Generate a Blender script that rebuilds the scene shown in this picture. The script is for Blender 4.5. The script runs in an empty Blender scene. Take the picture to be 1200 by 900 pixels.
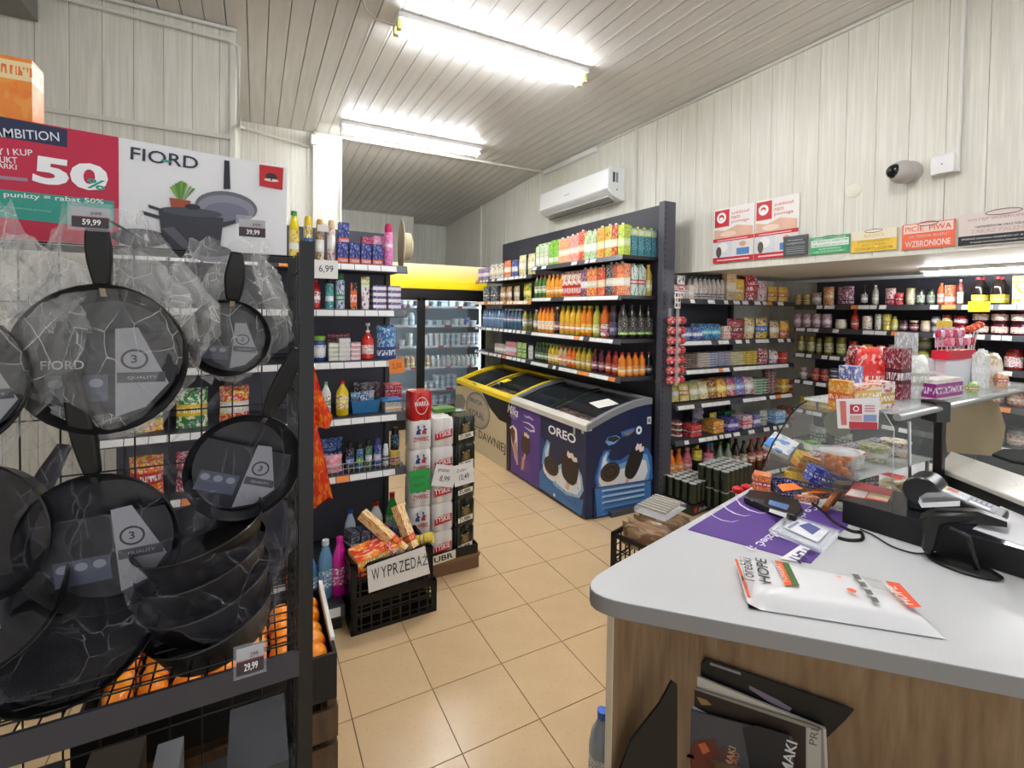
import bpy, math, random
from mathutils import Vector, Matrix
random.seed(7)
R = math.radians
C = bpy.context.scene.collection
SC = bpy.context.scene
# ------------------------------------------------------------ camera
F_PX, YAW, PITCH, ROLL = 558.8, 0.4797, 0.0223, 0.0128
PX0, PY0 = 600 - 10.2, 450 - 74.6
CAM = Vector((-0.3425, -2.2464, 1.6305))
_f = Vector((math.sin(YAW)*math.cos(PITCH), math.cos(YAW)*math.cos(PITCH), -math.sin(PITCH)))
_r0 = Vector((math.cos(YAW), -math.sin(YAW), 0)); _u0 = _r0.cross(_f)
_r = _r0*math.cos(ROLL) + _u0*math.sin(ROLL); _u = -_r0*math.sin(ROLL) + _u0*math.cos(ROLL)
cd = bpy.data.cameras.new('camera'); cam = bpy.data.objects.new('camera', cd); C.objects.link(cam)
cd.sensor_width = 36; cd.lens = F_PX/1200*36; cd.clip_start = .02; cd.clip_end = 60
cd.shift_x = (600-PX0)/1200; cd.shift_y = -(450-PY0)/1200
cam.matrix_world = Matrix(((_r.x,_u.x,-_f.x,CAM.x),(_r.y,_u.y,-_f.y,CAM.y),(_r.z,_u.z,-_f.z,CAM.z),(0,0,0,1)))
SC.camera = cam
def at(px, py, **k):
    """3D point of a photo pixel on a real plane x=, y= or z= of the shop"""
    d = _f + _r*((px-PX0)/F_PX) - _u*((py-PY0)/F_PX)
    a, v = list(k.items())[0]; i = 'xyz'.index(a)
    return CAM + d*((v-CAM[i])/d[i])
# ------------------------------------------------------------ world and exposure
w = bpy.data.worlds.new('world'); SC.world = w; w.use_nodes = True
w.node_tree.nodes['Background'].inputs[0].default_value = (.93, .96, 1, 1)
w.node_tree.nodes['Background'].inputs[1].default_value = .42
SC.view_settings.view_transform = 'Standard'; SC.view_settings.look = 'None'
SC.view_settings.exposure = 1.38; SC.view_settings.gamma = 1; SC.view_settings.use_curve_mapping = False
TUBE = 27.0
# ------------------------------------------------------------ materials
def hx(h):
    h = h.lstrip('#'); c = [int(h[i:i+2], 16)/255 for i in (0, 2, 4)]
    return tuple(x/12.92 if x < .04045 else ((x+.055)/1.055)**2.4 for x in c) + (1,)
_mats = {}
def M(col, rough=.45, metal=0, emit=0, trans=0, coat=0, name=None):
    k = (col, rough, metal, emit, trans, coat)
    if k in _mats: return _mats[k]
    m = bpy.data.materials.new(name or 'plain_'+col.lstrip('#')); m.use_nodes = True
    b = m.node_tree.nodes['Principled BSDF']
    b.inputs['Base Color'].default_value = hx(col); b.inputs['Roughness'].default_value = rough
    b.inputs['Metallic'].default_value = metal
    if trans: b.inputs['Transmission Weight'].default_value = trans; b.inputs['IOR'].default_value = 1.3
    if coat: b.inputs['Coat Weight'].default_value = coat
    if emit: b.inputs['Emission Color'].default_value = hx(col); b.inputs['Emission Strength'].default_value = emit
    _mats[k] = m; return m
class NT:
    def __init__(s, name):
        s.m = bpy.data.materials.new(name); s.m.use_nodes = True; s.t = s.m.node_tree; s.n = s.t.nodes
        s.b = s.n['Principled BSDF']; s.tc = s.n.new('ShaderNodeTexCoord')
    def link(s, a, b): s.t.links.new(a, b)
    def map(s, src, scale=(1,1,1), loc=(0,0,0)):
        q = s.n.new('ShaderNodeMapping'); q.inputs['Scale'].default_value = scale; q.inputs['Location'].default_value = loc
        s.link(s.tc.outputs[src], q.inputs[0]); return q.outputs[0]
    def noise(s, vec, sc, det=2, out='Fac'):
        q = s.n.new('ShaderNodeTexNoise'); q.inputs['Scale'].default_value = sc; q.inputs['Detail'].default_value = det
        s.link(vec, q.inputs['Vector']); return q.outputs[out]
    def ramp(s, fac, stops, const=False):
        q = s.n.new('ShaderNodeValToRGB'); e = q.color_ramp.elements
        if const: q.color_ramp.interpolation = 'CONSTANT'
        while len(e) < len(stops): e.new(.5)
        for i, (p, c) in enumerate(stops):
            e[i].position = p; e[i].color = c if isinstance(c, tuple) else (hx(c) if isinstance(c, str) else (c, c, c, 1))
        s.link(fac, q.inputs[0]); return q.outputs[0]
    def mix(s, fac, a, b):
        q = s.n.new('ShaderNodeMix'); q.data_type = 'RGBA'
        for v, i in ((fac, 0), (a, 6), (b, 7)):
            if isinstance(v, (int, float)): q.inputs[i].default_value = v
            elif isinstance(v, str): q.inputs[i].default_value = hx(v)
            elif isinstance(v, tuple): q.inputs[i].default_value = v
            else: s.link(v, q.inputs[i])
        return q.outputs[2]
    def math(s, op, a, b=0):
        q = s.n.new('ShaderNodeMath'); q.operation = op
        for v, i in ((a, 0), (b, 1)):
            if isinstance(v, (int, float)): q.inputs[i].default_value = v
            else: s.link(v, q.inputs[i])
        return q.outputs[0]
    def bump(s, h, st=.3, dist=.002):
        q = s.n.new('ShaderNodeBump'); q.inputs['Strength'].default_value = st; q.inputs['Distance'].default_value = dist
        s.link(h, q.inputs['Height']); s.link(q.outputs[0], s.b.inputs['Normal'])
    def col(s, c, rough=.5, metal=0):
        if isinstance(c, str): s.b.inputs['Base Color'].default_value = hx(c)
        else: s.link(c, s.b.inputs['Base Color'])
        s.b.inputs['Roughness'].default_value = rough; s.b.inputs['Metallic'].default_value = metal
        return s.m
_pm = {}
def PM(base, c2, c3, band=(.3, .6), sc=6.5, txt='#ffffff', rough=.35, thr=.56):
    """printed packaging: blotchy picture, colour band with lettering-like marks"""
    k = (base, c2, c3, band, sc, txt, rough, thr)
    if k in _pm: return _pm[k]
    t = NT('printed_'+base.lstrip('#')); seed = len(_pm)*3.7
    v = t.map('Generated', (1, 1, 1.4), (seed, seed, 0))
    blot = t.ramp(t.noise(v, sc, 1), [(0, 0.), (thr, 1.)], True)
    blot2 = t.ramp(t.noise(t.map('Generated', (1, 1, 1.4), (seed+5, seed, 2)), sc*1.7, 1), [(0, 0.), (.6, 1.)], True)
    c = t.mix(t.math('MULTIPLY', blot2, .5), t.mix(blot, base, c2), txt)
    q = t.n.new('ShaderNodeSeparateXYZ'); t.link(t.tc.outputs['Generated'], q.inputs[0])
    inb = t.math('MULTIPLY', t.math('GREATER_THAN', q.outputs[2], band[0]), t.math('LESS_THAN', q.outputs[2], band[1]))
    c = t.mix(inb, c, c3)
    mid, hh = (band[0]+band[1])/2, (band[1]-band[0])*.24
    inl = t.math('MULTIPLY', t.math('GREATER_THAN', q.outputs[2], mid-hh), t.math('LESS_THAN', q.outputs[2], mid+hh))
    tx = t.ramp(t.noise(t.map('Generated', (26, 26, 5), (seed, 0, seed)), 1., 0), [(0, 0.), (.52, 1.)], True)
    c = t.mix(t.math('MULTIPLY', inl, tx), c, txt)
    _pm[k] = t.col(c, rough); return _pm[k]
def film(name, tint, lo, hi, sc, rough=.1, crease='#f4f4f2'):
    """thin clear film: nearly invisible sheets, white highlights painted in along the creases"""
    t = NT(name); n = t.noise(t.map('Object', (1, 1, .8)), sc*.5, 2)
    def edges(scale, loc, wd):
        v = t.n.new('ShaderNodeTexVoronoi'); v.feature = 'DISTANCE_TO_EDGE'; v.inputs['Scale'].default_value = scale
        nz = t.n.new('ShaderNodeTexNoise'); nz.inputs['Scale'].default_value = 9; t.link(t.map('Object'), nz.inputs['Vector'])
        mp = t.map('Object', (1.25, 1, .62), loc); ad = t.n.new('ShaderNodeVectorMath'); ad.operation = 'MULTIPLY_ADD'
        t.link(nz.outputs['Color'], ad.inputs[0]); ad.inputs[1].default_value = (.035, .035, .035); t.link(mp, ad.inputs[2]); t.link(ad.outputs[0], v.inputs['Vector'])
        return v.outputs['Distance'], t.ramp(v.outputs['Distance'], [(0, 1.), (wd*.5, 0.)])
    d1, e1 = edges(sc, (0, 0, 0), .05); d2, e2 = edges(sc*2.6, (3, 1, 2), .035)
    cr = t.math('ADD', e1, t.math('MULTIPLY', e2, .45))  # crease lines whiten the film, highlights put into its opacity
    t.col(tint, rough); t.b.inputs['Coat Weight'].default_value = .6; t.bump(t.math('ADD', d1, n), 1., .03)
    msk = t.ramp(t.noise(t.map('Object', (1, 1, 1)), sc*.6, 1), [(.44, .08), (.62, 1.)])
    tr = t.n.new('ShaderNodeBsdfTransparent'); mx = t.n.new('ShaderNodeMixShader')
    lw = t.n.new('ShaderNodeLayerWeight'); lw.inputs[0].default_value = .3
    fac = t.math('ADD', t.math('MULTIPLY', t.math('MULTIPLY', cr, msk), hi), t.math('ADD', lo, t.math('MULTIPLY', lw.outputs['Facing'], hi*.5)))
    t.link(fac, mx.inputs[0]); t.link(tr.outputs[0], mx.inputs[1]); t.link(t.b.outputs[0], mx.inputs[2])
    t.link(mx.outputs[0], t.n['Material Output'].inputs[0]); return t.m
def clear(name, tint='#e8f0ee', base=.07, rough=.03):
    t = NT(name); t.col(tint, rough)
    tr = t.n.new('ShaderNodeBsdfTransparent'); mx = t.n.new('ShaderNodeMixShader')
    lw = t.n.new('ShaderNodeLayerWeight'); lw.inputs[0].default_value = .25
    t.link(t.math('ADD', t.math('MULTIPLY', lw.outputs['Fresnel'], .8), base), mx.inputs[0])
    t.link(tr.outputs[0], mx.inputs[1]); t.link(t.b.outputs[0], mx.inputs[2])
    t.link(mx.outputs[0], t.n['Material Output'].inputs[0]); return t.m
FILM = film('crumpled_clear_film', '#f4f4f2', .10, .42, 22)
FILMD = film('thin_clear_film', '#c4c2d0', .02, .20, 18)
PLAS = clear('clear_plastic', '#eef2f4', .10, .08)
GLASS = clear('case_glass', '#dfe6e4', .06, .02)
DGLASS = clear('cooler_glass', '#dfeaf2', .04, .03)
def woodmat(name, a, b, c, sc=(3, 3, .5), rough=.45):
    t = NT(name); n = t.noise(t.map('Object', sc), 7, 5)
    col = t.ramp(n, [(.3, a), (.5, b), (.72, c)])
    n2 = t.noise(t.map('Object', (sc[0]*9, sc[1]*9, sc[2]*1.2)), 9, 2)
    col = t.mix(t.ramp(n2, [(.45, 0.), (.7, .3)]), col, a)
    t.bump(n2, .1, .001); return t.col(col, rough)
def panelmat(name, a, b):
    t = NT(name); v = t.map('Object', (16, 16, .55)); n = t.noise(v, 3.2, 4)
    col = t.ramp(n, [(.36, a), (.56, b), (.75, a)]); t.bump(n, .05, .001); return t.col(col, .5)
WALLM = panelmat('wall_board', '#e9e7dd', '#dad8cc')
def ceilm():
    t = NT('ceiling_board'); n = t.noise(t.map('Object', (6, .6, 6)), 3, 3)
    return t.col(t.ramp(n, [(.3, '#dedcd8'), (.7, '#d0cdc9')]), .35)
CEILM = ceilm()
def tilem():
    t = NT('floor_tile_glaze'); n = t.noise(t.map('Object', (1, 1, 1)), 7, 5)
    c = t.ramp(n, [(.3, '#d3b48a'), (.7, '#d7b98f')])
    n2 = t.noise(t.map('Object', (1, 1, 1)), 55, 3)
    c = t.mix(t.ramp(n2, [(.56, 0.), (.8, .3)]), c, '#b08e62')
    t.bump(t.noise(t.map('Object', (1, 1, 1)), 30, 3), .05, .002)
    t.col(c, .3); t.b.inputs['Roughness'].default_value = .24; return t.m
TILEM = tilem()
WHITE = M('#e9e9e7', .4); OFFW = M('#dcdbd2', .5); BLK = M('#0b0b0d', .35); DKG = M('#3c3d47', .5); SHELFM = M('#3a3b42', .45)
LIP = M('#43444b', .4); TAG = M('#f2f2f2', .5); CHROME = M('#c8cacc', .2, 1); STEEL = M('#9a9ca0', .35, 1)
GOLD = M('#c8a24a', .3, .8); RED = M('#c4151f', .4); PAPER = M('#f3f2ee', .7); INK = M('#20222a', .6)
LAM = None
# ------------------------------------------------------------ geometry helper
class G:
    def __init__(s): s.V = []; s.F = []; s.I = []; s.T = Matrix()
    def add(s, vs, fs, m=0):
        o = len(s.V); s.V += [tuple(s.T @ Vector(v)) for v in vs]
        s.F += [tuple(o+i for i in f) for f in fs]; s.I += [m]*len(fs); return s
    def box(s, a, b, m=0):
        (x0, y0, z0), (x1, y1, z1) = [min(p, q) for p, q in zip(a, b)], [max(p, q) for p, q in zip(a, b)]
        return s.add([(x0,y0,z0),(x1,y0,z0),(x1,y1,z0),(x0,y1,z0),(x0,y0,z1),(x1,y0,z1),(x1,y1,z1),(x0,y1,z1)],
                     [(0,3,2,1),(4,5,6,7),(0,1,5,4),(1,2,6,5),(2,3,7,6),(3,0,4,7)], m)
    def lathe(s, prof, n=14, m=0, c=(0, 0), caps=True, sq=1, axis=None):
        vs = []
        for r, z in prof:
            for i in range(n):
                a = 2*math.pi*(i+.5)/n; ca, sa = math.cos(a), math.sin(a)
                vs.append((c[0]+r*ca, c[1]+r*sa*sq, z))
        fs = [(j*n+i, j*n+(i+1) % n, (j+1)*n+(i+1) % n, (j+1)*n+i) for j in range(len(prof)-1) for i in range(n)]
        if caps: fs += [tuple(range(n))[::-1], tuple((len(prof)-1)*n+i for i in range(n))]
        return s.add(vs, fs, m)
    def tube(s, pts, r=.005, n=6, m=0):
        pts = [Vector(p) for p in pts]; vs = []
        for i, p in enumerate(pts):
            d = (pts[min(i+1, len(pts)-1)]-pts[max(i-1, 0)]).normalized()
            a = d.cross(Vector((0, 0, 1)) if abs(d.z) < .9 else Vector((1, 0, 0))).normalized(); b = d.cross(a)
            vs += [tuple(p+a*r*math.cos(2*math.pi*k/n)+b*r*math.sin(2*math.pi*k/n)) for k in range(n)]
        L = len(pts)
        fs = [(j*n+i, j*n+(i+1) % n, (j+1)*n+(i+1) % n, (j+1)*n+i) for j in range(L-1) for i in range(n)]
        fs += [tuple(range(n))[::-1], tuple((L-1)*n+i for i in range(n))]
        return s.add(vs, fs, m)
    def prism(s, poly, z0, z1, m=0):
        n = len(poly); vs = [(x, y, z0) for x, y in poly]+[(x, y, z1) for x, y in poly]
        return s.add(vs, [tuple(range(n))[::-1], tuple(range(n, 2*n))]+[(i, (i+1) % n, n+(i+1) % n, n+i) for i in range(n)], m)
    def mesh(s, name, mats):
        me = bpy.data.meshes.new(name); me.from_pydata(s.V, [], s.F)
        mats = mats if isinstance(mats, (list, tuple)) else [mats]
        for m in mats: me.materials.append(m)
        me.polygons.foreach_set('material_index', s.I)
        me.validate()
        me.shade_smooth(); me.set_sharp_from_angle(angle=R(38)); return me
    def build(s, name, mats, parent=None, loc=None, rz=0, bevel=0):
        return ob(name, s.mesh(name, mats), parent, loc, rz, bevel)
def ob(name, me, parent=None, loc=None, rz=0, bevel=0):
    o = bpy.data.objects.new(name, me); C.objects.link(o)
    if parent is not None: o.parent = parent
    if loc is not None: o.location = loc
    if rz: o.rotation_euler = (0, 0, rz)
    if bevel:
        b = o.modifiers.new('bevel', 'BEVEL'); b.width = bevel; b.segments = 2; b.limit_method = 'ANGLE'
    return o
def tag(o, label=None, cat=None, group=None, kind=None):
    if label: o['label'] = label
    if cat: o['category'] = cat
    if group: o['group'] = group
    if kind: o['kind'] = kind
    return o
def thing(name, label, cat, loc=(0, 0, 0), rz=0, group=None):
    o = bpy.data.objects.new(name, None); C.objects.link(o); o.empty_display_size = .05
    o.location = loc; o.rotation_euler = (0, 0, rz); return tag(o, label, cat, group)
def struct(name, g, mats, parent=None, bevel=0):
    o = g.build(name, mats, parent, bevel=bevel)
    if parent is None: o['kind'] = 'structure'
    return o
# ---- lettering and flat print
_tx = {}
def glyphs(s, bold=0., shear=0.):
    k = (s, bold, shear)
    if k not in _tx:
        cu = bpy.data.curves.new('t', 'FONT'); cu.body = s; cu.size = 1; cu.offset = bold*.45; cu.shear = shear
        cu.resolution_u = 3
        o = bpy.data.objects.new('t', cu); me = bpy.data.meshes.new_from_object(o)
        vs = [(v.co.x, v.co.y) for v in me.vertices]; fs = [tuple(p.vertices) for p in me.polygons]
        x0 = min(v[0] for v in vs); x1 = max(v[0] for v in vs); y0 = min(v[1] for v in vs); y1 = max(v[1] for v in vs)
        _tx[k] = ([((x-x0)/(x1-x0), (y-y0)/(y1-y0)) for x, y in vs], fs)
        bpy.data.objects.remove(o); bpy.data.curves.remove(cu); bpy.data.meshes.remove(me)
    return _tx[k]
class Art:
    """flat print on a surface: origin, unit right, unit up; local 2D in metres"""
    def __init__(s, o, r, u): 
        s.o = Vector(o); s.r = Vector(r).normalized(); s.u = Vector(u).normalized(); s.n = s.r.cross(s.u)
        s.g = G(); s.m = []; s.k = 0
    def _m(s, mat):
        if isinstance(mat, str): mat = M(mat, .45)
        if mat not in s.m: s.m.append(mat)
        return s.m.index(mat)
    def _add(s, pts, fs, mat, step=True):
        if step: s.k += 1
        e = .0006+.00009*s.k
        s.g.add([tuple(s.o+s.r*x+s.u*y+s.n*e) for x, y in pts], fs, s._m(mat)); return s
    def poly(s, pts, mat): return s._add(pts, [tuple(range(len(pts)))], mat)
    def rect(s, x0, y0, x1, y1, mat): return s.poly([(x0,y0),(x1,y0),(x1,y1),(x0,y1)], mat)
    def disc(s, cx, cy, rx, ry, mat, rot=0, n=28, a0=0, a1=360):
        ps = []
        for i in range(n):
            a = R(a0+(a1-a0)*i/(n if a1-a0 == 360 else n-1)); x, y = rx*math.cos(a), ry*math.sin(a)
            ps.append((cx+x*math.cos(rot)-y*math.sin(rot), cy+x*math.sin(rot)+y*math.cos(rot)))
        return s.poly(ps, mat)
    def ring(s, cx, cy, rx, ry, t, mat, n=28):
        o = [(cx+rx*math.cos(2*math.pi*i/n), cy+ry*math.sin(2*math.pi*i/n)) for i in range(n)]
        q = [(cx+(rx-t)*math.cos(2*math.pi*i/n), cy+(ry-t)*math.sin(2*math.pi*i/n)) for i in range(n)]
        return s._add(o+q, [(i, (i+1) % n, n+(i+1) % n, n+i) for i in range(n)], mat)
    def stroke(s, pts, wd, mat):
        ps = []
        for i, p in enumerate(pts):
            a, b = pts[max(i-1, 0)], pts[min(i+1, len(pts)-1)]
            dx, dy = b[0]-a[0], b[1]-a[1]; l = math.hypot(dx, dy) or 1
            w_ = wd[i] if isinstance(wd, (list, tuple)) else wd
            ps.append((p, (-dy/l*w_/2, dx/l*w_/2)))
        n = len(ps)
        v = [(p[0]+q[0], p[1]+q[1]) for p, q in ps]+[(p[0]-q[0], p[1]-q[1]) for p, q in ps]
        return s._add(v, [(i+n, i+n+1, i+1, i) for i in range(n-1)], mat)
    def text(s, st, x, y, w_, h, mat, rot=0, bold=.0, shear=0):
        vs, fs = glyphs(st, bold, shear); c, q = math.cos(rot), math.sin(rot)
        return s._add([(x+(a*w_)*c-(b*h)*q, y+(a*w_)*q+(b*h)*c) for a, b in vs], fs, mat)
    def build(s, name='printed_artwork', parent=None):
        if parent is not None:
            pass
        return s.g.build(name, s.m, parent)
# ---- product prototypes: list of (part name, mesh); first one is the body
def inst(proto, name, label, cat, group, loc, rz=0, sc=1, rx=0, ry=0):
    root = ob(name, proto[0][1], None, loc); root.rotation_euler = (rx, ry, rz)
    if sc != 1: root.scale = (sc,)*3 if isinstance(sc, (int, float)) else sc
    tag(root, label, cat, group)
    for nm, me in proto[1:]: ob(nm, me, root)
    return root
_pc = {}
def cached(f):
    def g_(*a):
        k = (f.__name__,)+a
        if k not in _pc: _pc[k] = f(*a)
        return _pc[k]
    return g_
@cached
def p_bottle(h, r, liquid, cap, label=None, l0=.3, l1=.55, neck=.35, sq=1):
    r *= .98
    g = G().lathe([(r*.85, 0), (r, h*.03), (r, h*.62), (r*.92, h*.70), (r*neck*1.15, h*.88), (r*neck, h*.90), (r*neck, h*.93)], 14, sq=sq)
    out = [('bottle', g.mesh('bottle_body', liquid))]
    out.append(('cap', G().lathe([(r*neck*1.2, h*.92), (r*neck*1.2, h), (r*neck*1.05, h*1.005)], 10, sq=1).mesh('cap', cap)))
    if label: out.append(('paper_label', G().lathe([(r*1.015, h*l0), (r*1.015, h*l1)], 14, caps=False, sq=sq).mesh('paper_label', label)))
    return out
@cached
def p_jar(h, r, body, lid, label=None):
    out = [('jar', G().lathe([(r*.9, 0), (r, h*.05), (r, h*.7), (r*.86, h*.82), (r*.86, h*.84)], 14).mesh('jar_body', body))]
    out.append(('lid', G().lathe([(r*.9, h*.83), (r*.92, h*.98), (r*.86, h)], 14).mesh('lid', lid)))
    if label: out.append(('paper_label', G().lathe([(r*1.015, h*.14), (r*1.015, h*.64)], 14, caps=False).mesh('paper_label', label)))
    return out
@cached
def p_can(h, r, body, top):
    out = [('can', G().lathe([(r*.82, 0), (r, h*.04), (r, h*.94), (r*.86, h*.972)], 14).mesh('can_body', body))]
    out.append(('can_top', G().lathe([(r*.9, h*.975), (r*.9, h), (r*.8, h), (r*.78, h*.98)], 14).mesh('can_top', top)))
    return out
@cached
def p_spray(h, r, body, cap):
    out = [('can', G().lathe([(r, 0), (r, h*.76), (r*.8, h*.8)], 14).mesh('spray_body', body))]
    out.append(('cap', G().lathe([(r*.82, h*.79), (r*.8, h*.93), (r*.6, h)], 12).mesh('cap', cap)))
    return out
@cached
def p_carton(w_, d, h, body, cap=None, gable=False):
    g = G(); a, b = w_/2, d/2
    if gable:
        g.add([(-a,-b,0),(a,-b,0),(a,b,0),(-a,b,0),(-a,-b,h*.84),(a,-b,h*.84),(a,b,h*.84),(-a,b,h*.84),(-a,-.004,h*.96),(a,-.004,h*.96),(a,.004,h*.96),(-a,.004,h*.96),(-a,-.003,h),(a,-.003,h),(a,.003,h),(-a,.003,h)],
              [(0,3,2,1),(0,1,5,4),(1,2,6,5),(2,3,7,6),(3,0,4,7),(4,5,9,8),(6,7,11,10),(5,6,10,9),(7,4,8,11),(8,9,13,12),(9,10,14,13),(10,11,15,14),(11,8,12,15),(12,13,14,15)])
    else:
        g.box((-a,-b,0),(a,b,h)); g.box((-a*.96,-b*.2,h),(a*.96,b*.2,h+.003))
    out = [('carton', g.mesh('carton_body', body))]
    if cap:
        z = h*.86 if gable else h
        out.append(('cap', G().lathe([(.012, z), (.012, z+.018)], 10, c=(0, -b*.45)).mesh('cap', cap)))
    return out
@cached
def p_box(w_, d, h, body):
    return [('box', G().box((-w_/2,-d/2,0),(w_/2,d/2,h)).mesh('box_body', body))]
@cached
def p_pouch(w_, d, h, body, seed=0):
    rnd = random.Random(seed); g = G(); nx, nz = 7, 8; vs = []
    for sd in (-1, 1):
        for j in range(nz):
            for i in range(nx):
                u, v = i/(nx-1), j/(nz-1)
                pf = (math.sin(math.pi*min(max(u, .0), 1))**.5)*(math.sin(math.pi*(.08+.84*v))**.6 if 0 < j < nz-1 else .04)
                if v < .2: pf = max(pf, .75*math.sin(math.pi*u)**.5)
                wob = rnd.uniform(-1, 1)*.05
                xx = (u-.5)*w_*(1-.05*math.sin(math.pi*v))
                vs.append((xx, sd*d/2*(pf+wob*pf), v*h+(rnd.uniform(-.01, .01)*h if j == nz-1 else 0)))
    N = nx*nz
    fs = [(j*nx+i, j*nx+i+1, (j+1)*nx+i+1, (j+1)*nx+i) for j in range(nz-1) for i in range(nx-1)]
    fs += [tuple(N+k for k in f[::-1]) for f in fs[:(nz-1)*(nx-1)]]
    for i in range(nx-1): fs.append((i, N+i, N+i+1, i+1)); a = (nz-1)*nx; fs.append((a+i, a+i+1, N+a+i+1, N+a+i))
    for j in range(nz-1): fs.append((j*nx, (j+1)*nx, N+(j+1)*nx, N+j*nx)); b = nx-1; fs.append((j*nx+b, N+j*nx+b, N+(j+1)*nx+b, (j+1)*nx+b))
    return [('bag', g.add(vs, fs).mesh('bag_body', body))]
@cached
def p_multi(nx, ny, r, h, body):
    """shrink-wrapped block of cans: lobed outline following the cans inside"""
    g = G(); ps = []
    X, Y = (nx-1)*r, (ny-1)*r
    def lobes(cx, cy, a0, a1):
        for k in range(5):
            a = R(a0+(a1-a0)*k/4); ps.append((cx+r*math.cos(a), cy+r*math.sin(a)))
    for i in range(nx): lobes(-X+2*r*i, -Y, 215 if i else 180, 325 if i < nx-1 else 360)
    for j in range(ny): 
        if j: lobes(X, -Y+2*r*j, 305, 360+(90 if j == ny-1 else 55))
    for i in range(nx-2, -1, -1): lobes(-X+2*r*i, Y, 35, 145+(35 if i == 0 else 0))
    rows = [(.90, 0), (1, .012), (1.0, h*.5), (.995, h*.9), (.90, h)]
    n = len(ps); vs = [(x*q, y*q, z) for q, z in rows for x, y in ps]
    fs = [(j*n+i, j*n+(i+1) % n, (j+1)*n+(i+1) % n, (j+1)*n+i) for j in range(len(rows)-1) for i in range(n)]
    fs += [tuple(range(n))[::-1], tuple((len(rows)-1)*n+i for i in range(n))]
    return [('multipack', g.add(vs, fs).mesh('multipack_body', body))]
# ============================================================ STRUCTURE
S3 = 1/3
fl = struct('floor', G().box((-3.1, -4.2, -.06), (4.9, 6.9, -.004)), M('#6f6048', .8))
tg = G().box((.002, .002, -.004), (S3-.002, S3-.002, 0)); tme = tg.mesh('floor_tile', TILEM); rest = G()
for i in range(-9, 15):
    for j in range(-12, 21):
        if -1 <= i <= 9 and -6 <= j <= 11: ob('tile', tme, fl, (i*S3, j*S3, random.uniform(-.0006, 0)))
        else: rest.box((i*S3+.002, j*S3+.002, -.004), ((i+1)*S3-.002, (j+1)*S3-.002, 0))
tag(rest.build('tile_field', TILEM, fl), kind='stuff')
# ceiling: long plastic boards running into the depth of the shop
ZC = 3.45
ce = struct('ceiling', G().box((-3.1, -4.2, ZC+.012), (3.2, 3.16, ZC+.08)), M('#8d8a86', .7))
bw = .12
cb = G().box((.003, -4.2, ZC), (bw-.003, 3.14, ZC+.014)).box((bw-.020, -4.2, ZC-.0022), (bw-.014, 3.14, ZC+.001)).mesh('ceiling_board', CEILM)
for i in range(-26, 27): ob('ceiling_panel', cb, ce, (i*bw-.03, 0, 0))
cr = struct('ceiling_rear', G().add([(.3,3.14,ZC+.012),(3.2,3.14,ZC+.012),(3.2,6.9,3.262),(.3,6.9,3.262),(.3,3.14,ZC+.08),(3.2,3.14,ZC+.08),(3.2,6.9,3.34),(.3,6.9,3.34)],
    [(0,3,2,1),(4,5,6,7),(0,1,5,4),(1,2,6,5),(2,3,7,6),(3,0,4,7)]), M('#8d8a86', .7))
sl = (3.25-ZC)/(6.9-3.14)
g = G(); z0, z1 = ZC, 3.25
g.add([(.003,3.14,z0),(bw-.003,3.14,z0),(bw-.003,6.9,z1),(.003,6.9,z1),(.003,3.14,z0+.014),(bw-.003,3.14,z0+.014),(bw-.003,6.9,z1+.014),(.003,6.9,z1+.014)],
      [(0,3,2,1),(4,5,6,7),(0,1,5,4),(1,2,6,5),(2,3,7,6),(3,0,4,7)])
cbr = g.mesh('ceiling_board_rear', CEILM)
for i in range(3, 27): ob('ceiling_panel', cbr, cr, (i*bw-.03, 0, 0))
GAPM = M('#8f8e80', .7)
def wall(name, p0, p1, z0, z1, wd, nrm, th=.1, base=GAPM, off=0):
    """boarded wall between plan points; nrm points into the room"""
    p0, p1, n = Vector(p0), Vector(p1), Vector(nrm); d = (p1-p0); L = d.length; d.normalize()
    def quad(a0, a1, d0, d1, za, zb, g):
        c = [p0+d*a0+n*d0, p0+d*a1+n*d0, p0+d*a1+n*d1, p0+d*a0+n*d1]
        vs = [(q.x, q.y, za) for q in c]+[(q.x, q.y, zb) for q in c]
        return g.add(vs, [(0,3,2,1),(4,5,6,7),(0,1,5,4),(1,2,6,5),(2,3,7,6),(3,0,4,7)])
    o = struct(name, quad(0, L, -th, -.006, z0, z1, G()), base)
    a = -off
    while a < L-.004:
        b = min(a+wd, L); aa = max(a, 0)
        if b-aa > .01: quad(aa+.0012, b-.0012, -.006, 0, z0, z1, G()).build('wall_panel', WALLM, o)
        a += wd
    return o
HZ = 1.985
wall('wall_right_rear', (3.0, 1.104), (3.0, 6.8), 0, ZC, .167, (-1, 0))
wr = wall('wall_right', (3.0, -4.2), (3.0, 1.1), HZ, ZC, .167, (-1, 0))
wall('wall_alcove_side', (3.0, 1.1), (4.8, 1.1), 0, HZ, .6, (0, -1))
wall('wall_alcove_back', (4.8, -4.2), (4.8, 1.2), 0, HZ, .6, (-1, 0))
struct('ceiling_alcove', G().box((3.021, -4.2, HZ), (4.9, 1.2, HZ+.05)), M('#d6d3ca', .5))
struct('trim_1', G().box((2.990, -4.2, HZ-.012), (3.02, 1.098, HZ-.001)), M('#dedccf', .5))
wall('wall_left', (-3.1, 1.4), (-.47, 1.4), 0, ZC, .15, (0, -1))
wall('wall_left_return', (-.47, 1.5), (-.47, 3.14), 0, ZC, .15, (1, 0))
wall('wall_left_rear', (-.47, 3.14), (.455, 3.14), 0, ZC, .15, (0, -1), th=.1)
struct('wall_pillar', G().box((.2, 3.08, 0), (.46, 3.139, ZC-.002)), WALLM, bevel=.004)
wall('wall_left_far', (.46, 3.24), (.46, 6.3), 0, 3.44, .3, (1, 0))
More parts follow.
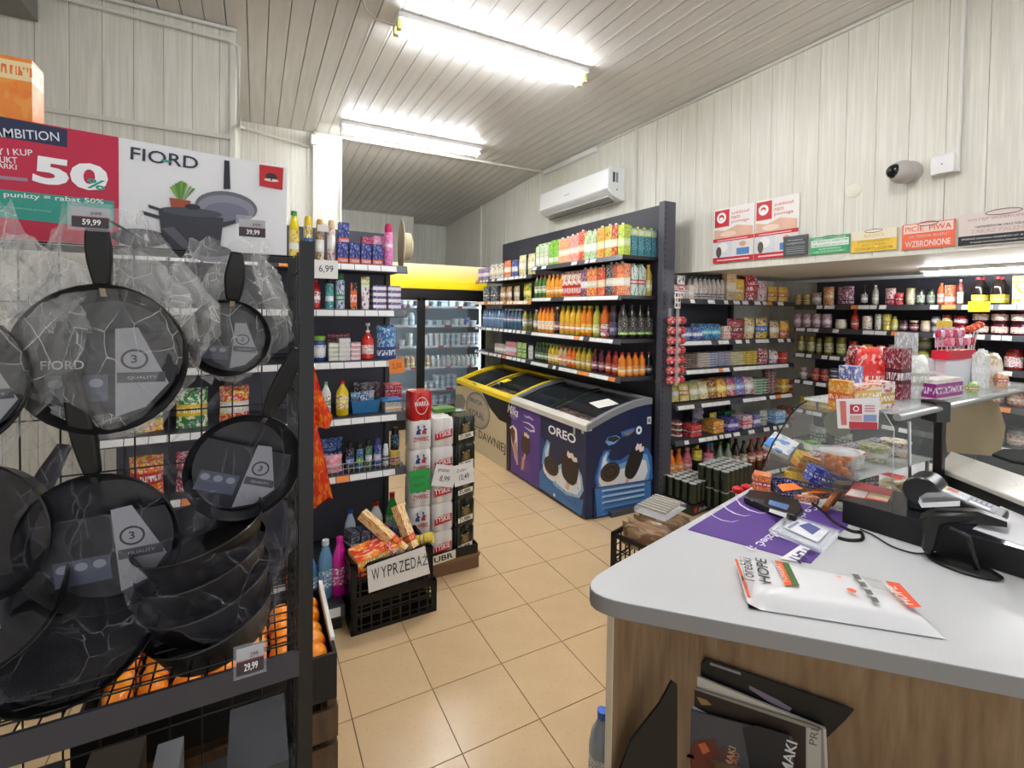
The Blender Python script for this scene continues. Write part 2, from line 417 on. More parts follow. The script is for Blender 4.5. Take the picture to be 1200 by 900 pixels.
wall('wall_back', (.46, 6.2), (2.2, 6.2), 0, 3.32, .125, (0, -1))
wall('wall_back_recess', (2.2, 6.7), (3.0, 6.7), 0, 3.30, .125, (0, -1))
struct('wall_back_reveal', G().box((2.1, 6.201, 0), (2.2, 6.8, 3.30)), WALLM)
wall('wall_far_left', (-3.1, -4.2), (-3.1, 1.4), 0, ZC, .3, (1, 0))
def bar(name, a, b, r, mat, parent=None, sq=True):
    g = G()
    if sq:
        lo = [min(p, q)-r for p, q in zip(a, b)]; hi = [max(p, q)+r for p, q in zip(a, b)]; g.box(lo, hi)
    else: g.tube([a, b], r, 8)
    return g.build(name, mat, parent)
TR = M('#dad9cf', .45)
for k, (a, b, r) in enumerate([((-3, 1.388, 2.735), (-.5, 1.388, 2.735), .012), ((-.477, 1.405, .02), (-.477, 1.405, 3.43), .016),
      ((.2, 3.1, ZC-.012), (3.0, 3.1, ZC-.012), .011), ((2.988, 1.2, ZC-.012), (2.988, 3.1, ZC-.012), .01), ((2.988, -4.1, ZC-.012), (2.988, 1.2, ZC-.012), .01),
      ((.46, 6.19, 3.29), (2.2, 6.19, 3.29), .01), ((2.985, 5.0, .02), (2.985, 5.0, 3.34), .012), ((2.985, 4.1, .02), (2.985, 4.1, 3.38), .006),
      ((2.985, 1.36, .02), (2.985, 1.36, 3.43), .012), ((.46, 3.07, .02), (.46, 3.07, 3.43), .01)]):
    tag(bar('trim_%d' % (k+2), a, b, r, TR), kind='structure')
# ------------------------------------------------------------ lamps
TUBEM = M('#fafcff', .4, emit=TUBE); ENDC = M('#d9d68a', .4)
def lamp(x0, x1, y, z, label, tubes, cap, ymod=0):
    t = thing('ceiling_lamp', label, 'lamp', ((x0+x1)/2, y, z), math.atan2(ymod, x1-x0))
    L = (x1-x0)/2
    G().box((-L, -.078, 0), (L, .078, .035)).add([(-L,-.03,0),(L,-.03,0),(L,.03,0),(-L,.03,0),(-L,-.015,-.02),(L,-.015,-.02),(L,.015,-.02),(-L,.015,-.02)],
        [(0,1,5,4),(2,3,7,6),(4,5,6,7),(0,4,7,3),(1,2,6,5)]).build('housing', WHITE, t)
    for yy in tubes:
        G().tube([(-L+.03, yy, -.035), (L-.03, yy, -.035)], .0165, 12).build('tube', TUBEM, t)
        for s in (-1, 1): G().box((s*(L-.03), yy-.02, -.058), (s*L, yy+.02, .0)).build('tube_holder', cap, t)
    return t
lamp(.433, 1.877, .755, 3.415, 'twin fluorescent tube lamp on the ceiling nearer the front, glaring white with yellowish end holders', (-.035, .035), ENDC)
lamp(.40, 1.90, 2.70, 3.415, 'fluorescent tube lamp farther back on the ceiling, just before the white ceiling strip', (-.02, .03), WHITE)
lamp(.433, 1.877, -1.35, 3.415, 'added unseen fluorescent tube lamp on the ceiling over the checkout counter', (-.035, .035), WHITE)  # extra lamp out of view, added to brighten the counter front
t = thing('alcove_lamp', 'bright tube lamp under the low ceiling of the jar shelf alcove', 'lamp', (4.12, -1.25, HZ))
G().box((-.03, -.75, -.03), (.03, .75, 0)).build('housing', WHITE, t)
G().tube([(0, -.73, -.045), (0, .73, -.045)], .014, 10).build('tube', TUBEM, t)
cord = G().tube([at(462, 30, z=3.40)+Vector((0, 0, .0)), at(440, 22, z=3.42), at(428, 10, z=3.43), at(424, -4, z=3.44)], .006, 6)
tag(cord.build('cable', M('#b9b6b0')), 'thin grey cable running along the ceiling into the front tube lamp', 'cable')
# conduits on the left wall
CON = M('#e6e5dd', .4)
def pipe(name, label, pts, r=.012):
    return tag(G().tube(pts, r, 8).build(name, CON), label, 'cable duct')
pipe('cable_conduit', 'upper white cable conduit running along the top of the left wall', [(-3, 1.375, 3.435), (-.45, 1.375, 3.435)])
pipe('cable_conduit', 'lower white cable conduit bending around the left wall corner towards the pillar', [at(60, -6, y=1.37), at(267, 47, y=1.37), (-.44, 1.40, 3.34), at(279, 147, x=-.44), at(286, 150, y=3.11), at(362, 172, y=3.11)])
tag(G().box((.16, 3.02, 3.30), (.215, 3.08, 3.40)).build('junction_box', WHITE), 'small white junction box on the pillar under the ceiling', 'junction box')
pipe('cable_conduit', 'thin white conduit going down the pillar beside the shelf', [(.19, 3.07, 3.3), (.19, 3.07, 1.2)], .008)
struct('trim_20', G().box((-2.2, .95, 3.215), (-1.43, 1.385, ZC-.003)), M('#7f7c76'))
# ------------------------------------------------------------ air conditioner
ac = thing('air_conditioner', 'white split air conditioner high on the right wall', 'air conditioner', (3.0, 0, 0))
y0, y1 = 1.53, 2.82
prof = [(0, 3.09), (-.18, 3.085), (-.215, 3.06), (-.225, 2.86), (-.17, 2.80), (-.05, 2.755), (0, 2.755)]
n = len(prof); vs = [(x, y0, z) for x, z in prof]+[(x, y1, z) for x, z in prof]
G().add(vs, [tuple(range(n)), tuple(range(n, 2*n))[::-1]]+[(i, n+i, n+(i+1) % n, (i+1) % n) for i in range(n)]).build('casing', M('#f0f1f1', .25), ac, bevel=.008)
G().add([(-.172, y0+.05, 2.797), (-.06, y0+.05, 2.757), (-.06, y1-.05, 2.757), (-.172, y1-.05, 2.797), (-.172, y0+.05, 2.789), (-.06, y0+.05, 2.749), (-.06, y1-.05, 2.749), (-.172, y1-.05, 2.789)],
        [(0,1,2,3),(7,6,5,4),(0,4,5,1),(1,5,6,2),(2,6,7,3),(3,7,4,0)]).build('air_flap', M('#d8d8d6', .4), ac)
G().box((-.12, y0+.06, 2.744), (-.09, y1-.06, 2.752)).build('outlet_slot', M('#3a3a3a'), ac)
a = Art((-.2256, y0+.7, 2.93), (0, -1, 0), (0, 0, 1)); a.rect(-.05, 0, .05, .012, '#b8babc'); a.build('printed_badge', ac)
a = Art((-.03, y0-.0005, 2.95), (1, 0, 0), (0, 0, 1)); a.rect(-.13, -.02, -.10, .08, '#3c4650'); a.rect(-.09, -.02, -.06, .08, '#8d949a'); a.rect(-.08, -.10, -.065, -.085, '#444444'); a.build('energy_sticker', ac)
tag(bar('cable_duct', (2.97, 2.0, 3.40), (2.97, 3.0, 3.41), .022, WHITE), 'white cable duct along the wall top above the air conditioner', 'cable duct')
# ------------------------------------------------------------ camera on the wall, junction box, blank plate
cm = thing('security_camera', 'grey dome security camera with black lens on the right wall', 'camera', (3.0, -.87, 2.45))
g = G(); g.T = Matrix.Translation((0, 0, 0)) @ Matrix.Rotation(R(-90), 4, 'Y')
g.lathe([(.062, 0), (.064, .012), (.05, .03), (.02, .04)], 20); g.build('mount', M('#b9b3ae', .4), cm)
g = G(); g.T = Matrix.Translation((-.065, .01, -.005)); g.lathe([(.065*math.sin(R(q)), -.065*math.cos(R(q))) for q in range(4, 180, 16)], 20); g.build('dome', M('#b4ada8', .35), cm)
g = G(); g.T = Matrix.Translation((-.098, .03, 0)) @ Matrix.Rotation(R(90), 4, 'Y') @ Matrix.Rotation(R(-25), 4, 'X')
g.lathe([(.043*math.sin(R(q)), -.043*math.cos(R(q))) for q in range(4, 180, 16)], 18); g.build('lens_cover', M('#101016', .08), cm)
jb = thing('junction_box', 'square white junction box beside the wall camera', 'junction box', (3.0, -1.03, 2.45))
G().box((-.045, -.05, -.05), (0, .05, .05)).build('housing', M('#efeff0', .35), jb, bevel=.004); G().box((-.047, -.003, -.003), (-.045, .003, .003)).build('screw', M('#555555'), jb)
pipe('cable_conduit', 'white conduit rising to the ceiling from the box beside the camera', [(2.985, -1.0, 2.40), (2.985, -1.085, 2.40), (2.985, -1.09, 3.44)], .011)
g = G(); g.T = Matrix.Translation((3.0, -.578, 2.41)) @ Matrix.Rotation(R(-90), 4, 'Y'); g.lathe([(.045, 0), (.045, .004), (.04, .007)], 24)
tag(g.build('blank_plate', M('#e7e4d4', .4)), 'round cream blank plate on the right wall above the signs', 'wall plate')
# ------------------------------------------------------------ signs on the right wall (face -x: right is -y)
def wallart(y_left, y_right, z0, z1, name, label, base, x=2.994):
    o = G().box((x-.004, y_right, z0), (x, y_left, z1)).build(name, M(base, .5)); tag(o, label, 'sign')
    return o, Art((x-.0042, y_left, z0), (0, -1, 0), (0, 0, 1)), y_left-y_right, z1-z0
yA, yM, yB = at(838, 245, x=3).y, at(886, 236, x=3).y, at(938, 228, x=3).y
def club_poster(a, b, label):
    o, A, W, H = wallart(a, b, 2.03, 2.465, 'club_poster', label, '#f2efec')
    A.rect(.01, H*.66, W*.40, H*.97, '#c9202c'); A.ring(W*.2, H*.83, W*.12, W*.12, .018, '#ffffff'); A.disc(W*.2, H*.81, W*.05, W*.04, '#ffffff')
    for k, s in enumerate(('oddział', 'nam', 'pomaga')): A.text(s, W*.46, H*(.86-.085*k), W*(.42 if k != 1 else .2), H*.05, '#c9303a')
    A.poly([(.01, H*.44), (W-.01, H*.44), (W-.01, H*.6), (W*.6, H*.66), (W*.3, H*.58), (.01, H*.62)], '#dcb49c')
    A.disc(W*.78, H*.55, W*.14, H*.075, '#e3b9a0'); A.disc(W*.38, H*.52, W*.2, H*.05, '#f0d5c4')
    A.rect(0, H*.385, W, H*.45, '#c9202c'); A.rect(W*.1, H*.405, W*.85, H*.42, '#f3d6d6')
    A.rect(.01, H*.1, W*.5, H*.38, '#d8dfe6'); A.disc(W*.25, H*.28, W*.13, H*.09, '#f4f2f0'); A.disc(W*.15, H*.2, W*.07, H*.1, '#5c4a44')
    A.rect(W*.52, H*.1, W*.99, H*.38, '#e7e3e0'); A.rect(W*.6, H*.12, W*.9, H*.24, '#4f7fc0'); A.disc(W*.74, H*.31, W*.08, H*.045, '#caa08a')
    A.rect(0, 0, W, H*.1, '#c9202c'); A.rect(W*.1, H*.035, W*.9, H*.06, '#f3d6d6'); A.build(parent=None if 0 else o)
club_poster(yA, yM+.003, 'left one of two matching red and white club posters with a sleeping baby')
club_poster(yM-.003, yB, 'right one of two matching red and white club posters, behind the grey notice')
def notice(px0, px1, z0, z1, label, base, rows, x=2.994):
    ya, yb = at(px0, 280, x=3).y, at(px1, 275, x=3).y
    o, A, W, H = wallart(ya, yb, z0, z1, 'notice_board', label, base, x)
    for r_ in rows:
        if r_[0] == 'r': A.rect(W*r_[1], H*r_[2], W*r_[3], H*r_[4], r_[5])
        elif r_[0] == 't': A.text(r_[1], W*r_[2], H*r_[3], W*r_[4], H*r_[5], r_[6], bold=.02)
        else:
            A.ring(W*.5, H*.95, W*.2, H*.09, .004, r_[1])
    A.build(parent=o)
notice(920, 949, 2.03, 2.17, 'dark grey notice overlapping the club posters', '#44484c', [('t', 'Prosimy', .2, .74, .6, .08, '#d8dadb'), ('t', 'o przygotowanie', .12, .58, .76, .09, '#d8dadb')]+[('r', .12, .12+.1*k, .88, .15+.1*k, '#9da1a3') for k in range(4)], 2.986)
notice(951, 997, 2.025, 2.14, 'green and white notice on the alcove header', '#3fae6c', [('r', .02, .42, .98, .82, '#e8f2ea'), ('t', 'UWAGA KLIENCIE', .1, .84, .8, .10, '#e8f2ea'), ('t', 'W MIEJSCU OBJĘTYM', .05, .66, .9, .11, '#2f9b5c'), ('t', '1 MŁODZIEŻY DO LAT 18', .05, .47, .9, .11, '#2f9b5c'), ('t', 'ALKOHOLU', .22, .24, .56, .12, '#dff2e6'), ('t', 'NIE SPRZEDAJEMY', .1, .07, .8, .11, '#dff2e6'), ('o', '#22734a')])
notice(999, 1052, 2.015, 2.145, 'yellow notice with a pale top on the alcove header', '#f0c848', [('r', .0, .56, 1, 1, '#efe7cf'), ('t', 'ALKOHOL', .28, .66, .46, .17, '#e2b64a'), ('t', 'SPRZEDAWANY', .14, .42, .72, .12, '#b9932c'), ('t', 'JEST TYLKO', .24, .25, .52, .11, '#b9932c'), ('t', 'OSOBOM DOROSŁYM', .08, .08, .84, .12, '#b9932c'), ('o', '#6b5a2a')])
notice(1058, 1120, 2.005, 2.15, 'orange-red beer drinking ban notice on the alcove header', '#f0704e', [('r', .03, .62, .97, .97, '#f3d9cc'), ('t', 'PICIE  PIWA', .06, .69, .88, .2, '#e2542f'), ('t', 'NA TERENIE SKLEPU', .14, .44, .72, .1, '#f6c8b8'), ('t', 'WZBRONIONE', .07, .08, .86, .24, '#fbe9e2'), ('o', '#5d2a20')])
notice(1124, 1235, 1.995, 2.165, 'wide pale pink notice with black strip on the alcove header', '#e4d8d2', [('r', 0, .03, 1, .32, '#2f3033'), ('t', 'WSTĘP WZBRONIONY', .1, .74, .8, .1, '#c09a94'), ('t', 'NIETRZEŹWYM ORAZ NIELETNIM', .2, .54, .62, .08, '#3a3a3a'), ('t', 'ZAKAZ PALENIA', .14, .38, .66, .12, '#d6b4a8'), ('t', 'SPRZEDAŻ ALKOHOLU OSOBOM DO LAT 18 ZABRONIONA', .04, .2, .9, .06, '#e8e8e8'), ('t', 'W RAZIE WĄTPLIWOŚCI ŻĄDAMY DOWODU', .14, .08, .7, .06, '#e8e8e8'), ('o', '#6e2a3a')])
# ============================================================ SHELF UNITS
def proj(p):
    d = Vector(p)-CAM; w_ = d.dot(_f); return PX0+F_PX*d.dot(_r)/w_, PY0-F_PX*d.dot(_u)/w_
TAGME = {}
def tagmesh(wd, hgt=.034, mat=None):
    k = (round(wd, 3), hgt, mat)
    if k not in TAGME: TAGME[k] = G().box((0, -.003, -hgt/2), (wd, 0, hgt/2)).mesh('price_tag', mat or TAG)
    return TAGME[k]
class Unit:
    def __init__(s, name, label, cat, loc, rz, L, depth):
        s.t = thing(name, label, cat, loc, rz); s.loc = Vector((loc[0], loc[1], 0)); s.rz = rz; s.L = L; s.D = depth
        s.ax = Vector((math.cos(rz), math.sin(rz), 0)); s.ay = Vector((-math.sin(rz), math.cos(rz), 0)); s.where = {}
    def X(s, px, z, Y=0):
        """local position along the shelf of a photo column, on the shelf's own front plane"""
        py = 400
        for _ in range(6):
            d = _f + _r*((px-PX0)/F_PX) - _u*((py-PY0)/F_PX); o = s.loc+s.ay*Y
            t = (o-CAM).dot(s.ay)/d.dot(s.ay); p = CAM+d*t; q = Vector((p.x, p.y, z)); py = proj(q)[1]
        return (q-s.loc).dot(s.ax)
    def W(s, X, Y, z): p = s.loc+s.ax*X+s.ay*Y; return (p.x, p.y, z)
    def shelf(s, z, x0, x1, depth=None, tags=.75, lipcol=None, where='', strip=False, y0=0, th=.03, tagmat=None, seed=1, pert=(.05, .085)):
        rnd = random.Random(seed+int(z*100)); D = depth or s.D
        sh = G().box((x0, y0, z-th), (x1, D, z)).build('shelf', SHELFM, s.t)
        G().add([(x0, y0-.002, z), (x1, y0-.002, z), (x1, y0-.016, z-.042), (x0, y0-.016, z-.042), (x0, y0+.004, z), (x1, y0+.004, z), (x1, y0-.008, z-.046), (x0, y0-.008, z-.046)],
                [(3,2,1,0),(4,5,6,7),(0,1,5,4),(1,2,6,5),(2,3,7,6),(3,0,4,7)]).build('price_rail', lipcol or LIP, sh)
        x = x0+.02
        while x < x1-.1:
            wd = rnd.choice(pert)
            if rnd.random() < tags:
                m = tagmat or TAG
                if rnd.random() < .04: m = M('#f09048', .6)
                q = ob('price_tag', tagmesh(wd, mat=m), sh, (x, y0-.0125, z-.022)); q.rotation_euler = (R(-18), 0, 0)
            x += wd+(.004 if strip else rnd.choice((.006, .02, .035)))
        s.where[round(z, 3)] = where
        return sh
    def run(s, z, px0, px1, proto, w_, d, label, cat, rows=1, Y=.03, stack=1, hh=0, name=None, jit=.0, rzj=.06, rx=0, x01=None, sc=1, turn=0):
        x0, x1 = x01 or (s.X(px0, z, Y), s.X(px1, z, Y))
        n = max(1, int((x1-x0)/w_+.2)); st = (x1-x0)/n; f = min(1., st/w_)
        wh = s.where.get(round(z, 3), ''); tot = n*rows*stack; grp = label+', '+wh if wh else label
        sq_ = proto[0][0] in ('box', 'carton', 'bag', 'pouch', 'sachet', 'multipack')
        if sq_: rzj = min(rzj, .015)
        if rx: z = z+.5*d*abs(math.sin(rx))
        for i in range(n):
            for r_ in range(rows):
                for k in range(stack):
                    xx = x0+(i+.5)*st+random.uniform(-jit, jit); yy = Y+d/2+r_*d*1.03+random.uniform(0, jit)
                    bits = [label] + ([wh] if wh else [])
                    if n > 1: bits.append(ORD[i]+' from left' if i < n-1 or n > 12 else 'rightmost')
                    if rows > 1: bits.append(('front', 'second', 'third', 'rear')[r_]+' row')
                    if stack > 1: bits.append('bottom layer' if k == 0 else 'top layer' if k == stack-1 else ORD[k]+' layer')
                    lab = ', '.join(bits)
                    while len(lab.split()) > 16 or len(label.split()) < 2:
                        q = bits[0].split(); cut = [w2 for w2 in ('and', 'with', 'small', 'bright', 'coloured', 'large', 'low', 'tall', 'dark', 'white', 'pale', 'green', 'red') if w2 in q]
                        if not cut: break
                        q.remove(cut[0]); bits[0] = ' '.join(q); lab = ', '.join(bits)
                    inst(proto, name or proto[0][0], lab, cat, grp if tot > 1 else None, s.W(xx, yy, z+.001+k*hh), s.rz+random.uniform(-rzj, rzj)+turn, sc=(f, 1 if sq_ else f, 1) if sc == 1 else sc, rx=rx)
ORD = ('first', 'second', 'third', 'fourth', 'fifth', 'sixth', 'seventh', 'eighth', 'ninth', 'tenth', 'eleventh', 'twelfth', 'thirteenth', 'fourteenth', 'fifteenth', 'sixteenth')
# ---- colours of goods
CAPW, CAPG, CAPR, CAPK, CAPY, CAPB = M('#f0efe9', .4), M('#7fb53a', .4), M('#c3262c', .4), M('#141416', .4), M('#f2cf2c', .4), M('#2f66c8', .4)
def liq(c): return M(c, .12, coat=.3)
GLS = M('#6f8a80', .08, coat=.4)
# ------------------------------------------------------------ drinks gondola (faces the aisle)
GY1, GY0 = 3.75, .80
U = Unit('drinks_gondola', 'long dark grey shelving gondola of drinks behind the ice cream freezers', 'shelving', (2.35, GY1, 0), -math.pi/2, GY1-GY0, .40)
gp = struct
def gx(y): return GY1-y
G().box((0, .405, .02), (gx(2.25)-.002, .425, 2.33)).box((0, .403, 2.333), (gx(2.25)-.002, .425, 2.55)).build('back_panel', DKG, U.t)
G().box((gx(2.25)+.002, .405, .02), (gx(.74), .425, 2.33)).box((gx(2.25)+.002, .403, 2.333), (gx(.74), .425, 2.55)).build('back_panel', DKG, U.t)
ep = G().box((gx(.74), .33, .0), (gx(.68), .46, 2.555)).build('end_post', M('#4b4c57', .45), U.t)
g = G()
for k in range(48): g.box((gx(.7395)-.002, .345, .14+k*.05), (gx(.74)+.001, .352, .165+k*.05)); 
sg = G()
for k in range(48): sg.box((gx(.68), .345, .14+k*.05), (gx(.679), .353, .165+k*.05))
tag(sg.build('upright_slot', M('#0c0c0e'), ep), kind='stuff')
G().box((gx(.692), -.2, 0), (gx(.652), .33, .04)).build('base_foot', M('#4b4c57', .45), U.t)
G().box((0, .39, .03), (gx(.75), .404, 1.0)).build('base_panel', M('#2c2d33', .5), U.t)
W = 'of the drinks gondola'
zs = (2.10, 1.765, 1.395, 1.075)
for k, z in enumerate(zs): U.shelf(z, gx(2.25) if k < 2 else gx(2.25), gx(.80), where='%s gondola shelf' % ('top', 'second', 'third', 'lowest')[k], seed=k, tags=.25 if k == 0 else .9, strip=k > 0)
for k, z in enumerate((2.025, 1.735, 1.400, 1.080)): U.shelf(z, 0, gx(2.255), where='far %s gondola shelf' % ('top', 'second', 'third', 'lowest')[k], seed=k+9, tags=.9, lipcol=M('#d8903a', .5) if k == 1 else None)
H1 = .245
def juice(c, c2, c3, cap='#f0f0f0', h=H1, w_=.09, band=(.3, .55)): return p_carton(w_, .07, h, PM(c, c2, c3, band), M(cap, .4), False)
def gable(c, c2, c3, h=.25): return p_carton(.07, .07, h, PM(c, c2, c3), M('#e8e8e8', .4), True)
z = zs[0]
U.run(z, 627, 642, p_carton(.075, .07, .25, PM('#dfe8d2', '#8ec63c', '#f2f2ea', (.1, .4)), CAPG, True), .08, .08, 'pale green and white soy drink carton', 'carton', 2)
U.run(z, 642, 654, p_carton(.075, .07, .26, PM('#7cc52e', '#a4dc48', '#e8f2d8', (.1, .3)), CAPG, True), .08, .08, 'bright green gable carton', 'carton', 2)
U.run(z, 654, 666, juice('#f1a06a', '#f5c9a0', '#fbe5d0'), .08, .08, 'peach coloured juice carton', 'carton', 2)
U.run(z, 666, 677, juice('#ef8f86', '#f6c4b0', '#f8dcd0', h=.255), .08, .08, 'salmon pink juice carton', 'carton', 2)
U.run(z, 677, 684, juice('#e8431f', '#f07c3a', '#f9c8a0', h=.275), .08, .08, 'tall orange-red juice carton', 'carton', 2)
U.run(z, 684, 698, juice('#d8e6bd', '#69b44b', '#f4f4ec', h=.255), .07, .08, 'white and green apple juice carton', 'carton', 2)
U.run(z, 698, 708, juice('#f2b52c', '#f4782a', '#fbe9a8', h=.27), .08, .08, 'yellow and orange juice carton', 'carton', 2)
U.run(z, 708, 716, juice('#c9c73a', '#d83a20', '#f2ead0', h=.27), .08, .08, 'olive green juice carton with red fruit', 'carton', 2)
U.run(z, 716, 722, juice('#b6301f', '#e88632', '#f4e6c0', h=.265), .08, .08, 'dark red juice carton', 'carton', 2)
U.run(z, 0, 0, p_carton(.062, .065, .235, PM('#4f9faa', '#2f7f90', '#d9e9a0', (.72, .95), 6), CAPY, False), .07, .075, 'teal oat drink carton with yellow-green top', 'carton', 4, x01=(gx(.905), gx(.83)), Y=.115)
U.run(z, 0, 0, juice('#a8cc2c', '#e3e64c', '#ddeeb0', h=.255), .09, .075, 'lime green juice carton beside the teal ones', 'carton', 1, x01=(gx(.905), gx(.83)))
z = zs[1]
U.run(z, 624, 638, p_bottle(.25, .032, liq('#4f7a34'), CAPR, PM('#c8d8b0', '#3f7a2c', '#f0e8d0'), .2, .5), .07, .07, 'slim green bottle with pale label', 'bottle', 2)
U.run(z, 638, 658, p_bottle(.235, .036, liq('#f29a2a'), M('#f6b23c', .4), PM('#f8c050', '#e86a1c', '#fbe6b0'), .15, .45), .075, .075, 'orange juice bottle with orange cap', 'bottle', 2)
U.run(z, 658, 680, p_carton(.07, .07, .25, PM('#e9e4d6', '#c92a1c', '#c9281c', (.02, .45), 7), CAPR, True), .075, .08, 'white gable carton with red tomatoes', 'carton', 2)
U.run(z, 680, 687, juice('#54487a', '#c94a4a', '#e8e0e8', h=.25), .08, .08, 'violet blackcurrant juice carton', 'carton', 2)
U.run(z, 687, 698, juice('#e86a2a', '#f6c03a', '#e4d8c0', h=.25), .075, .08, 'orange multifruit juice carton', 'carton', 2)
U.run(z, 698, 710, juice('#d8321f', '#f08a3a', '#f4d8b0', h=.255), .08, .08, 'red strawberry juice carton', 'carton', 2)
U.run(z, 710, 717, juice('#3a3a56', '#6a8a5a', '#d8d2c8', h=.27), .08, .08, 'dark blue aronia juice carton', 'carton', 2)
U.run(z, 717, 722, juice('#d82a1c', '#5a8a32', '#f6e8c8', h=.265), .08, .08, 'bright red and green juice carton by the shelf corner', 'carton', 2)
U.run(z, 0, 0, p_carton(.075, .075, .27, PM('#dfe9e0', '#6fae7c', '#c94848', (.35, .5), 5), CAPG, True), .085, .085, 'white and green milk drink carton', 'carton', 2, x01=(gx(.91), gx(.83)), Y=.118)
U.run(z, 0, 0, p_bottle(.27, .04, liq('#cfae4a'), CAPY, PM('#e6dca0', '#7a9a3a', '#f2eed0'), .15, .5), .09, .085, 'yellow apple juice bottle', 'bottle', 1, x01=(gx(.91), gx(.83)), Y=.305)
U.run(z, 0, 0, juice('#ef9a5a', '#d8321f', '#f8e8d8', h=.265), .085, .08, 'orange-white juice carton before the milk drinks', 'carton', 1, x01=(gx(.91), gx(.83)))
z = zs[2]
U.run(z, 622.5, 628, p_bottle(.24, .035, liq('#8a7a3a'), CAPW, PM('#d8d8c8', '#6a5a3a', '#f0ece0'), .2, .5), .075, .075, 'brownish drink bottle with white cap', 'bottle', 2)
U.run(z, 628, 646, p_bottle(.27, .038, liq('#f2921c'), CAPR, PM('#f6eee0', '#e8501c', '#f8d890'), .12, .45), .08, .08, 'orange drink bottle with white label', 'bottle', 2)
U.run(z, 646, 653, p_bottle(.27, .036, liq('#3c2430'), CAPW, PM('#8a3040', '#2c1a20', '#d8c8c8'), .12, .45), .08, .08, 'dark cherry drink bottle', 'bottle', 2)
U.run(z, 653, 678, p_bottle(.28, .038, liq('#e0b02c'), CAPG, PM('#f0a82c', '#e0641c', '#f8f0d0'), .12, .38), .08, .08, 'golden juice bottle with green cap', 'bottle', 2)
U.run(z, 678, 690, p_bottle(.28, .038, liq('#f08a1c'), CAPY, PM('#f2d03c', '#d8541c', '#f8f0d0'), .12, .40), .08, .08, 'bright orange juice bottle with yellow cap', 'bottle', 2)
U.run(z, 690, 701, p_bottle(.28, .038, liq('#b9b84a'), CAPG, PM('#e0e0a0', '#7fae3c', '#f8f0d0'), .12, .40), .08, .08, 'yellow-green apple juice bottle', 'bottle', 2)
U.run(z, 701, 709, p_bottle(.28, .042, liq('#e06a24'), CAPR, PM('#f0e8e0', '#c8242c', '#c8242c'), .05, .42), .085, .08, 'orange bottle with big red and white label', 'bottle', 2)
U.run(z, 709, 721, p_bottle(.28, .04, liq('#34283a'), CAPK, PM('#4a3f60', '#2a2038', '#8a80a0', txt='#d0c8d8'), .1, .5), .085, .08, 'very dark purple drink bottle', 'bottle', 2)
U.run(z, 0, 0, p_bottle(.29, .042, liq('#2b2620'), CAPK, PM('#3c3a34', '#26241f', '#8fbf3c', (.0, .16)), .12, .62), .09, .092, 'black drink bottle with green stripe label', 'bottle', 4, x01=(gx(.92), gx(.83)))
z = zs[3]
U.run(z, 640, 652, p_bottle(.2, .03, liq('#c8a82c'), CAPG, PM('#e8d890', '#c86a1c', '#f8f0d0'), .15, .5), .065, .07, 'small yellow syrup bottle', 'bottle', 2)
U.run(z, 625, 640, p_bottle(.2, .03, liq('#2f4a2c'), CAPG, PM('#6a8a5a', '#2c4a2a', '#d8e0c8'), .15, .5), .065, .07, 'small dark green bottle', 'bottle', 2)
U.run(z, 652, 662, p_bottle(.2, .03, liq('#d8c08a'), CAPR, PM('#d84a3a', '#f0e0c0', '#f8f0d0'), .15, .5), .065, .07, 'small bottle with red label', 'bottle', 2)
U.run(z, 662, 672, p_bottle(.2, .03, liq('#e8721c'), CAPG, PM('#f0a040', '#e8501c', '#f8f0d0'), .15, .5), .065, .07, 'small orange carrot juice bottle', 'bottle', 2)
U.run(z, 672, 690, p_bottle(.2, .031, liq('#d0b23c'), CAPG, PM('#d8b83c', '#b04a2c', '#f0e8c8'), .15, .5), .068, .07, 'small yellowish juice bottle with bright green cap', 'bottle', 2)
U.run(z, 690, 706, p_bottle(.2, .032, liq('#5a2030'), M('#8a2a4a', .4), PM('#b04a5a', '#4a1a2a', '#e8d0d0'), .15, .5), .07, .07, 'small plum coloured juice bottle', 'bottle', 2)
U.run(z, 706, 722, p_bottle(.2, .032, liq('#a8341c'), CAPR, PM('#d8503c', '#8a2a1c', '#f0e0d0'), .15, .5), .07, .07, 'small brick red juice bottle with red cap', 'bottle', 2)
U.run(z, 0, 0, p_bottle(.2, .033, liq('#e8851c'), CAPR, PM('#f4b050', '#e8701c', '#fbe0a0'), .1, .45), .075, .072, 'small orange juice bottle with red cap', 'bottle', 4, x01=(gx(.905), gx(.83)))
U.run(z, 0, 0, p_bottle(.2, .034, liq('#1c1a1c'), CAPR, PM('#3a3438', '#1c1a1c', '#b8b0b0'), .1, .45), .075, .075, 'small black drink bottle at the shelf end', 'bottle', 1, x01=(gx(.90), gx(.83)), Y=.33)
# far bay
z = 2.025
U.run(z, 559, 571, p_box(.11, .08, .16, PM('#7f5fa8', '#b89ad0', '#e8e0f0')), .12, .09, 'purple snack box', 'box', 1)
U.run(z, 571, 587, p_pouch(.12, .06, .19, PM('#e9e3d6', '#2c2a28', '#e8dcc0'), 1), .13, .08, 'white and black snack bag', 'bag', 1)
U.run(z, 587, 596, p_pouch(.16, .06, .21, PM('#e8642c', '#f09a4a', '#f8e0c0'), 2), .17, .08, 'orange snack bag', 'bag', 1)
U.run(z, 596, 604, p_pouch(.14, .06, .2, PM('#2f3f94', '#5a6ac0', '#e0e0f0'), 3), .15, .08, 'blue snack bag', 'bag', 1)
U.run(z, 604, 625, p_pouch(.15, .07, .24, PM('#e0dcb0', '#c8b060', '#f2ecd8'), 4), .16, .08, 'cream coloured crisps bag', 'bag', 1)
z = 1.735
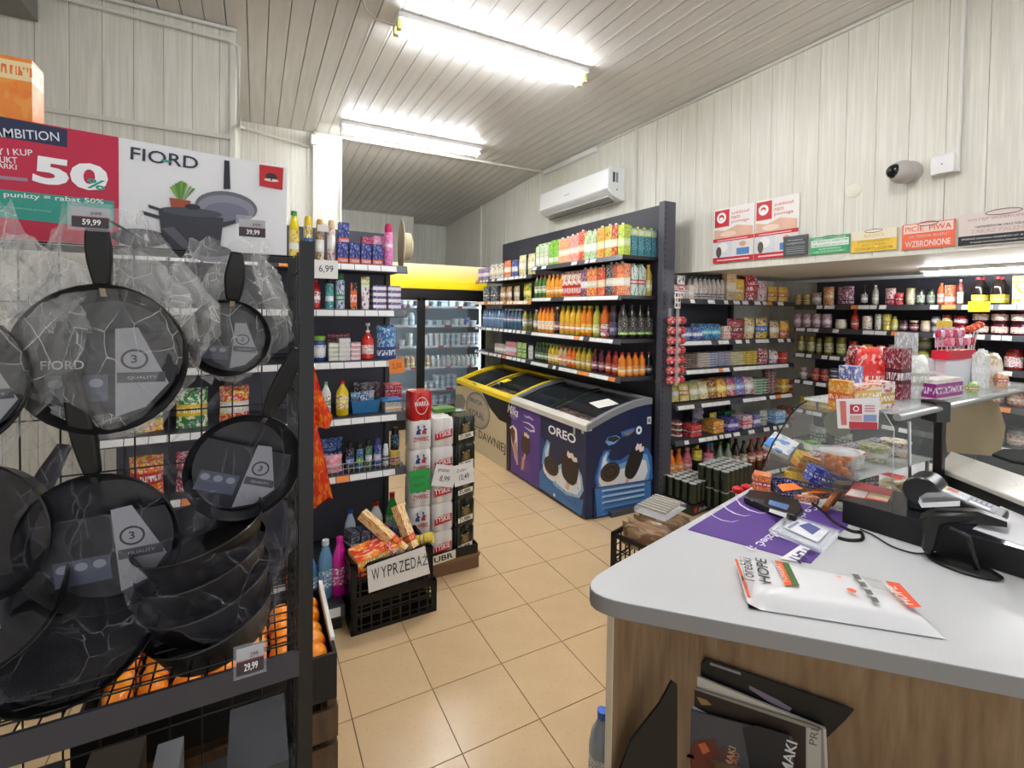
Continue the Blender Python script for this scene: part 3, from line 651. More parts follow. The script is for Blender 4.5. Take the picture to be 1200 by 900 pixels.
U.run(z, 564, 582, p_multi(3, 2, .03, .2, PM('#3f4a58', '#8a98a8', '#6a5a4a', (.3, .5))), .18, .13, 'shrink-wrapped block of dark water bottles', 'multipack', 1)
U.run(z, 583, 597, p_pouch(.13, .06, .18, PM('#c89a6a', '#7a3f2c', '#e8d8c0'), 5), .14, .08, 'brown nuts bag with clear window', 'bag', 1)
U.run(z, 597, 608, p_pouch(.12, .06, .18, PM('#d8c8a0', '#a86a4a', '#e8e0d0'), 6), .13, .08, 'beige dried fruit bag', 'bag', 1)
U.run(z, 608, 622, p_pouch(.16, .07, .2, PM('#c8c82c', '#3c3a24', '#e0d850'), 7), .2, .08, 'yellow-green snack bag', 'bag', 1)
z = 1.400
U.run(z, 564, 588, p_bottle(.24, .033, M('#7a9ab8', .1, coat=.5), CAPB, PM('#6a9ad0', '#2c5a9a', '#d8e6f0'), .4, .6), .08, .07, 'pale blue mineral water bottle', 'bottle', 2)
U.run(z, 588, 609, p_bottle(.24, .033, M('#4a6a88', .1, coat=.5), CAPW, PM('#4a7aa8', '#c03a5a', '#d0d8e0'), .35, .6), .08, .07, 'darker blue flavoured water bottle', 'bottle', 2)
U.run(z, 609, 616, p_bottle(.24, .034, liq('#a8a04a'), CAPK, PM('#d8d8c0', '#3a3a2c', '#f0ecd0'), .2, .55), .08, .07, 'olive drink bottle with cream label', 'bottle', 2)
z = 1.08
U.run(z, 578, 592, p_can(.12, .033, PM('#c8c0b8', '#8a4a4a', '#f0f0ec'), STEEL), .075, .07, 'small pale drink can', 'can', 1, stack=1)
U.run(z, 592, 603, p_carton(.055, .05, .16, PM('#d86a7a', '#f0d8e0', '#e8e8f0'), None, False), .06, .06, 'small pink dessert carton', 'carton', 1)
U.run(z, 603, 614, p_pouch(.1, .05, .17, PM('#9ac83c', '#f0f0d8', '#5a9a2c'), 8), .11, .07, 'green pouch drink', 'pouch', 1)
U.run(z, 614, 624, p_pouch(.1, .05, .15, PM('#e8e4e4', '#5a6a9a', '#c8c0c8'), 9), .11, .07, 'white pouch drink', 'pouch', 1)
# ------------------------------------------------------------ coke cans in a hanging column on the gondola end
t = thing('can_dispenser', 'column of lying red cans in a clear rail on the gondola end', 'dispenser', (2.75, .62, 0))
G().box((-.02, -.045, 1.02), (.015, -.04, 1.66)).box((-.02, .04, 1.02), (.015, .045, 1.66)).build('clear_rail', PLAS, t)
canp = p_can(.165, .033, PM('#c8232a', '#e8c8c8', '#c8232a', (.2, .8), 5, '#f0e0e0'), M('#d8d8d8', .25, .9))
for k in range(7):
    z = 1.06+k*.083
    o = inst(canp, 'drink_can', '%s red and white drink can in the column on the gondola end' % ('lowest', 'second lowest', 'third lowest', 'middle', 'third highest', 'second highest', 'top')[k], 'can', 'cans in the column', (2.70, .62, z), 0, ry=R(90))
a = G().box((2.735, .60, 1.66), (2.80, .602, 1.80)).build('price_card', PAPER); tag(a, 'white card with small red pictures above the can column', 'card')
A = Art((2.735, .5995, 1.66), (1, 0, 0), (0, 0, 1))
for i in range(2):
    for j in range(3): A.rect(.008+i*.03, .012+j*.042, .03+i*.03, .042+j*.042, '#c88a8a' if (i+j) % 2 else '#3a3a3a')
A.build(parent=a)
# ------------------------------------------------------------ sweets unit facing the camera
V = Unit('sweets_shelving', 'dark shelving of sweets and snacks right of the drinks gondola', 'shelving', (2.80, .65, 0), 0, 1.65, .42)
G().box((0, .40, .0), (1.2, .43, 1.9)).build('back_panel', DKG, V.t)
G().box((0, .36, .0), (.04, .40, 1.92)).build('upright', M('#b9babd', .4), V.t); G().box((1.18, .36, 0), (1.22, .40, 1.9)).build('upright', SHELFM, V.t)
G().box((.02, .06, 0), (1.65, .40, .09)).build('base', SHELFM, V.t)
W = 'of the sweets shelving'
vz = (1.745, 1.385, 1.135, .835, .53, .10)
for k, z in enumerate(vz): V.shelf(z, .02, 1.65, where='%s sweets shelf' % ('top', 'second', 'third', 'fourth', 'fifth', 'bottom')[k], seed=k+30, tags=.55 if k in (0, 4) else .85, strip=k in (1, 2, 3))
z = vz[0]
g = G(); 
for k in range(30): g.box((.03+k*.03, .0, z), (.032+k*.03, .002, z+.07))
g.box((.02, -.001, z+.068), (.93, .003, z+.072)); g.box((.02, -.001, z+.03), (.93, .003, z+.033))
tag(g.build('wire_guard', M('#c9c9c9', .35, .6), V.t), kind='stuff')
V.run(z, 788, 797, p_can(.12, .033, PM('#d8d0c8', '#b02a2c', '#3a3434'), M('#b02a2c')), .07, .07, 'small tin with red lid', 'tin', 2)
V.run(z, 797, 807, p_pouch(.1, .05, .2, PM('#e8e4e0', '#3a3432', '#b03a32'), 11), .1, .08, 'white, black and red snack bag', 'bag', 1)
V.run(z, 807, 815, p_box(.06, .07, .12, PM('#f0dcc0', '#e0a050', '#f0f0f0')), .065, .08, 'small cream coloured box', 'box', 1)
V.run(z, 815, 851, p_bottle(.2, .027, M('#d8d4cc', .3), CAPK, PM('#e8e0d8', '#9a3a2c', '#3a2a24', (.0, .3)), .1, .6), .058, .06, 'small white sauce bottle with black cap', 'bottle', 2)
V.run(z, 852, 863, p_box(.13, .05, .27, PM('#e6c898', '#d8a860', '#f0e0c0')), .13, .06, 'tall cream wafer box', 'box', 1)
V.run(z, 863, 877, p_pouch(.15, .07, .2, PM('#f2c81c', '#f8e27a', '#e8b01c'), 12), .16, .08, 'plain yellow snack bag', 'bag', 1)
V.run(z, 877, 893, p_pouch(.17, .09, .25, PM('#c8202c', '#f2f0f0', '#d82a34'), 13), .18, .1, 'large red and white crisps bag', 'bag', 2)
V.run(z, 892, 904, p_pouch(.13, .08, .2, PM('#f0eeee', '#c8203c', '#e8c8c8'), 14), .14, .1, 'white and red snack bag', 'bag', 1)
V.run(z, 904, 929, p_pouch(.14, .08, .15, PM('#f0b81c', '#f8e070', '#d87a1c'), 15), .13, .1, 'yellow and orange corn puffs bag', 'bag', 1)
z = vz[1]
V.run(z, 798, 824, p_box(.12, .1, .11, PM('#23357a', '#5a7ac0', '#c8d0e8')), .13, .11, 'dark blue biscuit box', 'box', 1, stack=1)
V.run(z, 824, 848, p_pouch(.13, .09, .14, PM('#1f7fae', '#1a3a6a', '#5ac0d8'), 17), .1, .09, 'teal blue sweets bag', 'bag', 2)
V.run(z, 848, 857, p_box(.09, .1, .12, PM('#f0e8d8', '#c8402c', '#e8b0a0')), .1, .11, 'cream and red wafer box', 'box', 1)
V.run(z, 857, 877, p_pouch(.24, .09, .19, PM('#9a2438', '#c85a6a', '#7a1c2c'), 18), .24, .1, 'large dark red sweets bag', 'bag', 1)
V.run(z, 877, 888, p_pouch(.13, .09, .2, PM('#e8dca0', '#c84a3a', '#f0e8c8'), 19), .14, .1, 'cream sweets bag with red pattern', 'bag', 1)
V.run(z, 888, 906, p_pouch(.16, .09, .2, PM('#f0d02c', '#3a6ac8', '#4a7ad8', (.3, .6)), 20), .19, .1, 'yellow and blue sweets bag', 'bag', 1)
V.run(z, 906, 918, p_pouch(.13, .09, .17, PM('#f2b82c', '#6a7ac0', '#f0e8d0'), 21), .14, .1, 'yellow sweets bag with violet picture', 'bag', 1)
V.run(z, 918, 930, p_pouch(.13, .09, .17, PM('#f0c01c', '#e86a1c', '#e8601c', (.05, .4)), 22), .14, .1, 'yellow and orange sweets bag', 'bag', 1)
def piles(z, px0, px1, cols, label, cat, w_=.085, hh=.022, stack=6):
    b = p_pouch(w_, .155, hh*1.0, cols, len(label))
    V.run(z, px0, px1, b, w_, .16, label, cat, 1, stack=stack, hh=hh, jit=.003, rzj=.03, name='wrapped_bar')
z = vz[2]
piles(z, 796, 822, PM('#5a3a34', '#b89a90', '#8a6a5a'), 'brown wrapped chocolate bar in a pile', 'sweet')
piles(z, 822, 836, PM('#d8d0cc', '#c8a03c', '#e8e4e0'), 'silver-white wrapped bar in a pile', 'sweet')
piles(z, 836, 845, PM('#2c5ab0', '#d8e0f0', '#f0f0f0'), 'blue and white wrapped bar in a pile', 'sweet')
piles(z, 845, 860, PM('#d8e0e8', '#c84a3a', '#3a7ac0'), 'white wafer with red and blue print in a pile', 'sweet')
piles(z, 860, 876, PM('#e8e0b8', '#d8cc90', '#f0ecd0'), 'cream wrapped wafer in a pile', 'sweet')
piles(z, 876, 892, PM('#eecb1c', '#c89a1c', '#f8e25a'), 'yellow wrapped biscuit in a pile', 'sweet')
V.run(z, 892, 905, p_pouch(.12, .1, .15, PM('#b0283c', '#e8e0e0', '#a02030'), 24), .13, .1, 'red and white striped biscuit bag', 'bag', 1)
V.run(z, 905, 916, p_pouch(.11, .1, .13, PM('#d8d4d4', '#b8342c', '#e8e0e0'), 25), .12, .1, 'white bag with red flecks', 'bag', 1)
V.run(z, 916, 924, p_box(.08, .08, .1, PM('#e8301c', '#f0502c', '#c8201c')), .09, .09, 'small bright red box', 'box', 1)
z = vz[3]
for (a_, b_, c, hh_) in [(789, 801, ('#d8c85a', '#7ab04a', '#e8e0d8'), .15), (801, 813, ('#e8cc3c', '#d8d0c8', '#c8803c'), .155), (813, 824, ('#c8c83c', '#8aa0d0', '#e8e8d8'), .155), (824, 835, ('#e0d8a0', '#c89a5a', '#f0e8d0'), .16), (835, 845, ('#8a2a2c', '#e8b83c', '#c8b03c'), .165), (845, 857, ('#f0c01c', '#a8303c', '#f8e070'), .17), (857, 867, ('#a84a6a', '#e8a0a0', '#d8c8b0'), .17), (867, 878, ('#4a7ac8', '#d84a5a', '#88b0e0'), .17), (878, 889, ('#d0c8c0', '#c8485a', '#e8e0e8'), .165)]:
    nm = {'#d8c85a': 'olive yellow', '#e8cc3c': 'yellow and white', '#c8c83c': 'lime and lilac', '#e0d8a0': 'pale beige', '#8a2a2c': 'maroon', '#f0c01c': 'deep yellow', '#a84a6a': 'mauve', '#4a7ac8': 'sky blue and red', '#d0c8c0': 'greyish white and pink'}[c[0]]
    V.run(z, a_, b_, p_pouch(.13, .07, hh_, PM(*c), int(a_)), .14, .08, nm+' sachet of sweets', 'sachet', 2, rx=R(-12), Y=.05)
piles(z, 889, 903, PM('#2f8a4a', '#d8e8d8', '#e8f0e8'), 'green and white wrapped roll in a pile', 'sweet', .1, .026, 6)
piles(z, 903, 916, PM('#8a1c24', '#e8d8d8', '#6a1018'), 'dark red wrapped bar in a high pile', 'sweet', .1, .028, 8)
V.run(z, 916, 926, p_box(.12, .1, .13, PM('#f0c02c', '#c8242c', '#f0d860')), .12, .11, 'yellow box with red print', 'box', 1)
V.run(z, 925.5, 930, p_box(.05, .1, .12, PM('#b8242c', '#d85a4a', '#e8c0a0')), .07, .11, 'narrow red box', 'box', 1)
z = vz[4]
V.run(z, 789, 808, p_pouch(.1, .16, .05, PM('#2c2226', '#c8404a', '#e0c8a0'), 26), .11, .16, 'black wrapped bar heaped loosely', 'sweet', 1, stack=3, hh=.051, jit=.004, rzj=.05)
V.run(z, 809, 823, p_box(.13, .13, .1, PM('#c8202c', '#e84a4a', '#8a1018')), .14, .13, 'red sweets display box', 'box', 1)
V.run(z, 814, 832, p_pouch(.12, .12, .06, PM('#b8a8c8', '#e8e4e8', '#8a7aa8'), 27), .12, .12, 'lilac and grey wafer bag in a heap', 'bag', 1, Y=.2, stack=4, hh=.061, jit=.003, rzj=.05)
V.run(z, 834, 850, p_box(.14, .13, .11, PM('#e0961c', '#f0c03c', '#c8701c')), .15, .13, 'orange-yellow sweets display box', 'box', 1)
V.run(z, 833, 846, p_pouch(.1, .05, .14, PM('#f0d81c', '#f8ec7a', '#e8c81c'), 28), .12, .08, 'bright yellow bag behind the orange box', 'bag', 1, Y=.17)
V.run(z, 851, 868, p_box(.14, .13, .11, PM('#3a2f9a', '#5a4ac0', '#c8c0e8')), .16, .13, 'violet-blue sweets display box', 'box', 1)
V.run(z, 848, 864, p_box(.16, .08, .13, PM('#1c6a4a', '#2c8a6a', '#3a9a7a')), .17, .09, 'dark green box behind the violet one', 'box', 1, Y=.2)
V.run(z, 869, 883, p_box(.13, .13, .12, PM('#e8e4e8', '#c8283c', '#e04a5a')), .15, .13, 'white and red sweets display box', 'box', 1)
V.run(z, 883, 892, p_box(.09, .12, .12, PM('#5a48a8', '#c8c0e8', '#e8e8f0')), .1, .12, 'small lilac box', 'box', 1)
V.run(z, 893, 905, p_pouch(.1, .08, .14, PM('#9aa89a', '#d8dcd8', '#6a7a6a'), 29), .11, .09, 'grey-green clear sweets bag', 'bag', 1)
V.run(z, 906, 923, p_box(.16, .12, .12, PM('#8ac8e8', '#e8f0f8', '#4a9ad8')), .17, .12, 'pale blue and white box', 'box', 1)
V.run(z, 923.5, 930, p_box(.1, .12, .14, PM('#a83a3c', '#c86a5a', '#d8b8a8')), .1, .12, 'brick red box', 'box', 1)
z = vz[5]
V.run(z, 786, 804, p_bottle(.33, .046, liq('#ef7a1a'), M('#f08a3a', .4), PM('#f09a2c', '#e86a1c', '#f2c05a'), .45, .68), .1, .1, 'large orange soft drink bottle', 'bottle', 2)
V.run(z, 804, 815, p_bottle(.33, .045, liq('#d86a7a'), M('#e0909a', .4), PM('#e08a90', '#c84a5a', '#f0c0c8'), .45, .68), .1, .1, 'large pink soft drink bottle', 'bottle', 1)
V.run(z, 815, 827, p_bottle(.33, .045, M('#1f2a24', .15, coat=.4), CAPY, PM('#f0d81c', '#e8c81c', '#f8ec5a'), .62, .9, ), .1, .1, 'large dark bottle with yellow top', 'bottle', 1)
V.run(z, 827, 841, p_bottle(.34, .05, liq('#7a2036'), CAPB, PM('#e07a9a', '#d84a6a', '#f0c8d8'), .4, .75), .11, .1, 'large pink-labelled drink bottle with blue cap', 'bottle', 1)
V.run(z, 842, 862, p_bottle(.30, .036, M('#8a9a82', .1, coat=.4), CAPG, PM('#e8ece0', '#7aa05a', '#d0d8c8'), .3, .6), .085, .085, 'clear glass bottle with green and white label', 'bottle', 2)
V.run(z, 862, 880, p_bottle(.30, .036, M('#3c3430', .1, coat=.4), CAPK, PM('#c8c0b0', '#7a3a2c', '#e8e0d0'), .3, .6), .085, .085, 'dark glass bottle with cream label', 'bottle', 2)
V.run(z, 880, 905, p_bottle(.30, .04, M('#5a3a24', .1, coat=.4), CAPR, PM('#b8342c', '#e8d8c8', '#e8e0d0'), .3, .6), .1, .085, 'brown glass bottle with red label', 'bottle', 1)
# ------------------------------------------------------------ jar shelves inside the alcove (face the shop)
B = Unit('jar_shelving', 'long dark shelving of jars and tins inside the right alcove', 'shelving', (4.40, .61, 0), -math.pi/2, 2.6, .36)
for k in range(2): G().box((.0+k*1.25, .36, 0), (1.245+k*1.25, .385, 1.95)).build('back_panel', DKG, B.t)
W = 'of the alcove shelving'
bz = (1.715, 1.495, 1.245, .985, .70, .40)
for k, z in enumerate(bz): B.shelf(z, .0, 2.6, where='%s alcove shelf' % ('top', 'second', 'third', 'fourth', 'fifth', 'lowest')[k], seed=k+60, tags=.7)
G().box((0, .0, 0), (2.6, .34, .1)).build('base', SHELFM, B.t)
tag(bar('cable_duct', (4.77, .9, 1.968), (4.77, -1.6, 1.968), .013, WHITE), 'white cable duct above the jar shelving in the alcove', 'cable duct')
def jar(h, r, c, lid, lab=None, ba=(.3, .6)): return p_jar(h, r, liq(c) if isinstance(c, str) else c, M(lid, .3, .4), PM(*lab) if lab else None)
z = bz[0]
B.run(z, 928, 948, p_can(.10, .036, PM('#b8923c', '#e0c878', '#a07828'), GOLD), .085, .08, 'gold coloured tin', 'tin', 1)
B.run(z, 948, 960, p_pouch(.13, .07, .12, PM('#c8b8b8', '#6a3a3a', '#e8e0e0'), 31), .13, .08, 'greyish pouch with dark print', 'pouch', 1)
B.run(z, 961, 975, p_pouch(.13, .07, .17, PM('#d88a4a', '#f0d0a0', '#e0b070'), 32), .14, .08, 'orange-brown pouch', 'pouch', 1)
B.run(z, 975, 1002, p_pouch(.14, .07, .17, PM('#8a3a6a', '#e8d0d8', '#6a2048', (.0, .25)), 33), .135, .08, 'purple pouch with round label', 'pouch', 1)
B.run(z, 1003, 1018, p_bottle(.17, .026, liq('#2c2228'), CAPK, PM('#c0b8c0', '#3a3038', '#e8e8e8'), .1, .55), .06, .06, 'small dark sauce bottle with white print', 'bottle', 1)
B.run(z, 1018, 1028, p_bottle(.17, .03, liq('#b8b8a0'), CAPW, PM('#d8d8c8', '#6a6a5a', '#f0f0e0'), .1, .55), .08, .07, 'pale sauce bottle with white cap', 'bottle', 1)
B.run(z, 1034, 1048, p_pouch(.13, .06, .14, PM('#e0d0d0', '#c02a4a', '#c02a4a', (.0, .35)), 34), .14, .07, 'white and pink pouch', 'pouch', 1)
B.run(z, 1045, 1056, p_pouch(.1, .06, .1, PM('#c8202c', '#e84a4a', '#a01020'), 35), .1, .07, 'small red pouch', 'pouch', 1)
B.run(z, 1058, 1070, jar(.135, .045, '#d8cfa8', '#c8c090', ('#f0ead8', '#c8b070', '#e8e0c0')), .1, .09, 'cream coloured jar with pale lid', 'jar', 1)
B.run(z, 1071, 1081, jar(.12, .038, '#4a5a44', '#3a3a34', ('#d0d8d0', '#4a6a4a', '#8a9a84')), .08, .08, 'dark green jar with silvery label', 'jar', 1)
B.run(z, 1083, 1093, jar(.12, .038, '#5a6450', '#2c3028', ('#a8b0a0', '#3a4a3a', '#6a7a64')), .08, .08, 'grey-green jar with dark lid', 'jar', 1)
B.run(z, 1095, 1106, p_bottle(.17, .04, liq('#e06a3a'), M('#c86a4a', .4), PM('#f0e0d8', '#e05a2c', '#e88a5a'), .1, .5), .09, .07, 'orange sauce bottle', 'bottle', 1)
B.run(z, 1106, 1116, p_box(.075, .06, .15, PM('#e8622c', '#f08a4a', '#f8e8e0', (.15, .4))), .08, .07, 'orange-red box with white roundel', 'box', 1)
B.run(z, 1118, 1127, p_bottle(.19, .034, liq('#8a3a34'), M('#e0a0a0', .4), PM('#f0dcd8', '#c85a5a', '#e8c8c8'), .05, .5), .08, .07, 'brown sauce bottle with pink label and cap', 'bottle', 1)
B.run(z, 1132, 1178, p_bottle(.2, .038, liq('#241c1a'), CAPR, PM('#f2dc1c', '#e8c81c', '#f8ec5a'), .05, .36), .083, .08, 'dark seasoning bottle with yellow label and red cap', 'bottle', 2)
B.run(z, 1180, 1225, p_box(.14, .08, .2, PM('#f0e0c8', '#f2d81c', '#f2d81c', (.75, 1.0))), .145, .09, 'yellow and cream box at the right photo edge', 'box', 1)
y0_ = at(1148, 352, x=4.38).y
tag(G().box((4.371, y0_-.06, 1.66), (4.374, y0_+.06, 1.735)).build('price_card', M('#f2e01c', .6)), 'bright yellow price card under the seasoning bottles', 'card')
z = bz[1]
B.run(z, 927, 972, p_can(.135, .04, PM('#c8a0b0', '#6a5a70', '#e0d0d8'), STEEL), .09, .085, 'pinkish grey tin with silver rim', 'tin', 1)
B.run(z, 972, 993, jar(.085, .045, '#d8d0a8', '#e8e8e0', ('#e8e8dc', '#b8a870', '#d8d8c8')), .095, .09, 'low cream jar', 'jar', 1)
B.run(z, 994, 1004, p_bottle(.17, .036, liq('#b8341c'), CAPR, PM('#c8402c', '#8a2018', '#e0a090'), .1, .5), .08, .08, 'red chilli sauce bottle', 'bottle', 1)
B.run(z, 1005, 1022, p_can(.12, .037, PM('#e8e0d8', '#8a6a4a', '#d8c8b0'), OFFW), .082, .08, 'white and brown tin', 'tin', 1)
B.run(z, 1022, 1031, p_can(.14, .037, PM('#f0f0e8', '#4a8a5a', '#e8e8e0'), M('#7ab08a')), .08, .08, 'white tin with green rims', 'tin', 1)
B.run(z, 1031, 1042, p_can(.14, .04, PM('#e8d02c', '#f0e8a0', '#c8b01c'), M('#d8c02c')), .09, .08, 'tall yellow tin', 'tin', 1)
B.run(z, 1041, 1050, p_bottle(.12, .038, liq('#d8cc6a'), M('#e0d88a', .4), PM('#e8e08a', '#8a8a3a', '#f0e8b0'), .1, .5), .08, .08, 'squat yellow mustard bottle', 'bottle', 1)
B.run(z, 1051, 1061, jar(.09, .038, '#4a2030', '#3a2a2c', ('#8a5a6a', '#4a2a34', '#c8b0b8')), .08, .08, 'dark purple jar', 'jar', 1)
B.run(z, 1062, 1074, jar(.09, .045, '#5a1c2c', '#d8c8a8', ('#7a2a3a', '#4a1a24', '#c8a8a8')), .1, .09, 'beetroot jar with a cream lid', 'jar', 1)
B.run(z, 1075, 1088, jar(.09, .05, '#d8c0a0', '#e0d0a8', ('#e8d8c0', '#c8a880', '#e0d0b8')), .11, .09, 'beige salad jar', 'jar', 1)
B.run(z, 1088, 1100, jar(.062, .038, '#8a8f98', '#6a6f78', ('#d0d4d8', '#7a808a', '#e8e8e8')), .085, .08, 'flat grey spread jar', 'jar', 1, stack=2, hh=.064)
B.run(z, 1101, 1112, jar(.068, .042, '#c85a3a', '#c8402c', ('#e8dca0', '#c8503c', '#e8d8b0')), .09, .08, 'low jar with red lid and yellowish label', 'jar', 1, stack=2, hh=.07)
B.run(z, 1112, 1134, jar(.065, .04, '#8a1c2c', '#9a1c2c', ('#e8c8c8', '#9a2a3c', '#f0e0e0')), .085, .08, 'low cherry jam jar with red lid', 'jar', 1, stack=2, hh=.067)
B.run(z, 1135, 1230, jar(.09, .045, '#5a1424', '#2a1a20', ('#f0dcc8', '#8a2a3c', '#e8d0c8')), .1, .09, 'dark jam jar with cream label and black lid', 'jar', 1, stack=2, hh=.091)
z = bz[2]
for a_, b_, nm in [(931, 941, 'first'), (942, 953, 'second'), (953, 961, 'third'), (962, 975, 'fourth'), (976, 990, 'fifth')]:
    B.run(z, a_, b_, jar(.17 if nm != 'third' else .15, .04, '#7a7a34', '#8a7a2c', ('#c8c48a', '#6a6a2c', '#9a9a4c')), .1, .08, nm+' from left of the tall olive pickle jars', 'jar', 1, rzj=.3)
B.run(z, 991, 1003, jar(.14, .045, '#d06a3a', '#b03a2c', ('#e8c8a8', '#d0582c', '#e8b890')), .1, .09, 'orange vegetable jar with red lid', 'jar', 1)
B.run(z, 1003, 1023, jar(.12, .042, '#c8b03c', '#d8b82c', ('#e8dc9a', '#c8a82c', '#e0d070')), .095, .09, 'yellow vegetable jar with gold lid', 'jar', 1)
B.run(z, 1023, 1034, jar(.12, .045, '#c8824a', '#d8882c', ('#e8c8a0', '#b86a3c', '#e0b080')), .1, .09, 'orange-brown vegetable jar', 'jar', 1)
B.run(z, 1034, 1054, jar(.13, .04, '#c8cc9a', '#d8dcd0', ('#e8ecd8', '#4a8a5a', '#f0f0e0')), .09, .09, 'pale mayonnaise jar with green and white label', 'jar', 1)
B.run(z, 1054, 1086, jar(.11, .046, '#a8a84a', '#5a5a3a', ('#d8dc7a', '#7a8a2c', '#c8cc5a')), .098, .09, 'green peas jar with lime label', 'jar', 1)
B.run(z, 1068, 1090, jar(.10, .046, '#8a8a4a', '#a8a070', ('#b8b88a', '#6a6a3c', '#a8a870')), .098, .09, 'olive coloured jar standing on the peas jars', 'jar', 1, Y=.13, stack=2, hh=.10)
B.run(z, 1092, 1168, jar(.12, .046, '#b89a5a', '#c8a86a', ('#d8c8a0', '#a8884a', '#c8b080')), .1, .09, 'sandy brown jar', 'jar', 1)
B.run(z, 1170, 1230, jar(.15, .048, '#a83424', '#8a1c24', ('#f0e8e8', '#c84a4a', '#e8c8c8')), .105, .1, 'red pasta sauce jar with white label', 'jar', 1)
z = bz[3]
B.run(z, 931, 947, p_can(.12, .038, PM('#b8a8a8', '#6a4a4a', '#d8d0d0'), STEEL), .085, .085, 'greyish pink tin', 'tin', 1)
B.run(z, 948, 969, p_can(.12, .038, PM('#b8281c', '#8a1c14', '#c84a3a'), STEEL), .085, .085, 'brick red tin', 'tin', 1, stack=1)
B.run(z, 969, 992, p_can(.045, .038, PM('#232f68', '#3a4a9a', '#c8cce0'), STEEL), .085, .085, 'flat navy blue fish tin in a stack', 'tin', 1, stack=3, hh=.046)
B.run(z, 992, 1030, p_can(.045, .038, PM('#4a6ab0', '#c8d0e8', '#e8e8f0'), STEEL), .085, .085, 'flat light blue fish tin in a stack', 'tin', 1, stack=3, hh=.046)
B.run(z, 1150, 1230, jar(.14, .05, '#8a5a3a', '#6a3a2c', ('#c89a7a', '#8a4a3a', '#d8b8a0')), .11, .1, 'brown spread jar', 'jar', 1)
z = bz[4]
B.run(z, 1150, 1230, jar(.14, .05, '#8a8a8a', '#4a4a4a', ('#c8b8a8', '#7a3a4a', '#d8c8c0')), .11, .1, 'grey jar with plum coloured print', 'jar', 1)
B.run(bz[4], 932, 1000, p_pouch(.16, .1, .11, PM('#e8c01c', '#b8882c', '#f0d84a'), 41), .17, .12, 'yellow bag lying low', 'bag', 1)
B.run(bz[5], 940, 1000, p_pouch(.16, .1, .14, PM('#8a9a8a', '#c8d0c8', '#5a6a5a'), 42), .17, .12, 'greyish clear bag', 'bag', 1)
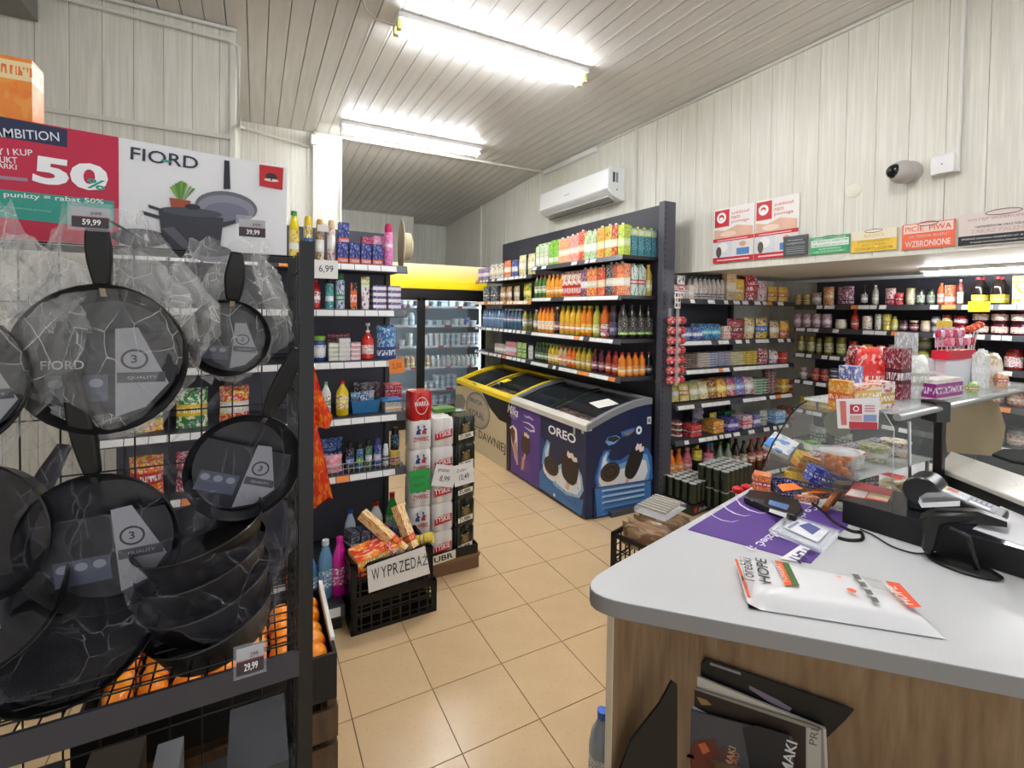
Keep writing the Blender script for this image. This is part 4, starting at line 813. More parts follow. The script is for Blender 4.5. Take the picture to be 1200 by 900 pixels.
# ============================================================ ICE CREAM FREEZERS
def px_on(A, px, py):
    d = _f + _r*((px-PX0)/F_PX) - _u*((py-PY0)/F_PX); t = (A.o-CAM).dot(A.n)/d.dot(A.n); p = CAM+d*t-A.o
    return p.dot(A.r), p.dot(A.u)
def ppoly(A, pts, mat): return A.poly([px_on(A, *p) for p in pts], mat)
def freezer(name, label, ya, yb, body, frame, lip):
    """ya near end, yb far end; front faces the aisle (-x)"""
    X0, X1 = 1.925, 2.60
    t = thing(name, label, 'freezer', (0, 0, 0))
    t.location = ((X0+X1)/2, (ya+yb)/2, 0); o = Vector(t.location)
    L = lambda g, nm, m, p=t, bev=0: g.build(nm, m, p, bevel=bev)
    def Bx(x0, y0_, z0_, x1, y1_, z1_, g=None): return (g or G()).box((x0-o.x, y0_-o.y, z0_), (x1-o.x, y1_-o.y, z1_))
    L(Bx(X0, ya, .02, X1, yb, .58), 'body', body)
    L(Bx(X0+.03, ya+.03, .0, X1-.03, yb-.03, .02), 'plinth', M('#111113'))
    L(Bx(X0, ya+.03, .58, X0+.03, yb-.03, .715), 'front_wall', body); L(Bx(X1-.03, ya+.03, .58, X1, yb-.03, .86), 'back_wall', body)
    prof = [(X0, .715)]+[(X0+(X1-X0)*k/8, .715+.165*math.sin(math.pi/2*k/8)) for k in range(1, 9)]
    for y_ in (ya, yb-.03):
        g = G(); ps = [(X0, .58)]+prof+[(X1, .58)]; n = len(ps)
        g.add([(x-o.x, y_-o.y, z) for x, z in ps]+[(x-o.x, y_+.03-o.y, z) for x, z in ps], [tuple(range(n))[::-1], tuple(range(n, 2*n))]+[(i, (i+1) % n, n+(i+1) % n, n+i) for i in range(n)])
        L(g, 'end_wall', body)
        g = G()
        for k in range(len(prof)-1):
            (x0, z0), (x1, z1) = prof[k], prof[k+1]
            g.add([(x0-o.x, y_-.006-o.y, z0-.02), (x1-o.x, y_-.006-o.y, z1-.02), (x1-o.x, y_+.036-o.y, z1-.02), (x0-o.x, y_+.036-o.y, z0-.02), (x0-o.x, y_-.006-o.y, z0+.03), (x1-o.x, y_-.006-o.y, z1+.03), (x1-o.x, y_+.036-o.y, z1+.03), (x0-o.x, y_+.036-o.y, z0+.03)],
                  [(0,3,2,1),(4,5,6,7),(0,1,5,4),(2,3,7,6),(0,4,7,3),(1,2,6,5)])
        L(g, 'end_frame', frame)
    g = G(); a_ = [(X0-.012, .70), (X0-.012, .742), (X0+.01, .762), (X0+.05, .768), (X0+.05, .70)]
    g.add([(x-o.x, ya-.004-o.y, z) for x, z in a_]+[(x-o.x, yb+.004-o.y, z) for x, z in a_], [tuple(range(5)), tuple(range(5, 10))[::-1]]+[(i, 5+i, 5+(i+1) % 5, (i+1) % 5) for i in range(5)])
    L(g, 'front_rail', lip)
    L(Bx(X1-.05, ya, .86, X1, yb, .91), 'back_rail', frame)
    ym = (ya+yb)/2
    for (y0_, y1_, dz) in ((ya+.03, ym+.03, .012), (ym-.03, yb-.03, -.004)):
        g = G()
        for k in range(len(prof)-1):
            (x0, z0), (x1, z1) = prof[k], prof[k+1]; z0 += dz; z1 += dz
            g.add([(x0-o.x, y0_-o.y, z0), (x1-o.x, y0_-o.y, z1), (x1-o.x, y1_-o.y, z1), (x0-o.x, y1_-o.y, z0)], [(0, 1, 2, 3)])
        gl = L(g, 'glass_lid', LIDG)
        fr = G()
        for yy in (y0_, y1_-.02):
            for k in range(len(prof)-1):
                (x0, z0), (x1, z1) = prof[k], prof[k+1]; z0 += dz; z1 += dz
                fr.add([(x0-o.x, yy-o.y, z0-.004), (x1-o.x, yy-o.y, z1-.004), (x1-o.x, yy+.02-o.y, z1-.004), (x0-o.x, yy+.02-o.y, z0-.004), (x0-o.x, yy-o.y, z0+.008), (x1-o.x, yy-o.y, z1+.008), (x1-o.x, yy+.02-o.y, z1+.008), (x0-o.x, yy+.02-o.y, z0+.008)], [(0,3,2,1),(4,5,6,7),(0,1,5,4),(2,3,7,6)])
        L(fr, 'lid_frame', M('#1c1c20', .4) if frame is not YELF else YELF, gl)
    return t, o
LIDG = clear('freezer_glass', '#59605f', .12, .04)
YELF = M('#f0d012', .35); GREYF = M('#8a8d94', .35); NAVY = M('#10224f', .3)
fz, fo = freezer('ice_cream_freezer', 'dark blue ice cream chest freezer with cookie adverts, nearer one', .70, 1.915, NAVY, GREYF, M('#d8d5cc', .4))
def ellip(A, px, py, rx, ry, mat, rot=0):
    u, v = px_on(A, px, py); A.disc(u, v, rx, ry, mat, rot)
def cookie(A, px, py, rx, ry, rot):
    u, v = px_on(A, px, py)
    A.disc(u, v-ry*.55, rx*1.12, ry*1.0, '#f0ece8', rot); A.disc(u, v-ry*.2, rx*1.05, ry*1.0, '#e8e2dc', rot)
    A.disc(u, v, rx, ry, '#2a211e', rot); A.ring(u, v, rx*.8, ry*.8, rx*.05, '#57473e')
    for k in range(12):
        a = k*math.pi/6; A.disc(u+rx*.9*math.cos(a), v+ry*.9*math.sin(a), rx*.05, rx*.05, '#57473e', n=6)
    A.disc(u, v, rx*.35, ry*.3, '#4a3b34', rot); A.disc(u, v, rx*.2, ry*.17, '#2a211e', rot)
def icebar(A, px, py, rx, ry, rot, col, bite='#f3e6e2'):
    u, v = px_on(A, px, py); c, s_ = math.cos(rot), math.sin(rot)
    tr = lambda x, y: (u+x*c-y*s_, v+x*s_+y*c)
    A.poly([tr(-rx*.2, -ry*1.5), tr(rx*.2, -ry*1.5), tr(rx*.2, -ry*.8), tr(-rx*.2, -ry*.8)], '#dcb8a0')
    ps = [tr(rx*math.copysign(abs(math.cos(R(k)))**.7, math.cos(R(k))), ry*math.copysign(abs(math.sin(R(k)))**.85, math.sin(R(k)))) for k in range(0, 360, 15)]
    A.poly(ps, col)
    A.poly([tr(-rx*.55, ry*.72), tr(-rx*.3, ry*.6), tr(0, ry*.75), tr(rx*.3, ry*.62), tr(rx*.75, ry*.8), tr(rx*.6, ry*1.02), tr(rx*.25, ry*.95), tr(rx*.1, ry*1.12), tr(-rx*.25, ry*.98), tr(-rx*.5, ry*1.05)], bite)
# front face art
A = Art((1.9248, 1.915, 0), (0, -1, 0), (0, 0, 1))
u1 = px_on(A, 632.5, 560)[0]
A.rect(.0, .022, u1, .70, '#5b3f93')
A.poly([px_on(A, *p) for p in [(632, 508), (640, 520), (632.4, 560)]], '#26407c')
ppoly(A, [(632.4, 553), (637, 545), (641, 556), (655, 573), (672, 583), (684, 586), (681, 605), (632.4, 571)], '#3f78b8')
ppoly(A, [(637, 526), (641, 515), (645, 519), (643, 533), (648, 545), (638, 550), (635, 542)], '#6fa8dc')
ppoly(A, [(639, 528), (642, 519), (644, 522), (642.5, 534), (645, 542), (639, 545)], '#cfe2f4')
ppoly(A, [(650, 548), (664, 540), (676, 544), (682, 558), (684, 575), (679, 584), (664, 580), (650, 569), (644, 558)], '#9cc4e8')
ppoly(A, [(652, 552), (664, 545), (675, 548), (680, 560), (681, 573), (676, 580), (664, 576), (652, 566)], '#eef2f6')
cookie(A, 646, 546, .115, .08, .0)
icebar(A, 668, 549, .115, .125, -.2, '#33271f')
for p in [(655, 571), (661, 575), (676, 566), (678, 572), (671, 580), (638, 561), (675, 589), (680, 552), (640, 556), (668, 586)]: ellip(A, p[0], p[1], .005, .006, '#1c3868')
u, v = px_on(A, 653, 574); A.text('ICE CREAM', u, v, .21, .022, '#5f8cc0', -.08, bold=.02); u, v = px_on(A, 655, 578.5); A.text('SANDWICH', u, v, .22, .014, '#5a6a80', -.08)
ellip(A, 650, 580, .014, .014, '#e8f0f8')
u, v = px_on(A, 643, 507); 
for w2, c, b in ((0, '#2a5a9c', .10), (1, '#ffffff', .05)): A.text('OREO', u, v, .40, .075, c, 0, bold=b)
u, v = px_on(A, 672, 508); A.rect(u, v-.005, u+.03, v+.075, '#b8bcbc')
u, v = px_on(A, 683, 505); A.rect(u-.012, v-.02, u+.02, v+.04, '#c8d0d0')
# purple side
u, v = px_on(A, 595, 483); A.text('Milka', u, v, .22, .09, '#f4f0f8', -.05, bold=.04, shear=.3)
A.disc(u+.13, v-.02, .08, .02, '#8a72b8')
ppoly(A, [(614, 486), (618, 488), (620, 487), (626, 492), (625, 493), (620, 490), (617, 490)], '#c8bce0')
A.stroke([px_on(A, *p) for p in [(613, 494), (620, 496), (626, 501), (627, 505), (622, 505), (615, 500)]], [.004, .014, .02, .024, .016, .004], '#efe8f6')
ppoly(A, [(598, 500), (602, 498), (606, 503), (607, 514), (607, 545), (604, 538), (600, 518)], '#f0e4e0')
ppoly(A, [(598, 503), (601, 500), (604, 505), (604, 514), (602, 524)], '#6e3c36')
ppoly(A, [(601, 522), (606, 517), (608, 544), (606, 545)], '#c8a08a')
icebar(A, 616.5, 520, .08, .10, -.12, '#4a3226', '#f2dcae')
ppoly(A, [(613, 538), (620, 540), (622, 552), (615, 554)], '#6a4a8c')
ppoly(A, [(612.5, 535), (615.5, 536), (614, 551), (611, 550)], '#c99a80')
A.build(parent=None).parent = None
art = bpy.context.scene.collection.objects[-1]
def own(o_, parent):
    """hand a finished mesh to its thing without moving it"""
    bpy.context.view_layer.update(); o_.parent = parent; o_.matrix_parent_inverse = parent.matrix_world.inverted(); return o_
own(bpy.data.objects['printed_artwork'] if False else art, fz)
# end face art (faces the camera side, -y)
A = Art((1.925, .6998, 0), (1, 0, 0), (0, 0, 1))
ppoly(A, [(703, 538), (708, 528), (716, 527), (712, 535), (716, 540), (727, 539), (736, 533), (750, 530), (758, 524), (764, 535), (765, 560), (760, 570), (700, 578), (697, 560)], '#2f6ab8')
ppoly(A, [(706, 535), (711, 529), (714, 531), (711, 538), (715, 544), (726, 544), (740, 538), (751, 532), (758, 532), (762, 548), (760, 563), (702, 574), (700, 560)], '#78b0e0')
ppoly(A, [(707, 537), (711, 531), (710, 540), (715, 548), (726, 550), (740, 546), (752, 538), (757, 540), (759, 552), (755, 563), (704, 571), (703, 560)], '#e4eef8')
cookie(A, 715, 553, .10, .078, .12)
icebar(A, 743, 541, .075, .145, -.45, '#191615')
ellip(A, 748.5, 504, .034, .036, '#9cc4ee'); ellip(A, 748.5, 504, .030, .032, '#ffffff'); ellip(A, 748.5, 504, .013, .015, '#10224f')
ppoly(A, [(727, 506), (735, 503), (744, 501), (743, 505), (736, 510), (729, 512)], '#2f6ab8'); ppoly(A, [(729, 507), (742, 503), (742, 506), (735, 511)], '#7a8288')
ppoly(A, [(709, 518), (712, 512), (722, 510), (727, 513), (720, 520), (713, 522)], '#6ba4e0'); ppoly(A, [(711, 516), (713, 512), (722, 511), (726, 514), (719, 518)], '#2c2c30')
u, v = px_on(A, 758, 497); A.rect(u, v, u+.045, v+.06, '#cfe0dc'); A.rect(u+.01, v+.012, u+.035, v+.045, '#6a9a90')
ppoly(A, [(697, 573), (699, 571), (762, 563), (763, 592), (699, 606)], '#3f7cc4')
for k, q in enumerate([(572, 566), (579, 572), (586, 578), (593, 584), (600, 590)]):
    ppoly(A, [(705, q[0]+2), (755, q[1]), (755, q[1]+2.6), (705, q[0]+4.6)], '#a8d0f0' if k < 3 else '#5a94d4')
own(A.build(), fz)
g = G(); A2 = Art((1.925, .6995, 0), (1, 0, 0), (0, 0, 1)); fr = [px_on(A2, *p) for p in [(696, 572), (763, 562), (763, 593), (696, 607)]]
for i in range(4):
    p, q = fr[i], fr[(i+1) % 4]; g.tube([(1.925+p[0], .694, p[1]), (1.925+q[0], .694, q[1])], .005, 6)
for k, q in enumerate([(577, 570), (583.5, 576), (590, 582), (597, 588)]):
    p, q2 = px_on(A2, 708, q[0]), px_on(A2, 754, q[1]); g.tube([(1.925+p[0], .695, p[1]), (1.925+q2[0], .695, q2[1])], .0045, 6)
own(tag(g.build('vent_grille', M('#1d3566', .3)), kind='stuff'), fz)
fz2, fo2 = freezer('ice_cream_freezer', 'yellow-framed ice cream chest freezer with beige and black front, farther one', 1.935, 3.35, M('#17161a', .3), YELF, YELF)
A = Art((1.9248, 3.35, 0), (0, -1, 0), (0, 0, 1))
ppoly(A, [(534, 452), (545, 452), (557, 448), (566, 462), (574, 478), (585, 492), (593.5, 496), (593.5, 553), (560, 531), (534, 513)], '#cdbfa2')
ppoly(A, [(534, 462), (542, 462), (546, 470), (540, 490), (534, 490)], '#8e8a82')
ellip(A, 559.5, 481, .33, .205, '#5a544c'); ellip(A, 559.5, 481, .31, .19, '#b4aa98'); ellip(A, 559.5, 481, .297, .18, '#8d8578'); ellip(A, 559.5, 481, .285, .173, '#b4aa98')
u, v = px_on(A, 551, 468); A.text('BRACIA', u, v-.02, .34, .05, '#3c3630', -.0, bold=.03)
u, v = px_on(A, 550, 484); A.text('KORAL', u, v-.01, .42, .075, '#3c3630', .0, bold=.02)
for k in range(3): u, v = px_on(A, 553+k, 490+2.3*k); A.text('tradycyjne lody', u, v, .3, .014, '#5c554b', 0)
u, v = px_on(A, 548, 505); A.text('JAK DAWNIEJ', u, v-.03, .98, .12, '#3c342a', .0, bold=.02)
own(A.build(), fz2)
# packs inside the freezers
def packs(y0_, y1_, n1, n2, mats, group, nm, cat='ice cream'):
    protos = [p_pouch(.15, .10, .04, m, 50+i) for i, m in enumerate(mats)]
    k = 0
    for i in range(n1):
        for j in range(n2):
            x = 2.0+(i+.5)*.54/n1; y = y0_+(j+.5)*(y1_-y0_)/n2; q = (i*3+j*5) % len(mats)
            inst(protos[q], 'ice_cream_pack', '%s ice cream pack inside the %s, %s row, %s from near end' % (nm[q], group, ORD[i], ORD[j]), cat, 'packs inside the '+group, (x, y, .585), math.pi/2+random.uniform(-.02, .02), sc=(min(1., (y1_-y0_)/n2/.155), min(1., .54/n1/.105), 1)); k += 1
packs(.76, 1.86, 5, 7, [PM('#7a4438', '#c88a7a', '#8a5a4a'), PM('#8a5a5a', '#d8a8a0', '#a87060'), PM('#5a3430', '#b07a6a', '#e0c8c0')], 'blue freezer', ('brown', 'pinkish', 'dark brown'))
packs(2.0, 3.28, 5, 8, [PM('#4a3024', '#a87a4a', '#d8b060'), PM('#6a3c2c', '#c8a070', '#8a5a3a'), PM('#3c2c28', '#8a6a50', '#c8b8a0')], 'yellow freezer', ('gold and brown', 'reddish brown', 'very dark'))
tag(G().add([(2.17, .86, .828), (2.33, .80, .862), (2.37, .98, .871), (2.21, 1.04, .837), (2.17, .86, .830), (2.33, .80, .864), (2.37, .98, .873), (2.21, 1.04, .839)], [(0,3,2,1),(4,5,6,7),(0,1,5,4),(1,2,6,5),(2,3,7,6),(3,0,4,7)]).build('paper_note', PAPER), 'white paper lying on the glass lid of the blue freezer', 'paper')
tag(G().add([(2.12, 2.45, .815), (2.22, 2.45, .838), (2.22, 2.57, .838), (2.12, 2.57, .815), (2.12, 2.45, .817), (2.22, 2.45, .84), (2.22, 2.57, .84), (2.12, 2.57, .817)], [(0,3,2,1),(4,5,6,7),(0,1,5,4),(1,2,6,5),(2,3,7,6),(3,0,4,7)]).build('price_card', M('#f2d81c', .6)), 'yellow card on the glass lid of the yellow-framed freezer', 'card')
# ============================================================ DAIRY COOLER
t = NT('backlit_header'); q = t.n.new('ShaderNodeSeparateXYZ'); t.link(t.tc.outputs['Generated'], q.inputs[0])
c = t.ramp(q.outputs[2], [(0.0, '#e8c81c'), (.25, '#f6d61c'), (.5, '#f6dc6a'), (.9, '#efe3b0')]); t.col(c, .4); t.link(c, t.b.inputs['Emission Color']); t.b.inputs['Emission Strength'].default_value = .16
HEADM = t.m
FR = M('#1a191c', .4); FY = 4.0; F0, F1 = .80, 2.62
K = Unit('dairy_cooler', 'tall glass-door dairy cooler with yellow lit header at the far end', 'fridge', (F0, FY, 0), 0, F1-F0, .62)
kt = K.t; LW = F1-F0
G().box((0, .60, .0), (LW, .64, 2.25)).build('back_wall', M('#c4d4de', .5), kt)
for x in (0, LW-.03): G().box((x, .0, 0), (x+.03, .60, 2.25)).build('side_wall', FR, kt)
G().box((.03, .02, 0), (LW-.03, .60, .14)).build('base', FR, kt)
G().box((.03, .02, 1.86), (LW-.03, .60, 2.2)).build('top_housing', FR, kt)
G().box((0, -.03, 1.90), (LW, .02, 2.235)).build('lit_header', HEADM, kt, bevel=.006)
G().box((0, -.02, 1.78), (LW, .02, 1.895)).build('header_frame', FR, kt)
kz = [at(520, p, y=FY+.1).z for p in (359, 381, 405, 429.5, 454.5, 474)]
for dx0, dx1 in ((.03, .83), (.87, 1.79)):
    dr = G().box((dx0, -.012, .13), (dx0+.035, .018, 1.78)).box((dx1-.035, -.012, .13), (dx1, .018, 1.78)).box((dx0, -.012, .13), (dx1, .018, .17)).box((dx0, -.012, 1.74), (dx1, .018, 1.78)).build('door_frame', FR, kt)
    G().box((dx0+.035, .0, .17), (dx1-.035, .004, 1.74)).build('door_pane', DGLASS, dr)
G().box((.83, -.01, .1), (.87, .05, 1.80)).build('mullion', FR, kt)
CL = M('#e8f6ff', .4, emit=3.5)
for x in (.05, .85, 1.76): G().box((x-.008, .06, .3), (x+.008, .075, 1.7)).build('light_strip', CL, kt)
G().box((.1, .06, 1.74), (LW-.1, .08, 1.755)).build('light_strip', CL, kt)
for k, z in enumerate(kz):
    sh = G().box((.03, .10, z-.015), (LW-.03, .58, z)).build('shelf', M('#b8c4cc', .3), kt)
    G().box((.03, .088, z-.028), (LW-.03, .10, z+.004)).build('price_rail', M('#d8e0e4', .4), sh)
    x = .06
    while x < LW-.12:
        wd = random.choice((.05, .08, .11))
        if random.random() < .45: ob('price_tag', tagmesh(wd, .03, M('#a8283c' if random.random() < .8 else '#e87a3a', .5)), sh, (x, .0875, z-.012))
        x += wd+random.choice((.03, .08, .15))
    K.where[round(z, 3)] = '%s cooler shelf' % ('top', 'second', 'third', 'fourth', 'fifth', 'bottom')[k]
WC = [('white', PM('#e8ecee', '#b8c4c8', '#d8dee0')), ('pale blue', PM('#b8ccd8', '#e8f0f4', '#7aa0b8')), ('white-green', PM('#e4ece4', '#8ab89a', '#d8e0d8')), ('pale grey', PM('#c8ccd0', '#8a949a', '#e0e4e8'))]
def cup(h, r, m): return [('cup', G().lathe([(r*.8, 0), (r, h*.9), (r*1.06, h*.92), (r*1.06, h)], 12).mesh('cup', m))]
cups = [cup(.085, .036, m) for _, m in WC]; tubs = [cup(.065, .046, m) for _, m in WC]; ct = [p_box(.09, .08, .15, m) for _, m in WC]
def crun(k, spec):
    for a_, b_, pr, w_, lab, cat, st_, hh in spec: K.run(round(kz[k], 3), a_, b_, pr, w_, w_, lab, cat, 2, Y=.12, stack=st_, hh=hh, rzj=.05)
K.where = {round(k, 3): v for k, v in K.where.items()}
crun(0, [(472, 486, cups[3], .08, 'grey yoghurt cup', 'cup', 2, .087), (496, 505, cups[0], .08, 'white yoghurt cup', 'cup', 2, .087), (505, 516, cups[1], .08, 'pale blue yoghurt cup', 'cup', 2, .087), (517, 526, ct[1], .11, 'pale blue dairy carton', 'carton', 1, 0), (527, 534, ct[0], .1, 'white dairy carton', 'carton', 1, 0), (535, 548, tubs[2], .1, 'white-green dairy tub', 'tub', 2, .067), (549, 562, tubs[3], .1, 'grey dairy tub', 'tub', 1, 0)])
crun(1, [(472, 488, p_bottle(.17, .035, M('#dde6ea', .3), CAPW, WC[1][1], .2, .6), .085, 'white milk bottle', 'bottle', 1, 0), (494, 499, p_bottle(.17, .035, M('#dde6ea', .3), CAPW, WC[0][1], .2, .6), .085, 'milk bottle with white label', 'bottle', 1, 0), (500, 520, tubs[1], .1, 'pale blue cheese tub', 'tub', 1, 0), (520, 532, tubs[2], .1, 'white-green cheese tub', 'tub', 1, 0), (533, 545, cups[0], .08, 'white cream cup', 'cup', 1, 0), (546, 551, p_box(.07, .07, .11, PM('#1f4aa8', '#e8eef8', '#1f4aa8')), .08, 'strong blue dairy box', 'box', 1, 0), (551, 562, tubs[0], .1, 'white cheese tub', 'tub', 1, 0)])
crun(2, [(468, 476, cups[0], .08, 'white yoghurt cup', 'cup', 1, 0), (476, 487, cups[2], .09, 'cream yoghurt cup', 'cup', 2, .087), (494, 502, ct[0], .1, 'tall white dairy carton', 'carton', 1, 0), (503, 522, cups[0], .08, 'white yoghurt cup in the middle', 'cup', 2, .087), (522, 541, cups[1], .08, 'pale blue yoghurt cup', 'cup', 2, .087), (541, 564, cups[3], .08, 'light grey yoghurt cup', 'cup', 2, .087)])
YB = p_bottle(.16, .028, PM('#e8d8c8', '#a83a2c', '#e8e0c8'), CAPY, PM('#e0c82c', '#8a2a3a', '#f0e8c0'), .1, .6)
WB = p_bottle(.15, .028, PM('#e4e8ec', '#9ab0b8', '#e8ecee'), CAPW, WC[0][1], .1, .6)
crun(3, [(470, 487, YB, .065, 'drinking yoghurt bottle with yellow cap', 'bottle', 1, 0), (494, 506, YB, .065, 'yellow-capped drinking yoghurt bottle by the mullion', 'bottle', 1, 0), (506, 530, WB, .065, 'white drinking yoghurt bottle', 'bottle', 1, 0), (530, 562, p_bottle(.15, .028, PM('#dce8dc', '#c86a5a', '#e8ecee'), CAPW, WC[2][1], .1, .6), .065, 'white-green drinking yoghurt bottle', 'bottle', 1, 0)])
crun(4, [(496, 510, cups[3], .08, 'grey dairy cup', 'cup', 1, 0), (510, 536, cups[1], .08, 'pale blue dairy cup', 'cup', 2, .087)])
crun(5, [(498, 530, tubs[1], .1, 'pale blue butter tub', 'tub', 2, .067)])
# ============================================================ LEFT HOUSEHOLD SHELVING
LY = .55
H = Unit('household_shelving', 'dark shelving of household goods and toiletries left of the aisle', 'shelving', (-1.0, LY, 0), 0, 1.46, .44)
G().box((0, .42, 0), (1.46, .44, 2.13)).build('back_panel', M('#565662', .5), H.t)
for x in (.0, .47, 1.43): G().box((x, .395, .0), (x+.03, .42, 2.12)).build('upright', SHELFM, H.t)
G().box((0, .02, 0), (1.46, .40, .12)).build('base', SHELFM, H.t)
hz_ = (1.882, 1.622, 1.328, 1.008, .684, .14)
HX1 = 1.46
for k, z in enumerate(hz_): H.shelf(z, 0, HX1, where='%s household shelf' % ('top', 'second', 'third', 'fourth', 'fifth', 'bottom')[k], seed=k+90, tags=.95, strip=True, pert=(.07, .09))
z = hz_[0]
CIF = p_bottle(.27, .045, liq('#f0d81c'), M('#2f9a4a', .4), PM('#f2e46a', '#e0a01c', '#f4f4ec', (.25, .5)), .1, .62, .5, .6)
H.run(z, 338, 352, CIF, .1, .07, 'yellow cleaning cream bottle with green cap', 'bottle')
H.run(z, 355, 368, p_spray(.25, .032, PM('#c8b03c', '#e8e8f0', '#3a6aa8', (.35, .65)), CAPY), .075, .07, 'spray can with blue label and yellow cap', 'spray can')
H.run(z, 369, 382, p_spray(.24, .031, PM('#8a6a3c', '#d8c8a8', '#e8e4dc', (.3, .65)), M('#c8a060')), .075, .07, 'brown and white air freshener can', 'spray can')
H.run(z, 383, 395, p_spray(.24, .031, PM('#d8ccc0', '#a83a5a', '#f0ece4', (.4, .8)), M('#d8b890')), .075, .07, 'cream and pink air freshener can', 'spray can')
BULB = PM('#1f2c78', '#4a5ab0', '#e8622c', (.0, .26), 4, '#e8e8f8')
H.run(z, 395, 449, p_box(.056, .056, .12, BULB), .064, .06, 'navy and orange light bulb box', 'box', 1)
H.run(z, 396, 410, p_box(.056, .056, .12, BULB), .064, .06, 'light bulb box on top of the lower ones', 'box', 1, stack=2, hh=.122, Y=.1)
H.run(z, 425, 438, p_box(.1, .08, .17, PM('#b0244a', '#d84a7a', '#8a1c3a')), .1, .09, 'magenta box behind the bulb boxes', 'box', 1, Y=.1)
H.run(z, 438, 451, p_box(.1, .07, .18, PM('#e890b8', '#f0c8d8', '#c85a8a')), .1, .08, 'pink box behind the bulb boxes', 'box', 1, Y=.1)
H.run(z, 450, 463, p_spray(.25, .031, PM('#e86aa8', '#b880c8', '#f090c0', (.5, .7)), M('#d01c5c')), .075, .07, 'tall pink spray can with crimson cap', 'spray can')
g = G(); g.T = Matrix.Translation((.49, .80, 2.03)) @ Matrix.Rotation(R(90), 4, 'Y') @ Matrix.Rotation(R(8), 4, 'X')
g.lathe([(.17, 0), (.165, .006), (.09, .02), (.085, .06), (.05, .075)], 24)
tag(g.build('straw_hat', M('#c9bfa0', .8)), 'beige round hat leaning at the shelf end behind the pink spray can', 'hat')
z = hz_[1]
H.run(z, 365, 377, p_bottle(.16, .034, liq('#c01c24'), CAPR, PM('#c8242c', '#f0e0e0', '#e8e8e8'), .2, .6), .075, .07, 'red squeeze bottle', 'bottle')
H.run(z, 381, 393, p_spray(.18, .03, PM('#1f8a88', '#4ab0b0', '#e0f0f0', (.3, .5)), CAPK), .07, .07, 'teal shaving foam can', 'spray can')
H.run(z, 393, 406, p_spray(.205, .03, PM('#c8d0d8', '#2c5a9a', '#2f9a6a', (.3, .5)), M('#3a7a4a')), .07, .07, 'silver and blue shaving foam can', 'spray can')
H.run(z, 407, 422, p_box(.035, .025, .15, PM('#18181a', '#e8661c', '#e8661c', (.1, .7), 3)), .045, .03, 'black and orange razor pack', 'razor')
g = G().add([(-.022, -.016, 0), (.022, -.016, 0), (.022, .016, 0), (-.022, .016, 0), (-.028, -.003, .19), (.028, -.003, .19), (.028, .003, .19), (-.028, .003, .19)], [(0,3,2,1),(4,5,6,7),(0,1,5,4),(1,2,6,5),(2,3,7,6),(3,0,4,7)])
TP = [('tube', g.mesh('tube', PM('#e0ecec', '#c8486a', '#e0e46a', (.75, .95), 4)))]
H.run(z, 423, 434, TP, .06, .04, 'standing white toothpaste tube with yellow top', 'toothpaste')
H.run(z, 436, 471, p_box(.075, .14, .034, PM('#3a3f98', '#c03a4a', '#e8e8f0', (.2, .8), 5)), .082, .14, 'flat blue, red and white toothpaste box', 'box', 1, stack=4, hh=.0355)
z = hz_[2]
H.run(z, 366, 384, p_jar(.14, .045, M('#3a4a8a', .2), CAPG, PM('#e8e8f0', '#2c3a8a', '#e8e8f0', (.2, .8))), .1, .09, 'striped tub with bright green lid', 'tub')
H.run(z, 385, 397, p_box(.07, .1, .024, PM('#d8dcc8', '#b8bca8', '#e8ecd8')), .075, .1, 'cream green soap bar', 'soap', 1, stack=4, hh=.0255)
H.run(z, 397, 411, p_box(.07, .1, .024, PM('#f0eeea', '#c8c8c8', '#e8e0e0')), .075, .1, 'white soap bar', 'soap', 1, stack=5, hh=.0255)
H.run(z, 411, 423, p_box(.07, .1, .024, PM('#e8c0c8', '#c85a6a', '#f4e4e8')), .075, .1, 'pink and white soap bar', 'soap', 1, stack=4, hh=.0255)
H.run(z, 384, 412, p_pouch(.15, .09, .03, PM('#a83a5a', '#c87a8a', '#8a2a4a'), 61), .15, .09, 'dark pink wipes pack behind the soaps', 'wipes', 1, Y=.14, stack=5, hh=.03)
hp = p_bottle(.17, .042, liq('#d8301f'), M('#f0eeee', .4), PM('#f0e8e4', '#d8402c', '#e8d8d0'), .18, .5, .3)
g = G().tube([(0, 0, .165), (0, 0, .205), (0, -.035, .205)], .006, 8).lathe([(.016, .195), (.016, .212)], 10)
hp = hp+[('pump', g.mesh('pump', M('#f0eeee', .4)))]
H.run(z, 424, 441, hp, .1, .09, 'red liquid soap bottle with white pump', 'soap')
H.run(z, 443, 466, p_pouch(.15, .07, .2, PM('#2f6aa8', '#9ac8e0', '#1c4a88', (.0, .35)), 62), .15, .08, 'blue refill pouch with white foam picture', 'pouch')
z = hz_[3]
H.run(z, 375, 390, p_bottle(.2, .035, M('#e8ece8', .3), M('#8ac88a', .4), PM('#f0f0ec', '#b03a3c', '#5a9a5a', (.4, .7)), .15, .6, .3, .7), .085, .06, 'white dish liquid bottle with pale green top', 'bottle')
H.run(z, 393, 411, p_bottle(.2, .042, liq('#e8c81c'), M('#c8241c', .4), PM('#f0e8a0', '#c83a2c', '#e8d85a', (.4, .7)), .2, .6, .3, .6), .1, .06, 'yellow dish liquid bottle with red cap', 'bottle')
x0 = H.X(413, z); x1 = H.X(450, z)
bt = thing('plastic_basket', 'blue plastic basket of small goods on the fourth household shelf', 'basket', H.W((x0+x1)/2, .14, z+.001))
